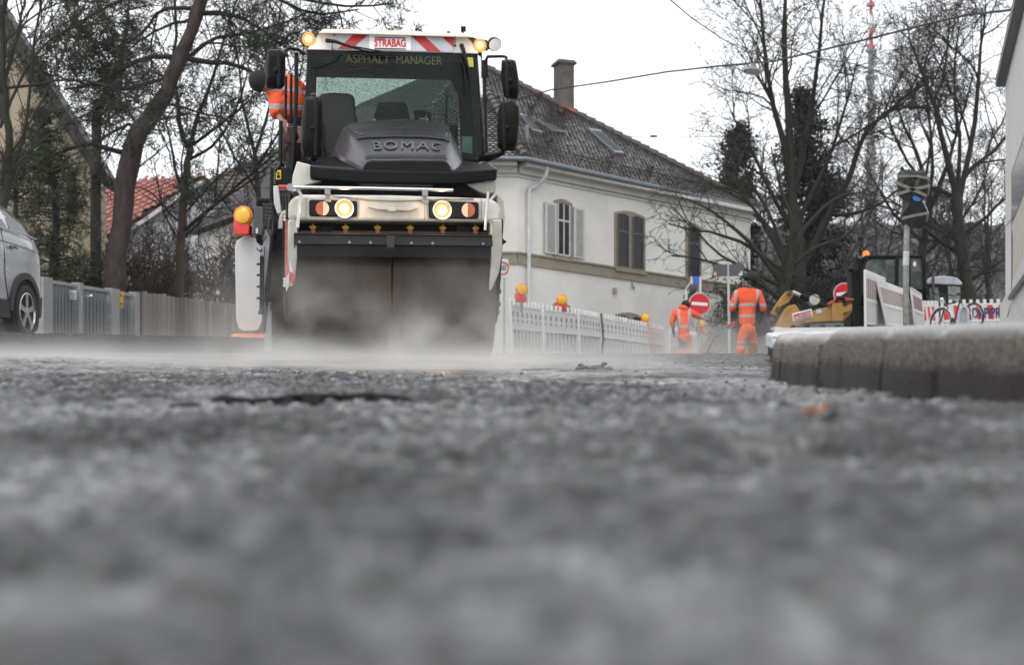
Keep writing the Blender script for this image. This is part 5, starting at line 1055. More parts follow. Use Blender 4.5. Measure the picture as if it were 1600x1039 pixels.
for a in ([(1402,274),(1430,273),(1452,277),(1452,281),(1430,277),(1402,278)], [(1400,283),(1420,291),(1448,304),(1447,308),(1419,296),(1400,288)], [(1401,302),(1424,294),(1453,288),(1453,293),(1424,299),(1399,307)], [(1410,339),(1428,335),(1450,331),(1450,335),(1428,339),(1408,344)]):
    t.part('tape', MB().prism([t.L(x, y, -.125) for x, y in a], (0,.012,0)), tape, wr)
t.part('blue_patch', t.pp([(1425,308),(1430,306),(1440,311),(1436,315),(1429,314)], -.13, .01), M('patch_blue', (.04,.16,.5), .4), wr); t.part('cap', t.tb([(1408,262,0),(1412,267,0)], .03), blk2)
mb = t.tb([(1415,445,0),(1424,452,.3),(1438,460,.6)], .008); t.part('string', mb, tape)
# black and grey rubber foot plate on the pavement
t = T('rubber_foot_plate', 'long dark rubber foot plate with black slots lying on the frosted pavement', 'foot plate', pv(1278, 20.))
zz = lambda y: t.L(1278, y, 0).z
k0 = t.L(1238,521,-.15), t.L(1322,518,-.15), t.L(1322,518,.35), t.L(1238,521,.35); k1 = t.L(1245,508,-.1), t.L(1317,504,-.1), t.L(1317,504,.3), t.L(1245,508,.3)
mb = MB().loft([k0, k1]); mb.cur = 1
for x in (1257, 1281, 1305): mb.prism([t.L(x,518.5,-.16), t.L(x+9,518,-.16), t.L(x+8,507.5,-.115), t.L(x,508,-.115)], (0,.03,0))
b_ = t.part('block', mb, M('foot_grey', (.09,.095,.10), .5, var=.2), mats=[M('slot_black', (.008,.008,.008), .6)]); t.part('end_cap', t.pp([(1232,522),(1243,521),(1243,507),(1236,509)], -.12, .4), rubber, b_, bev=.01)
# ================================================================ excavator and van
yl = M('machine_yellow', (.34,.18,.03), .5, var=.2, sc=6, bump=.1)
t = T('excavator', 'yellow excavator with dark cab and its arm lowered to the ground behind the walking worker', 'excavator', G(1330, 38, -.1)); L = t.L; pp = t.pp
part = t.part
bk = part('boom', t.pp([(1190,545),(1200,530),(1215,505),(1222,489),(1231,478),(1243,475),(1250,486),(1262,488),(1290,480),(1318,472),(1332,474),(1330,490),(1318,501),(1290,503),(1255,505),(1232,518),(1215,536),(1205,548)], 0, .35), yl, bev=.03)
part('stick', t.pp([(1205,490),(1212,477),(1222,463),(1229,455),(1239,455),(1240,462),(1232,473),(1222,478),(1212,494)], .05, .22), yl, bev=.02)
mb = MB()
for x, y in ((1234,458),(1216,483),(1226,515),(1206,498)): c = L(x, y, -.03); mb.tube([c, c+Vector((0,.45,0))], .06, 12)
part('pin', mb, M('pin_dark', (.08,.05,.03), .5), bk)
cy_ = part('cylinder_rod', t.tb([(1238,456,.1),(1253,463,.1)], .045), sil); part('cylinder', t.tb([(1250,462,.1),(1275,472,.1),(1308,490,.1)], [.07,.085,.05]), blk2); part('cylinder_eye', MB().lathe([(0,.001),(0,.13),(.3,.13),(.3,.001)], L(1273,468,-.02), (0,1,0), 16), M('cylinder_pale', (.45,.44,.38), .4), None)
part('hose_guard', MB().prism([L(1291,475,-.1), L(1303,468,-.1), L(1318,464,-.1), L(1336,467,-.1), L(1331,470,-.1), L(1312,472,-.1), L(1297,477,-.1)], (0,.15,0)), M('machine_orange', (.42,.05,.025), .4), bev=.02)
mb = t.tb([(1306,471,-.1),(1310,466,-.1),(1318,467,-.1),(1322,476,-.1)], .05); part('hydraulic_hose', mb, blk2); mb = MB(); t.tb([(1258,461,0),(1265,459,0),(1280,466,0),(1292,474,0)], .025, mb); part('hydraulic_hose', mb, blk2); part('hydraulic_hose', t.tb([(1180,505,.3),(1195,508,.1),(1203,518,.1)], .03), blk2)
mb = pp([(1300,474),(1318,472),(1318,502),(1300,502)], -.1, .5); mb.prism([L(1316,480,-.1), L(1330,476,-.1), L(1332,486,-.1), L(1316,490,-.1)], (0,.4,0)); part('boom_foot', mb, yl, bev=.02)
plt_ = part('company_plate', t.pp([(1237.5,490),(1268,482.5),(1270,495),(1240,503)], -.03, .02), M('plate_white', (1,1,1))); mb = MB(); mb.prism([L(1239.5,492,-.04), L(1267,485,-.04), L(1267,486.2,-.04), L(1239.5,493.2,-.04)], (0,.01,0)); mb.prism([L(1241,500.5,-.04), L(1268.5,493,-.04), L(1268.5,494.2,-.04), L(1241,501.7,-.04)], (0,.01,0)); part('rule', mb, blk2, plt_)
pr = L(1267.5,489.5,0)-L(1240.5,496.8,0); part('lettering', text_into(MB(), 'STRABAG', .13, L(1254,493.2,-.04), pr, Vector((-pr.z,0,pr.x)), .003, .004, width=pr.length), M('letter_red', (1,1,1)), plt_)
part('pale_label', t.pp([(1275,483.5),(1283,482),(1284,488.5),(1276,490)], -.03, .01), M('label_grey', (.5,.52,.54), .5))
bd = part('upper_body', t.pp([(1330,460),(1345,460),(1345,440),(1450,460),(1470,520),(1330,520)], .4, 2.4), blk, bev=.05)
cb = MB(); 
cb.prism([L(1346,404,.2), L(1356,401,.2), L(1437,402,.2), L(1447,412,.2), L(1447,406,.2), L(1440,399,.2), L(1352,399,.2)], (0,1.5,0))
for a in ([(1346,404),(1352,404),(1351,478),(1344,478)], [(1399,402),(1404,402),(1404,478),(1398,478)], [(1440,404),(1447,410),(1448,478),(1443,478)], [(1344,464),(1448,450),(1448,480),(1344,480)], [(1420,404),(1423,404),(1423,455),(1420,455)]):
    cb.prism([L(x, y, .2) for x, y in a], (0,.08,0)); cb.prism([L(x, y, 1.6) for x, y in a], (0,.08,0))
part('cab_frame', cb, blk2, bev=.01); part('cab_window', t.pp([(1405,404),(1440,404),(1444,412),(1444,456),(1405,460)], .24, .01), glass('dark_cab_glass', (.4,.48,.47), .12, .15, 6)); part('cab_window', t.pp([(1353,412),(1358,406),(1398,406),(1398,466),(1352,470)], .24, .01), glass('dark_cab_glass', (0,0,0)))
part('operator_seat', t.pp([(1380,440),(1396,440),(1398,478),(1376,478)], .8, .4), blk, bev=.05); part('window_sticker', MB().ball(L(1429,413,.22), .055, 10, 8, (.7,.06,1.2)), plg)
bc = part('beacon', MB().lathe([(0,.085),(.12,.085),(.16,.06),(.17,.01)], L(1353,403,.3), (0,0,1), 16), M('beacon_orange', (.85,.17,.02), .3, emit=(1,.2,.03), es=.5)); part('beacon_base', MB().tube([L(1353,407,.3), L(1353,402,.3)], .1, 12), blk2, bc)
mb = pp([(1335,402),(1349,406),(1348,416),(1342,420)], .2, .3); t.tb([(1330,420,.1),(1345,413,.3)], .03, mb); mb.ball(L(1330,421,.1), .08); mb.prism([L(1330,425,.3), L(1345,418,.3), L(1345,510,.3), L(1334,512,.3)], (0,.5,0)); part('mirror_bracket', mb, blk2)
for x in (1345, 1440): part('track', MB().loft([[(L(x,520,.1).x+dx*.5, y_, z_) for y_, z_ in ((.1,.1),(.1,.5),(.5,.75),(2.6,.75),(3,.5),(3,.1),(2.6,-.02),(.5,-.02))] for dx in (-.4,.4)]), rubber)
# van or small digger cab behind
t = T('digger_cab', 'second digger cab with rounded silver roof behind the red and white barriers', 'digger', P(1476, 520, 44)); L = t.L
t.part('roof', MB().loft([[L(1448,438,y),L(1454,433,y),L(1474,431,y),L(1494,433.5,y),L(1503,441,y),L(1503,446,y),L(1448,444,y)] for y in (0, .2, 1.6, 1.8)]), M('roof_silver', (.33,.34,.36), .3, metal=.4), bev=.03)
t.part('body', MB().loft([[L(1448,444,y),L(1503,446,y),L(1505,470,y),L(1504,540,y),L(1448,540,y)] for y in (.03, 1.75)]), blk, bev=.02)
t.part('window', t.pp([(1481,447),(1500,448),(1502,470),(1482,471)], .01, .02), M('window_green', (.10,.13,.12), .15, var=.5, sc=3, coat=.5)); t.part('window', t.pp([(1452,450),(1465,449),(1470,472),(1454,472)], .01, .02), M('window_green', (1,1,1))); t.part('pillar', t.tb([(1458,432,-.05),(1459,475,-.05)], .04), M('pillar_brown', (.05,.04,.035), .5))
# ================================================================ bicycle
t = T('bicycle', 'dark bicycle with white mudguard parked in front of the scrawled barrier', 'bicycle', P(1494, 524, 36.), R(-62)); blkm = M('tyre_rubber', (.015,.015,.016), .7)
def wheel(y, r=.34):
    c = Vector((y, 0, r)); w = t.part('wheel', MB().tube([c+Vector((r*math.cos(a),0,r*math.sin(a))) for a in np.linspace(0, 2*math.pi, 33)[:-1]], .024, 8, closed=True), blkm)
    mb = MB().tube([c+Vector((r*.92*math.cos(a),0,r*.92*math.sin(a))) for a in np.linspace(0, 2*math.pi, 33)[:-1]], .01, 6, closed=True)
    for k in range(18): a = k*math.pi/9; mb.tube([c+Vector((0,.02*(-1)**k,0)), c+Vector((r*.9*math.cos(a),0,r*.9*math.sin(a)))], .0025, 4)
    mb.tube([c+Vector((0,-.04,0)), c+Vector((0,.04,0))], .025, 8); t.part('rim', mb, sil, w)
wheel(-.50); wheel(.52)
V3 = lambda x, z, y=0: Vector((x, y, z))
mb = MB(); 
for a, b_, r in ((V3(-.5,.34),V3(-.36,.82),.018),(V3(-.36,.82),V3(-.05,.30),.018),(V3(-.36,.75),V3(.12,.80),.016),(V3(-.05,.30),V3(.12,.80),.016),(V3(-.05,.30),V3(.52,.34,.05),.010),(V3(.12,.80),V3(.52,.34,-.05),.010),(V3(.12,.8),V3(.16,.92),.014),(V3(-.36,.82),V3(-.38,.98),.015)): mb.tube([a, b_], r, 8)
t.part('bicycle_frame', mb, M('frame_black', (.015,.015,.018), .3)); t.part('saddle', MB().loft([[V3(.30,.94,.0),V3(.30,.97,0),V3(.31,.96,.01)], [V3(.16,.92,-.05),V3(.16,.98,0),V3(.16,.92,.05)], [V3(.04,.93,-.08),V3(.04,.99,0),V3(.04,.93,.08)]]), blk)
mb = MB().tube([V3(-.36,.98,-.30),V3(-.34,1.0,-.12),V3(-.38,1.0,0),V3(-.34,1.0,.12),V3(-.36,.98,.30)], .014, 8); mb.tube([V3(-.36,.98,-.30),V3(-.44,1.06,-.34)], .02, 6); t.part('handlebar', mb, blk2)
t.part('mudguard', MB().tube([V3(-.5+.38*math.cos(a), .34+.38*math.sin(a)) for a in np.linspace(.2, 2.9, 14)], .022, 6), gwhite); mb = MB().lathe([(-.01,.09),(.01,.09)], V3(-.05,.30,-.05), (0,1,0), 18); mb.tube([V3(-.05,.3,-.08), V3(.05,.17,-.09)], .012, 6); mb.tube([V3(-.05,.3,.05), V3(-.15,.43,.08)], .012, 6); t.part('crank', mb, dk)
t.part('front_light', MB().ball(V3(-.47,.9), .045), lens); t.part('reflector', MB().lathe([(0,.001),(0,.04),(.02,.04)], V3(-.5,.34,-.06), (0,1,0), 10), redp)
t = T('bike_stand', 'curved pale metal stand hoop beside the bicycle', 'stand', P(1506, 522, 35)); mb = t.tb([(1497,515,0),(1499,488,0),(1503,480,0),(1509,480,0),(1512,488,0),(1511,515,0)], .04, n=10); t.part('hoop', mb, M('hoop_pale', (.42,.44,.46), .45)); t.part('infill', t.pp([(1500,488),(1504,482),(1509,483),(1510,514),(1500,515)], .01, .01), M('hoop_pale', (1,1,1)))
# ================================================================ heap of asphalt and rubble, leaf, lump
def heap(name, label, c, rx, ry, h, seed, mat, n=26, kind=None):
    mb = MB(); g = []; 
    for i in range(n+1):
        row = []
        for k in range(n+1):
            a, b_ = -1+2*i/n, -1+2*k/n; r = math.hypot(a, b_); z_ = max(-.05, (1-r))**1.1 if r < 1 else -.05
            z_ = z_*h*(.7+.9*float(fbm(np.array([a*2.5+seed]), np.array([b_*2.5]), 4, seed)[0])); row.append(c+Vector((a*rx, b_*ry, z_+.05*h*(random.Random(i*99+k).random()-.5))))
        g.append(row)
    o = mb.loft(g, close=False, caps=False).build(name, mat, origin=c, smooth=0); return tag(o, label, 'heap', kind=kind)
asp = M('rubble_grey', (.09,.088,.085), .85, var=.45, sc=12, bump=1, bs=30)
heap('asphalt_heap', 'grey heap of milled asphalt steaming between the two workers', G(1128, 42, -.05), 1.0, 1.2, 1.35, 3, asp)
heap('asphalt_heap', 'low dark heap of broken asphalt at the excavator bucket', G(1200, 34, -.05), .7, .9, .65, 7, asp)
c = Vector(((930-800)/F*7.0, 7.0, 0)); c.z = float(road_z(np.array([c.x]), np.array([c.y]))[0]); mb = MB(); rng = random.Random(6)
for k in range(16): p = c+Vector((rng.uniform(-.07,.07), rng.uniform(-.05,.05), .006+.018*rng.random()*(k%3))); mb.ball(p, rng.uniform(.008,.020), 6, 4, (1.3,1,.7))
tag(mb.build('asphalt_lump', M('chip', (1,1,1)), origin=c, smooth=0), 'small crumbly lump of asphalt on the smooth road ahead of the barriers', 'lump')
for i, (px, d, w, ln, lb) in enumerate(((930, 6.7, .19, .5, 'dark raised asphalt scab under the crumbly lump'), (845, 7.3, .17, .4, 'dark flat asphalt scab left of the crumbly lump'))):
    x = (px-800)/F*d; z0 = float(road_z(np.array([x]), np.array([d]))[0]); mb = MB(); rng = random.Random(i); pts = []
    for k in range(22):
        a = 2*math.pi*k/22; pts.append((x+w/2*max(-1,min(1,1.35*math.cos(a)))*rng.uniform(.93,1.05), d+ln/2*math.sin(a)*rng.uniform(.9,1.1), z0-.01+(.11*ln/2*math.sin(a))))
    tag(mb.prism(pts, (0,0,.010+.007)).build('asphalt_scab', asp, origin=(x, d, z0), smooth=0), lb, 'asphalt patch')
c = Vector(((1280-800)/F*1.72, 1.72, 0)); c.z = float(road_z(np.array([c.x]), np.array([c.y]))[0])+.003
g = [[c+Vector((a*.022*(1-.55*b_*b_), b_*.010+.0, .0035*math.sin(a*3)+.004*b_*b_+.0035*abs(a))) for b_ in np.linspace(-1, 1, 7)] for a in np.linspace(-1, 1, 13)]
tag(MB().loft(g, close=False, caps=False).build('fallen_leaf', M('leaf_orange', (.62,.24,.10), .6, var=.3, sc=60), origin=c, fix=False), 'small orange brown fallen leaf on the blurred near asphalt', 'leaf')
# ================================================================ overhead wires and the hanging street lamp
wm = M('cable', (.03,.03,.032), .6)
def wire(label, pts, r=.012, cat='cable', group='overhead wires'):
    ps = [P(*p) for p in pts]; c = MB().tube(ps, r, 6).build('overhead_wire', wm, origin=ps[0]); return tag(c, label, cat)
wire('thick span wire carrying the street lamp from the roof corner to the right building', [(757,175,40),(800,158,39),(860,141,38),(950,128,36),(1040,113,34),(1120,104,32.5),(1210,96,31),(1330,68,28.5),(1450,38,26),(1510,24,25),(1582,16,24)], .020)
wire('thin overhead wire dropping from the top edge to the lamp joint', [(1040,-6,22),(1080,28,25),(1130,62,28),(1165,80,30),(1212,97,31)], .011); wire('second thin overhead wire descending behind the street lamp towards the right', [(1140,-6,24),(1175,32,26),(1215,68,28),(1270,90,30),(1340,101,33),(1430,135,38)], .013)
wire('faint thin wire running level right of the house roof with a small insulator', [(980,214,60),(1021,213,60),(1120,214,62),(1200,215,64)], .012)
tag(MB().tube([P(1016,213.3,59.9), P(1026,213.2,59.9)], .045, 8).build('insulator', wm, origin=P(1016,213.3,59.9)), 'tiny dark insulator on the faint level wire', 'insulator')
t = T('street_lamp', 'grey hanging street lamp with wide shallow shade on the span wire', 'street lamp', P(1175, 116, 31.5)); c = t.L(1175,112,0)
t.part('shade', MB().lathe([(-.02,.17),(0,.185),(.03,.17),(.07,.10),(.10,.05),(.16,.04),(.17,.01)], c, (.10,0,1), 28), M('shade_grey', (.20,.205,.21), .4, metal=.3)); t.part('diffuser', MB().lathe([(-.05,.05),(-.035,.13),(-.018,.165)], c, (.10,0,1), 24), M('diffuser', (.45,.46,.46), .3)); t.part('hanger', t.tb([(1176,106,0),(1177,98.5,0)], .02), wm)
mb = t.tb([(1168,110,-.05),(1162,113,-.05)], .02); t.part('clip', mb, wm)
o = MB().tube([P(1513,22,25), P(1519,24,25), P(1524,21,25), P(1518,19,25)], .03, 6).build('wire_clamp', wm, origin=P(1516,22,25)); tag(o, 'dark tangled clamp on the span wire near the right building', 'clamp')
# ================================================================ television tower
t = T('television_tower', 'slender pale television mast with red and white top beyond the bare trees', 'tower', Vector(((1362-800)/F*520, 520, 9)))
pc = M('tower_grey', (.25,.25,.25), .7); tw_r = M('tower_red', (.50,.10,.10), .6); tw_w = M('tower_white', (.62,.62,.62), .6)
D = 0; t.part('shaft', MB().tube([t.L(1361,470,0), t.L(1361,330,0), t.L(1361,200,0), t.L(1361,74,0)], [2.3,1.9,1.25,.95], 16), pc); mb = MB()
for y in (80, 122, 165, 215, 255): c = t.L(1361, y, 0); t.part('platform', MB().tube([c-Vector((0,0,.4)), c+Vector((0,0,.5))], 1.7+.005*(y-70), 14), pc)

for i in range(8): y0, y1 = 74-i*10, 64-i*10; t.part('mast_section', MB().tube([t.L(1361,y0,0), t.L(1361,y1,0)], .75-.05*i, 10), tw_r if i in (0,1,2,5,6,7) else tw_w)
mb = MB()
for y in (74, 8): c = t.L(1361, y, 0); mb.tube([c-Vector((0,0,.5)), c+Vector((0,0,.5))], 1.4, 12)
t.part('gallery', mb, tw_r)
# ================================================================ car
cp = M('car_silver', (.52,.53,.56), .26, metal=.55, var=.03, sc=2, coat=.8); cblk = M('car_cladding', (.03,.03,.032), .55, var=.15)
t = T('parked_car', 'silver car with dark wheel arch trim parked at the left edge', 'car', P(41, 529, 20.), R(-6.2), math.atan(.03)); L = t.L
st = [(.86,.55,.98,1.05,.62,.50),(.80,.42,1.14,1.22,.76,.60),(.66,.32,1.26,1.38,.84,.66),(.45,.26,1.30,1.56,.885,.68),(.1,.22,1.32,1.69,.90,.70),(-.5,.20,1.32,1.76,.90,.71),(-1.3,.20,1.28,1.78,.90,.72),(-2.1,.20,1.24,1.70,.90,.70),(-2.7,.20,1.20,1.40,.90,.70),(-3.1,.22,1.15,1.2,.88,.68),(-3.5,.28,1.0,1.05,.82,.6),(-3.68,.4,.8,.85,.66,.5)]
CXo = -.90; rings = []
for (y, zl, zb_, zr, wb, wr_) in st:
    half = [(wb*.90, zl), (wb*.985, zl+.14), (wb*1.0, zl+(zb_-zl)*.42), (wb*.985, zl+(zb_-zl)*.62), (wb*.99, zl+(zb_-zl)*.80), (wb*.95, zb_), ((wb*.95+wr_)/2+.015, (zb_+zr)/2), (wr_+.02, zr-.07), (wr_-.10, zr-.01), (wr_*.5, zr+.01)]
    rings.append([Vector((CXo+x, y, z_)) for x, z_ in half]+[Vector((CXo-x, y, z_)) for x, z_ in reversed(half)])
body = t.part('body', MB().loft(rings), cp, smooth=50); md_ = body.modifiers.new('sub', 'SUBSURF'); md_.levels = 1; md_.render_levels = 2
# side glass, trim, door shut lines, sill, arches — set just proud of the flank
def flank(pts, x, dx=.012, slope=True):
    out = []
    for y, z_ in pts:
        xx = np.interp(z_, [0, .34, .7, 1.0, 1.30, 1.52, 1.70], [-.06,-.012,.0,-.012,-.05,-.13,-.19]); xx -= float(np.interp(y, [.1,.45,.66,.8], [0,.018,.065,.17])); out.append(Vector((xx+x, y, z_)))
    return MB().prism(out, (-dx-.03,0,0))
gg = M('car_glass', (.04,.055,.06), .08, var=.15, sc=1)
tr_ = t.part('window_trim', flank([(.40,1.335),(.20,1.52),(-.25,1.655),(-.9,1.72),(-2.3,1.64),(-2.7,1.33)], .012), blk2)
t.part('window', flank([(-.42,1.355),(-.62,1.61),(-1.5,1.685),(-1.5,1.355)], .022), gg, tr_); t.part('window', flank([(.26,1.355),(.08,1.50),(-.46,1.61),(-.34,1.355)], .022), gg, tr_); t.part('window', flank([(-1.6,1.355),(-1.6,1.68),(-2.2,1.62),(-2.55,1.355)], .022), gg, tr_)
t.part('chrome_strip', MB().tube([Vector((-.03,y,z_)) for y, z_ in ((.42,1.345),(0,1.345),(-1,1.335),(-2.6,1.32))], .010, 6), sil)
mb = MB(); 
for pts in ([(-.62,1.34),(-.60,1.0),(-.62,.75),(-.50,.40)], [(-1.55,1.33),(-1.55,.4)]): mb.tube([Vector((float(np.interp(z_, [0,.34,.7,1.0,1.30], [-.06,-.008,.004,-.008,-.045])), y, z_)) for y, z_ in pts], .005, 4)
mb.tube([Vector((-.02,y,z_)) for y, z_ in ((.62,1.14),(.2,1.18),(-1,1.17),(-2.6,1.1))], .004, 4); t.part('door_gap', mb, blk2)
dh = t.part('door_handle', MB().tube([Vector((.012,-.48,1.125)), Vector((.030,-.40,1.135)), Vector((.012,-.30,1.13))], .018, 8), M('handle_dark', (.12,.12,.13), .3)); 
t.part('sill_cladding', flank([(-2.2,.20),(-2.2,.42),(-.46,.44),(-.46,.22)], .02), cblk)
for yw in (0, -2.62):
    a_ = np.linspace(-.10, math.pi+.10, 22); arc = [(yw+.49*math.cos(a), .36+.49*math.sin(a)) for a in a_]; arc2 = [(yw+.405*math.cos(a), .36+.405*math.sin(a)) for a in a_[::-1]]
    t.part('wheel_arch', flank(arc+arc2, .028, .03), cblk); t.part('arch_liner', MB().prism([Vector((.004 if True else 0, y, z_)) for y, z_ in [(yw+.41*math.cos(a), .36+.41*math.sin(a)) for a in np.linspace(-.6, math.pi+.6, 26)]], (-.03,0,0)), M('liner_black', (.006,.006,.006), .9))
    w = t.part('wheel', MB().lathe([(-.20,.24),(-.20,.325),(-.17,.345),(-.03,.345),(.0,.335),(.012,.30),(.005,.255),(-.02,.24)], (.02, yw, .345), (1,0,0), 48), M('tyre_rubber', (1,1,1)))
    rm = MB().lathe([(-.04,.235),(.004,.25),(.008,.235),(-.03,.225),(-.09,.20)], (.02, yw, .345), (1,0,0), 40); rm.lathe([(-.06,.07),(.0,.06),(.004,.001)], (.02, yw, .345), (1,0,0), 16)
    for k in range(5):
        a = 2*math.pi*k/5+.3; u_ = Vector((0, math.cos(a), math.sin(a))); v_ = Vector((0, -math.sin(a), math.cos(a))); c = Vector((.02, yw, .345))
        rm.prism([c+u_*.05+v_*.035, c+u_*.235+v_*.05, c+u_*.235+v_*.005, c+u_*.235-v_*.03, c+u_*.05-v_*.025], (-.03,0,0))
    t.part('rim', rm, M('rim_alloy', (.5,.51,.53), .25, metal=.8), w); t.part('brake_disc', MB().lathe([(-.13,.001),(-.10,.17),(-.12,.175)], (.02, yw, .345), (1,0,0), 24), dk, w)
t.part('tail_light', MB().loft([[Vector((-.14,.70,1.16)),Vector((-.10,.58,1.18)),Vector((-.10,.56,1.10)),Vector((-.16,.72,1.06))],[Vector((-.20,.74,1.16)),Vector((-.13,.58,1.19)),Vector((-.13,.56,1.09)),Vector((-.22,.76,1.05))]]), M('tail_red', (.25,.02,.02), .2, coat=.6)); t.part('bumper', flank([(.42,.30),(.46,.55),(.62,.60),(.78,.50),(.72,.34)], .02, .1), cblk)
# ================================================================ fences on the left
gpan = M('fence_sheet_bluegrey', (.135,.15,.165), .5, metal=.2, var=.15, sc=5); gpost = M('post_galvanised', (.27,.27,.265), .6, var=.2, sc=7, bump=.2)
d0, d1 = 27., 35.; NB = Vector((-1,0,0))
fd = lambda px: 1/(1/d0+(1/d1-1/d0)*(px-65)/150)
t = T('metal_fence', 'blue grey ribbed metal gate fence with pale posts behind the silver car', 'fence', gl(65, 27)); X = lambda px, py, off=0: t.w(P(px, py, fd(px)))+NB*off
top = lambda px: 434+(459-434)*(px-65)/150; bot = 534
for a, b_ in ((64,78),(120,126),(171,184),(208,215.5)): t.part('post', MB().prism([X(a,bot,-.05), X(b_,bot,-.05), X(b_,top(b_)-1.5,-.05), X(a,top(a)-1.5,-.05)], NB*.16), gpost, bev=.01)
for a, b_ in ((78.5,119.5),(126.5,170.5),(184.5,207.5)):
    mb = MB().prism([X(a,top(a)+7,0), X(b_,top(b_)+6,0), X(b_,top(b_)+1,0), X(a,top(a)+1,0)], NB*.08); mb.prism([X(a,bot-2,0), X(b_,bot-2,0), X(b_,bot-8,0), X(a,bot-8,0)], NB*.08); lf = t.part('gate_leaf', mb, gpost, bev=.005)
    mb = MB(); n_ = int((b_-a)/5)
    for i in range(n_): p, q = a+(b_-a)*i/n_, a+(b_-a)*(i+.74)/n_; mb.prism([X(p,bot-3,.03), X(q,bot-3,.03), X(q,top(q)+5,.03), X(p,top(p)+5,.03)], NB*.03)
    mb.cur = 1; mb.prism([X(a,bot-3,.07), X(b_,bot-3,.07), X(b_,top(b_)+16,.07), X(a,top(a)+16,.07)], NB*.01); t.part('ribbed_sheet', mb, gpan, lf, mats=[M('sheet_groove', (.03,.035,.04), .7)])
mb = MB().tube([X(127,463,-.1), X(134,463.5,-.1)], .022, 8); mb.ball(X(134,463,-.1), .04); mb.obox(X(123,470,-.03), (.06,.04,.2)); t.part('handle', mb, sil)
p = P(113.5, 461, fd(113)-.12); t2 = T('notice_sign', 'small white notice with faint print on the metal gate', 'sign', p); t2.part('plate', t2.pp([(108,453),(119,454),(119.5,468.5),(108.5,467.5)], 0, .01), plg)
mb = MB(); 
for y in (457.5, 460.5, 464): mb.prism([t2.L(110,y,-.01), t2.L(117.5,y+.6,-.01), t2.L(117.5,y+1.4,-.01), t2.L(110,y+.8,-.01)], (0,.004,0))
t2.part('print', mb, M('print_grey', (.2,.2,.2), .6))
p = P(187.5, 468, fd(187)-.14); t2 = T('notice_sign', 'yellow notice with small black dog figures on the metal fence', 'sign', p); t2.part('plate', t2.pp([(183.5,455.5),(192.5,456),(192.5,481.5),(183.5,480)], 0, .01), M('notice_yellow', (.75,.45,.03), .5)); mb = MB()
for c_ in (186, 190.2):
    mb.prism([t2.L(c_-1.4,473.5,-.01), t2.L(c_+1.2,473.5,-.01), t2.L(c_+1.8,472.2,-.01), t2.L(c_+1.2,476,-.01), t2.L(c_-1.4,476,-.01)], (0,.004,0))
for y in (459, 461.5): mb.prism([t2.L(185.5,y,-.01), t2.L(190.5,y,-.01), t2.L(190.5,y+.9,-.01), t2.L(185.5,y+.9,-.01)], (0,.004,0))
t2.part('figures', mb, M('print_brown', (.12,.06,.02), .6))
NB = Vector((-.91,.41,0))
t = T('wooden_fence', 'weathered grey brown upright board fence between the metal gate and the marker post', 'fence', gl(220, 35.5)); d0w, d1w = 35.5, 41.
fw = lambda px: 1/(1/d0w+(1/d1w-1/d0w)*(px-217)/200); topw = lambda px: 456+(476.5-456)*(px-217)/150; X = lambda px, py, off=0: t.w(P(px, py, fw(px)))+NB*off; rng = random.Random(12)
pk = roofmat('weathered_board', (.085,.072,.06), (.20,.175,.15)); mb = MB(); a = 217.5
while a < 440:
    w = (7.6 if a < 300 else 6.2)*rng.uniform(.85,1.1); jt = rng.uniform(-1.5, 1.5); mb.prism([X(a,536,rng.uniform(0,.03)), X(a+w-.9,536,0), X(a+w-.9,topw(a)+jt+.8,0), X(a+w*.5,topw(a)+jt-.6,0), X(a,topw(a)+jt+.6,0)], NB*.025); a += w
t.part('boards', mb, pk, smooth=0); mb = MB()
for y in (470, 515): mb.prism([X(217,y,.06), X(440,y+8,.06), X(440,y+12,.06), X(217,y+4,.06)], NB*.06)
t.part('rail', mb, pk); t.part('post', MB().prism([X(214.5,536,-.06), X(218,536,-.06), X(218,455,-.06), X(214.5,455,-.06)], NB*.1), M('post_dark', (.04,.035,.03), .7))
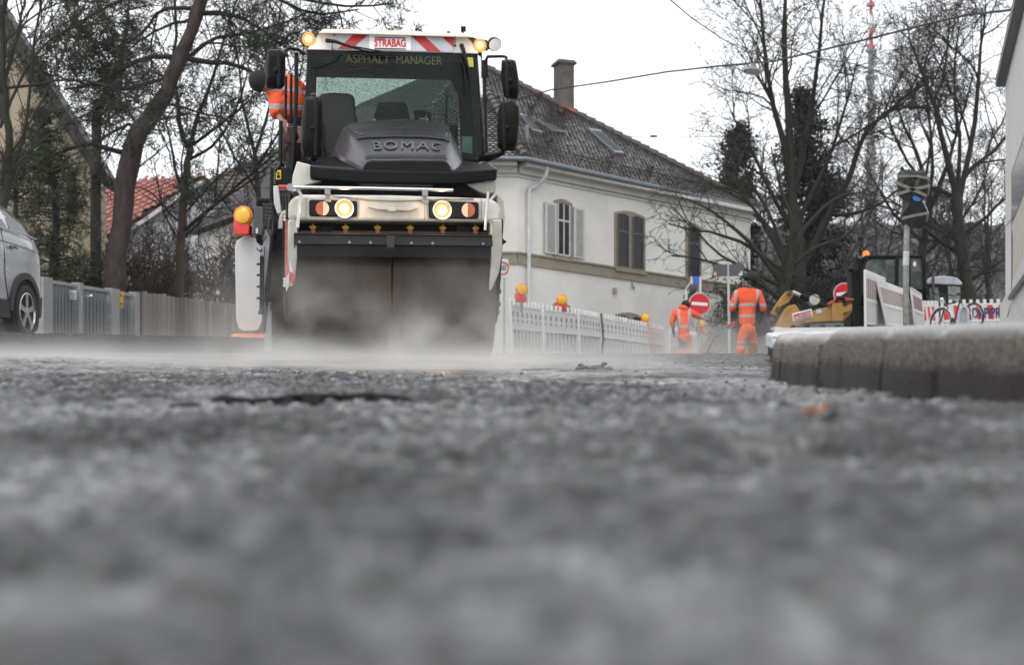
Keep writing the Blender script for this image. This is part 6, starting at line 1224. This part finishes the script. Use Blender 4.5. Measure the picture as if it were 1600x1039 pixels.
# ================================================================ trees
def mesh_arr(name, V, Fc, mat, parent, origin, smooth=True):
    me = bpy.data.meshes.new(name); k = Fc.shape[1]
    me.vertices.add(len(V)); me.vertices.foreach_set('co', (V-np.array(origin)).astype(np.float32).ravel())
    me.loops.add(Fc.size); me.loops.foreach_set('vertex_index', Fc.astype(np.int32).ravel())
    me.polygons.add(len(Fc)); me.polygons.foreach_set('loop_start', np.arange(0, Fc.size, k, dtype=np.int32)); me.update(calc_edges=True)
    if smooth: me.polygons.foreach_set('use_smooth', [True]*len(Fc))
    me.materials.append(mat); o = bpy.data.objects.new(name, me); C.objects.link(o); o.parent = parent; return o
def lines_mesh(name, lines, mat, parent, origin):
    """lines: list of (pts n x 3, radii n); tapered tubes, batched by point count"""
    groups = {}
    for p, r in lines: groups.setdefault((len(p), 8 if r[0] > .12 else 5 if r[0] > .03 else 3), []).append((p, r))
    VV = []; FF = []; off = 0
    for (n_, s_), g in groups.items():
        Pp = np.array([a for a, _ in g], float); Rr = np.array([b_ for _, b_ in g], float); m = len(g)
        tt = np.gradient(Pp, axis=1); tt /= np.linalg.norm(tt, axis=2, keepdims=True)+1e-9
        ref = np.array([.36, .48, .80]); b1 = np.cross(tt, ref); b1 /= np.linalg.norm(b1, axis=2, keepdims=True)+1e-6; u1 = np.cross(b1, tt)
        an = 2*np.pi*np.arange(s_)/s_; ring = Pp[:, :, None]+Rr[:, :, None, None]*(b1[:, :, None]*np.cos(an)[:, None]+u1[:, :, None]*np.sin(an)[:, None])
        idx = np.arange(m*n_*s_).reshape(m, n_, s_)+off; a = idx[:, :-1]; b2 = idx[:, 1:]
        q = np.stack([a, np.roll(a, -1, 2), np.roll(b2, -1, 2), b2], -1).reshape(-1, 4); VV.append(ring.reshape(-1, 3)); FF.append(q); off += m*n_*s_
    return mesh_arr(name, np.concatenate(VV), np.concatenate(FF), mat, parent, origin)
def blades(name, cen, dirs, n_, ln, wd, spread, mat, parent, origin, seed=0, cup=.35):
    """n_ thin leaf or needle blades round each centre"""
    rg = np.random.default_rng(seed); cen = np.repeat(np.array(cen), n_, 0); D = np.repeat(np.array(dirs), n_, 0)
    D = D*cup+rg.normal(0, 1, D.shape)*.6; D /= np.linalg.norm(D, axis=1, keepdims=True); c = cen+rg.normal(0, spread, cen.shape)
    l_ = ln*rg.uniform(.6, 1.3, (len(c), 1)); s_ = np.cross(D, rg.normal(0, 1, D.shape)); s_ /= np.linalg.norm(s_, axis=1, keepdims=True)+1e-9; s_ *= wd*rg.uniform(.6, 1.3, (len(c), 1))
    V = np.stack([c-s_*.5, c+s_*.5, c+D*l_+s_*.15, c+D*l_-s_*.15], 1).reshape(-1, 3); Q = np.arange(len(V)).reshape(-1, 4); return mesh_arr(name, V, Q, mat, parent, origin, False)
class Rnd(random.Random):
    def vec(s): return Vector((s.gauss(0,1), s.gauss(0,1), s.gauss(0,1)))
def resample(pts, n_):
    pts = [Vector(p) for p in pts]; out = []; m = len(pts)-1
    for i in range(n_):
        x = m*i/(n_-1); k = min(m-1, int(x)); f = x-k; p0, p1, p2, p3 = pts[max(k-1,0)], pts[k], pts[k+1], pts[min(k+2,m)]
        out.append(.5*((2*p1)+(p2-p0)*f+(2*p0-5*p1+4*p2-p3)*f*f+(3*p1-p0-3*p2+p3)*f**3))
    return out
def grow(out, tips, pts, rad, lev, spec, rg):
    """spawn side branches of level lev along a limb; spec[lev] = (count per metre, length, angle range, up pull, wiggle)"""
    if lev >= len(spec):
        tips.append((pts[-1], pts[-1]-pts[-2])); return
    dens, ln, (a0, a1), up, wig = spec[lev]; total = sum((pts[i+1]-pts[i]).length for i in range(len(pts)-1))
    cnt = max(1, int(dens*total*rg.uniform(.8, 1.2)))
    for c in range(cnt):
        x = (.18 if lev else .25)+(1-.2)*rg.random()**.8; x = min(x, .995); k = int(x*(len(pts)-1)); f = x*(len(pts)-1)-k
        p = pts[k].lerp(pts[k+1], f); d_ = (pts[k+1]-pts[k]).normalized(); r = rad[k]*(1-f)+rad[k+1]*f
        q = rg.vec(); q = (q-d_*q.dot(d_)).normalized(); a = rg.uniform(a0, a1); nd = d_*math.cos(a)+q*math.sin(a); nd.z += up; nd.normalize()
        L_ = ln*rg.uniform(.45, 1.25)*(1.15-.55*x); n_ = 6 if lev < len(spec)-1 else 4; r0 = min(r*.7, .006+L_*.011); w = [p]; dd = nd
        for i in range(n_-1):
            dd = (dd+rg.vec()*wig+Vector((0,0,up*.35))).normalized(); w.append(w[-1]+dd*L_/(n_-1))
        rr = [max(.0068, r0*(1-.70*i/(n_-1))) for i in range(n_)]; out.append((w, rr)); grow(out, tips, w, rr, lev+1, spec, rg)
bark = M('bark_dark', (.02,.016,.013), .9, var=.4, sc=4, bump=.6, bs=14); barkp = M('bark_pine', (.040,.028,.023), .9, var=.75, sc=7, bump=3, bs=9, stretch=(1,1,.35)); twig = M('twig_dark', (.012,.010,.008), .9, var=.3, sc=2); moss = M('bark_mossy', (.019,.018,.010), .9, var=.45, sc=3); twigr = M('twig_reddish', (.075,.052,.040), .9, var=.35, sc=2)
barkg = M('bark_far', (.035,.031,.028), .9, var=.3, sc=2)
def leafm(name, col, v=.5): return M(name, col, .7, var=v, sc=1.1, det=8)
pine_n = leafm('pine_needles', (.026,.036,.013)); ever = leafm('evergreen_leaves', (.015,.021,.012))
def pts_px(pl, d): return [P(a[0], a[1], (a[2] if len(a) > 2 else d)) for a in pl]
def tree(name, label, group, base, limbs, spec, bark_m, twig_m, seed, leaf=None, d=40., trunk_n=1):
    """limbs: [(pixel polyline, r0, r1)], the first trunk_n are the trunk"""
    t = T(name, label, 'tree', base, group=group); rg = Rnd(seed); tr = []; br = []; tips = []
    for i, (pl, r0, r1) in enumerate(limbs):
        n_ = 22 if i < trunk_n else 9; w = resample(pts_px(pl, d), n_); 
        w = [p+rg.vec()*min(.02, r0*.25)*(0 < k < n_-1) for k, p in enumerate(w)]; rr = [r0+(r1-r0)*(k/(n_-1))**.8 for k in range(n_)]
        if i < trunk_n: rr = [r*(1+.07*rg.gauss(0,1)) for r in rr]
        (tr if i < trunk_n else br).append((w, rr)); grow(br, tips, w, rr, 0, spec, rg)
    lines_mesh('trunk', tr, bark_m, t.e, t.o); lines_mesh('branches', br, twig_m, t.e, t.o)
    if leaf:
        m_, n_, ln, wd, sprd, frac = leaf; k = [x for x in tips if rg.random() < frac]
        blades('foliage', [tuple(p) for p, _ in k], [tuple((v.normalized() if v.length else v)) for _, v in k], n_, ln, wd, sprd, m_, t.e, t.o, seed)
    return t, tips
bare4 = [(2.0, 2.8, (.5,1.0), .16, .13), (2.6, 1.4, (.5,1.0), .10, .16), (4.2, .66, (.4,1.0), .05, .2), (6.0, .32, (.4,.9), .02, .2)]
bare3 = [(2.2, 2.0, (.5,1.0), .15, .14), (3.2, .95, (.5,1.0), .08, .18), (5.5, .42, (.4,1.0), .03, .2)]
pines = [(2.2, 2.0, (.6,1.2), .03, .15), (4.0, .9, (.5,1.0), .06, .18), (6., .36, (.4,1.0), .1, .18)]
# 1 leaning pine
dP = 37.
tree('pine_tree', 'tall leaning pine with thick reddish grey trunk rising behind the left fence', None, G(182, dP, -.1),
 [([(181,560),(178,450),(190,340),(198,280),(213,215),(240,178),(265,130),(286,80),(304,30),(322,-30),(335,-120)], .30, .13),
  ([(196,240),(165,231),(130,228),(95,238),(60,258)], .075, .03), ([(222,203),(200,196),(180,206),(150,224),(135,222)], .06, .02), ([(300,20),(350,22),(390,35),(440,70)], .08, .03), ([(296,93),(330,95),(372,102),(400,118),(432,150)], .08, .03),
  ([(285,92),(240,88),(190,110),(150,130),(100,140)], .075, .03), ([(300,14),(250,18),(215,60),(160,80)], .06, .02), ([(310,-10),(380,-30),(460,-5),(540,10),(615,5)], .08, .02), ([(275,120),(230,130),(190,140),(120,128)], .06, .02), ([(312,-20),(260,-40),(180,-30),(100,10)], .07, .02), ([(240,185),(262,230),(268,260)], .03, .012), ([(283,100),(330,62),(400,50),(470,25)], .07, .02), ([(250,160),(300,172),(365,192)], .05, .015), ([(312,-5),(230,-12),(150,22),(80,62)], .07, .02), ([(320,-30),(400,-20),(480,20),(560,15)], .07, .02), ([(300,30),(240,50),(200,80)], .05, .015)],
 pines, barkp, twig, 11, (pine_n, 13, .18, .027, .06, .8), dP)
# 2 slender forked tree
d2 = 39.
tree('bare_tree', 'slender forked tree with brown trunk standing behind the wooden fence', None, G(283, d2, -.1),
 [([(282,560),(281,460),(282,380),(286,320),(292,262),(297,232)], .135, .085),
  ([(297,232),(282,205),(277,150),(271,100),(275,40),(272,-30)], .08, .03), ([(297,232),(310,180),(332,120),(352,60),(372,-10)], .075, .02), ([(299,228),(350,190),(400,150),(440,120)], .05, .015), ([(284,362),(300,348),(338,318),(372,290),(402,262),(445,228)], .07, .02),
  ([(286,300),(270,250),(262,200),(250,160)], .05, .015), ([(284,350),(262,330),(235,300),(205,290)], .035, .012), ([(293,250),(330,230),(365,180),(385,120),(392,60)], .05, .015)],
 bare4, M('bark_brown', (.06,.037,.025), .9, var=.35, sc=4, bump=.6, bs=14), twig, 21, (pine_n, 5, .10, .03, .05, .10), d2)
# 3 mossy shrubby tree at the far left
d3 = 30.
tree('bare_tree', 'mossy green many stemmed bare tree at the far left edge above the silver car', None, G(-20, d3, -.1),
 [([(-20,560),(-6,420),(2,330),(14,270),(10,180),(4,80),(8,-30)], .12, .05),
  ([(12,275),(40,200),(52,90),(66,-20)], .05, .02), ([(2,138),(60,132),(110,124),(170,136),(230,166)], .035, .012), ([(0,200),(40,110),(80,60),(140,38),(220,34)], .035, .01), ([(0,285),(60,225),(110,190),(170,170),(215,172)], .03, .01), ([(8,120),(30,40),(40,-20)], .05, .02), ([(10,250),(60,170),(100,80),(120,0)], .03, .012), ([(5,68),(60,20),(110,2),(180,6)], .03, .01)],
 [(3.0, 1.8, (.3,.8), .22, .12), (4.2, .8, (.4,.9), .12, .15), (6., .34, (.4,.9), .04, .2)], moss, moss, 31, None, d3)
# 4 dark conifer low on the left
def cone_foliage(name, label, base, axis, mat, seed, n, group=None, tw=twig, ln=.2, wd=.06, spread=.10, per=7, droop=-.1, rag=.25, gap=.5):
    """axis: [(px, py, d, half width m)] from bottom to top; an uneven column of sprays on real branches"""
    t = T(name, label, 'tree', base, group=group); rg = Rnd(seed); pts = [P(a, b_, d) for a, b_, d, _ in axis]; ws = [a[3] for a in axis]; m = len(axis)-1
    tr = [(resample([Vector((pts[0].x, pts[0].y, base.z))]+pts, 12), [max(.02, .16*(1-i/12)) for i in range(12)])]; br = []; cs = []; ds = []
    for i in range(n):
        x = rg.random()*m; k = int(x); f = x-k; p = pts[k].lerp(pts[k+1], f); w = ws[k]+(ws[k+1]-ws[k])*f
        a = rg.uniform(0, 2*math.pi); lob = .72+rag*math.sin(3*a+x*5)+rag*.8*math.sin(x*9+a); w *= max(.3, lob)*rg.uniform(.75, 1.15); dv = Vector((math.cos(a), math.sin(a), droop+rg.uniform(-.1,.3))); q = p+dv*w
        br.append(([p, p.lerp(q, .5)+Vector((0,0,.05)), q], [.022, .014, .006]))
        for j in range(int(5+w*9)):
            u_ = .25+.8*rg.random()**.6; c = p.lerp(q, u_)+rg.vec()*(.05+.10*w)
            if math.sin(c.x*5.1+c.z*3.7+seed)*math.sin(c.z*6.3-c.x*2.2) > gap: continue
            cs.append(tuple(c)); ds.append(tuple(dv))
    lines_mesh('trunk', tr, bark, t.e, t.o); lines_mesh('branches', br, tw, t.e, t.o); blades('foliage', cs, ds, per, ln, wd, spread, mat, t.e, t.o, seed); return t
cone_foliage('pine_tree', 'dense dark low conifer between the silver car and the beige house', G(85, 37, -.1), [(80,470,37,1.1),(85,400,37,1.1),(88,330,37,.95),(80,270,37,.9),(70,215,37,.6),(62,170,37,.2)], pine_n, 5, 170, ln=.17, wd=.025, per=6, spread=.07, gap=.55)
cone_foliage('pine_tree', 'dark conifer at the far left half hidden behind the mossy stems', G(10, 39, -.1), [(5,470,39,1.3),(20,380,39,1.2),(25,300,39,1.1),(15,240,39,.6)], pine_n, 6, 120, ln=.17, wd=.025, per=6, spread=.07, gap=.55)
# pine pads hanging into the top left
cone_foliage('pine_tree', 'pine crown with dark needle pads hanging in the sky above the beige house', G(150, 42, -.1), [(150,190,42,.3),(158,165,42,1.0),(170,135,42,1.3),(185,105,42,.9),(195,60,42,.8),(200,20,42,1.0),(205,-40,42,.5)], pine_n, 7, 130, ln=.18, wd=.026, per=7, spread=.09, gap=.35, rag=.4)
# 5 thicket behind the fences: individual bushes
def bush(label, px, d, h, w, seed, m_=twigr, leaf=None, nst=16, grp='leafless bushes behind the left fences'):
    t = T('bush', label, 'bush', G(px, d, -.1), group=grp); rg = Rnd(seed); out = []; tips = []
    for i in range(nst):
        a = rg.uniform(0, 2*math.pi); q = Vector((math.cos(a)*w*rg.uniform(.2,1), math.sin(a)*w*.5, h*rg.uniform(.6,1.05))); p = t.o+Vector((rg.uniform(-.3,.3)*w, 0, 0)); w_ = resample([p, p+q*.4+Vector((0,0,.15*h)), p+q], 7); w_ = [x+rg.vec()*.04 for x in w_]
        rr = [.022-.014*k/6 for k in range(7)]; out.append((w_, rr)); grow(out, tips, w_, rr, 0, [(3.5, 1.0, (.4,1.0), .12, .2), (5.5, .5, (.4,1.0), .05, .25), (7, .24, (.4,1.), .0, .25)], rg)
    lines_mesh('stems', out, m_, t.e, t.o)
    if leaf: k = [x for x in tips if rg.random() < leaf[5]]; blades('foliage', [tuple(p) for p, _ in k], [tuple(v.normalized()) for _, v in k], leaf[1], leaf[2], leaf[3], leaf[4], leaf[0], t.e, t.o, seed)
    return t
dl = leafm('dead_leaves', (.085,.050,.030))
for i, (px, d, h, w, lb) in enumerate(((132,38,2.7,1.3,'reddish leafless bush left of the leaning pine trunk'),(232,41,3.4,1.5,'dense leafless bush between the leaning pine and the slender forked tree'),(262,43,4.2,1.3,'tall thin leafless bush behind the slender forked tree'),(322,42,3.6,1.5,'leafless bush right of the slender forked tree under the white gable window'),(362,43,3.4,1.2,'leafless bush directly left of the white marker post'),(205,39,2.4,1.0,'low leafless bush touching the right side of the leaning pine trunk'),(405,45,3.8,1.3,'leafless bush seen between marker post and roller'))):
    bush(lb, px, d, h, w, 40+i, twigr if i % 2 else twig, (dl, 2, .06, .04, .03, .10), 22)
tree('bare_tree', 'fine branched bare tree whose twigs spread behind the mirrors left of the cab', None, G(415, 46, -.1),
 [([(415,560),(412,430),(405,330),(398,240)], .13, .07), ([(398,240),(380,170),(372,90),(350,0)], .06, .02), ([(398,240),(420,170),(430,90),(440,0)], .06, .02), ([(402,300),(370,250),(340,190),(322,120)], .05, .015), ([(400,260),(440,200),(470,120),(478,40)], .05, .015)], bare4, bark, twig, 51, (pine_n, 4, .10, .03, .05, .12), 46.)
tree('bare_tree', 'bare tree in front of the red roof with thin upright twigs', None, G(120, 47, -.1),
 [([(120,560),(118,430),(125,330)], .12, .06), ([(125,330),(110,230),(90,120),(80,0)], .05, .015), ([(125,330),(150,250),(170,180),(200,100)], .05, .015)], bare3, bark, twig, 52, None, 47.)
# 6 the right hand side
bigspec = [(1.9, 3.2, (.5,1.05), .10, .16), (2.6, 1.7, (.5,1.1), .05, .2), (3.8, .85, (.5,1.1), .03, .24), (5.4, .42, (.4,1.), .02, .26)]
dB = 52.
tree('bare_tree', 'tallest bare tree with several upright stems in front of the ivy clad conifers', None, G(1252, dB, -.2),
 [([(1255,560),(1251,470),(1246,380),(1236,290),(1232,180),(1226,80),(1228,-40)], .30, .06),
  ([(1240,320),(1222,220),(1200,120),(1188,20),(1185,-60)], .13, .03), ([(1240,300),(1262,200),(1275,120),(1285,20),(1300,-60)], .13, .03), ([(1250,420),(1290,350),(1330,270),(1350,210),(1400,165),(1450,120)], .16, .03), ([(1244,370),(1205,300),(1170,230),(1140,170)], .11, .02), ([(1246,350),(1290,260),(1320,170),(1340,90)], .11, .02), ([(1300,335),(1350,330),(1400,300),(1450,250)], .08, .02), ([(1236,260),(1215,180),(1180,110),(1160,60)], .07, .02)],
 bigspec, moss, twig, 61, None, dB)
dM = 45.
tree('bare_tree', 'low spreading mossy bare tree reaching across the right end of the white house', None, G(1222, dM, -.2),
 [([(1222,560),(1222,500),(1228,440),(1236,400)], .20, .13), ([(1226,450),(1190,400),(1150,360),(1110,330),(1070,310)], .10, .02), ([(1224,470),(1180,440),(1140,420),(1095,405),(1050,400)], .09, .02), ([(1230,430),(1200,360),(1165,310),(1130,260)], .10, .02), ([(1236,400),(1262,350),(1310,310),(1350,300)], .10, .02), ([(1232,420),(1270,390),(1320,370),(1345,340)], .09, .02), ([(1236,400),(1235,340),(1215,280),(1205,230)], .09, .02), ([(1222,480),(1190,470),(1160,455),(1120,450)], .05, .015), ([(1228,430),(1180,390),(1130,370),(1085,360),(1045,350)], .08, .02), ([(1232,410),(1190,340),(1150,300),(1100,290)], .08, .02), ([(1226,450),(1175,425),(1120,395),(1075,345)], .08, .02), ([(1230,420),(1200,330),(1170,280),(1150,230)], .08, .02)],
 [(2.2, 1.7, (.4,.9), .12, .16), (3.0, .85, (.4,1.0), .06, .2), (4.5, .4, (.4,1.0), .02, .22), (5.5, .22, (.4,1.0), 0, .22)], moss, moss, 62, None, dM)
cone_foliage('ivy_clad_tree', 'narrow dark ivy clad conifer left of the tallest bare tree', G(1155, 58, -.1), [(1150,440,58,1.0),(1152,380,58,.9),(1152,320,58,.85),(1150,270,58,.75),(1152,230,58,.45),(1158,200,58,.12)], ever, 8, 170, ln=.16, wd=.10, per=6, spread=.12, gap=.6)
cone_foliage('ivy_clad_tree', 'broad dark ivy clad conifer directly behind the tallest bare tree', G(1268, 58, -.1), [(1262,470,58,1.5),(1265,400,58,1.6),(1268,330,58,1.55),(1266,270,58,1.2),(1262,215,58,.8),(1256,170,58,.35),(1252,145,58,.1)], ever, 9, 260, ln=.16, wd=.10, per=6, spread=.13, gap=.42)
dR = 50.
tree('bare_tree', 'stout bare tree with crooked limbs left of the pale building behind the bicycle', None, G(1518, dR, -.2),
 [([(1518,560),(1516,480),(1506,410),(1497,350),(1494,300)], .27, .17), ([(1494,300),(1478,240),(1462,170),(1440,110),(1420,60)], .13, .03), ([(1494,300),(1520,260),(1560,230),(1590,190)], .12, .03), ([(1496,330),(1520,200),(1530,100),(1540,10)], .12, .03), ([(1506,400),(1460,370),(1420,330),(1370,300)], .10, .02), ([(1500,370),(1540,340),(1570,310),(1600,300)], .09, .02), ([(1512,440),(1545,420),(1575,400)], .09, .02), ([(1514,470),(1530,450),(1560,420)], .06, .02), ([(1495,310),(1440,280),(1400,220),(1380,150)], .09, .02), ([(1494,300),(1500,220),(1490,130),(1500,40)], .09, .02)],
 bigspec, moss, twig, 63, None, dR)
tree('bare_tree', 'bare tree with arching crown between the television tower and the pale building', None, G(1425, 60, -.2),
 [([(1425,560),(1430,470),(1440,400),(1452,330)], .24, .15), ([(1452,330),(1440,260),(1410,190),(1390,140)], .12, .03), ([(1452,330),(1480,260),(1500,190),(1520,120)], .12, .03), ([(1445,380),(1400,340),(1370,290),(1350,240)], .10, .02), ([(1440,400),(1490,360),(1530,300),(1550,240)], .10, .02), ([(1452,330),(1456,240),(1450,160),(1440,100)], .1, .02)],
 bigspec, bark, twig, 64, None, 60.)
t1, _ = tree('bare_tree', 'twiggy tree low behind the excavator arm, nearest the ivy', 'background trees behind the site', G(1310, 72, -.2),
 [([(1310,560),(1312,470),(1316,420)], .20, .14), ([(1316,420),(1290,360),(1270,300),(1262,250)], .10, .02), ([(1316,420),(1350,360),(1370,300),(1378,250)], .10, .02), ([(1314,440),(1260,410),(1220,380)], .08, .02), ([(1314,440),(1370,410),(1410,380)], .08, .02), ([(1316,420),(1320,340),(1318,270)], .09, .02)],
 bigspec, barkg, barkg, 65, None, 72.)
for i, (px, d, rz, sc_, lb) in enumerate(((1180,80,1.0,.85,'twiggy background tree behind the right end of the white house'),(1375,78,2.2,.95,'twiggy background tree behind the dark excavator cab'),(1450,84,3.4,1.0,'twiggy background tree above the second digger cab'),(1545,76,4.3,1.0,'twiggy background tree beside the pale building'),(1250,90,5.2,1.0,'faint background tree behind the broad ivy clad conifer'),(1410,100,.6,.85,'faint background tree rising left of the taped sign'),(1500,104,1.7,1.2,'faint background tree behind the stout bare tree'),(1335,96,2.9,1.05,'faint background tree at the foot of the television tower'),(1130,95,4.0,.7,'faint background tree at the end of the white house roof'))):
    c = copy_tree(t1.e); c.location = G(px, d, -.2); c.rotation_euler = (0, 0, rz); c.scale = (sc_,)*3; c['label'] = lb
for i, (px, d, h, w, lb) in enumerate(((1150,50,2.2,1.4,'dark bush behind the walking worker'),(1215,48,2.4,1.6,'dark bush behind the bent excavator stick'),(1275,50,2.6,1.8,'dark bush behind the excavator boom plate'),(1320,49,2.8,1.6,'dark bush behind the tilted no entry sign'),(1400,52,3.0,1.8,'dark bush behind the excavator cab'),(1475,55,3.0,1.8,'dark bush behind the silver digger roof'),(1550,54,2.6,1.6,'dark bush beside the pale building corner'))):
    bush(lb, px, d, h, w, 70+i, twig, (ever, 4, .09, .06, .06, .30), 20, 'dark bushes behind the machines')
# ================================================================ steam and haze
def steam(name, label, lo, hi, dens, sc, seed, fall, edge, cutoff=(.42,.72), col=(.95,.915,.875)):
    """box of drifting steam: noise density, thinning upwards and towards the sides; box floor follows the slope"""
    mb = MB(); x0, y0, z0 = lo; x1, y1, z1 = hi; s_ = (gz(y1)-gz(y0)); mb.add([(x0,y0,z0),(x1,y0,z0),(x1,y1,z0+s_),(x0,y1,z0+s_),(x0,y0,z1),(x1,y0,z1),(x1,y1,z1+s_),(x0,y1,z1+s_)], [(0,3,2,1),(4,5,6,7),(0,1,5,4),(1,2,6,5),(2,3,7,6),(3,0,4,7)])
    m = bpy.data.materials.new(name); m.use_nodes = True; n, l, b = nodes(m); n.remove(b)
    tc = n.new('ShaderNodeTexCoord'); pv_ = n.new('ShaderNodeVolumePrincipled'); pv_.inputs['Color'].default_value = col+(1,); pv_.inputs['Anisotropy'].default_value = .2
    mp = n.new('ShaderNodeMapping'); mp.inputs['Location'].default_value = (seed*3.1, seed*1.7, 0); mp.inputs['Scale'].default_value = (sc, sc, sc*1.1); l.new(tc.outputs['Object'], mp.inputs[0])
    nz = n.new('ShaderNodeTexNoise'); nz.inputs['Scale'].default_value = 1; nz.inputs['Detail'].default_value = 3; nz.inputs['Distortion'].default_value = .6; l.new(mp.outputs[0], nz.inputs['Vector'])
    mr = n.new('ShaderNodeMapRange'); mr.inputs['From Min'].default_value = cutoff[0]; mr.inputs['From Max'].default_value = cutoff[1]; l.new(nz.outputs['Fac'], mr.inputs['Value'])
    g = n.new('ShaderNodeTexCoord'); sx = n.new('ShaderNodeSeparateXYZ'); l.new(g.outputs['Generated'], sx.inputs[0])
    def mth(op, a, b_=None):
        k = n.new('ShaderNodeMath'); k.operation = op
        for i, v in enumerate((a, b_)):
            if v is None: continue
            if isinstance(v, (int, float)): k.inputs[i].default_value = v
            else: l.new(v, k.inputs[i])
        return k.outputs[0]
    ob = n.new('ShaderNodeSeparateXYZ'); l.new(tc.outputs['Object'], ob.inputs[0]); slope = s_/(y1-y0)
    hgt = mth('SUBTRACT', ob.outputs['Z'], mth('MULTIPLY', ob.outputs['Y'], slope))           # height over the floor of the box (object origin at its near floor corner)
    hk = mth('POWER', mth('MAXIMUM', mth('SUBTRACT', 1., mth('DIVIDE', hgt, z1-z0)), 0.), fall)
    def side(sock): return mth('MINIMUM', mth('MULTIPLY', mth('MULTIPLY', sock, mth('SUBTRACT', 1., sock)), edge), 1.)
    dd = mth('MULTIPLY', mth('MULTIPLY', mth('MULTIPLY', mr.outputs[0], hk), mth('MULTIPLY', side(sx.outputs['X']), side(sx.outputs['Y']))), dens)
    l.new(dd, pv_.inputs['Density']); l.new(pv_.outputs[0], n['Material Output'].inputs['Volume'])
    o = mb.build(name, m, origin=(x0, y0, z0), smooth=0); return tag(o, label, 'steam', kind='stuff')
g_ = gz
steam('steam', 'white steam curling up in front of the roller drum', (-2.6, 11.2, g_(11.2)-.02), (.45, 13.95, g_(11.2)+1.15), 1.7, 1.7, 1, 2.6, 7, (.48,.70))
steam('steam', 'pale steam drifting round the two workers and barrier feet', (2.6, 27, g_(27)-.02), (6.6, 41, g_(27)+1.1), .55, 1.1, 3, 1.4, 6, (.44,.76))
steam('steam', 'thin low steam over the smooth wet road', (-4.6, 5.4, g_(5.4)-.02), (1.0, 12.5, g_(5.4)+.6), 2.8, 1.0, 5, 9.0, 5, (.42,.72))
# even air between the lens and the far hill and tower
mb = MB().box(-1100, 1100, -12, 760, -6, 260); m = bpy.data.materials.new('haze'); m.use_nodes = True; n, l, b = nodes(m); n.remove(b)
pv_ = n.new('ShaderNodeVolumePrincipled'); pv_.inputs['Density'].default_value = .0002; pv_.inputs['Color'].default_value = (.96,.97,1,1); l.new(pv_.outputs[0], n['Material Output'].inputs['Volume'])
tag(mb.build('haze', m, smooth=0), 'even pale haze of a damp overcast day', 'haze', kind='stuff')
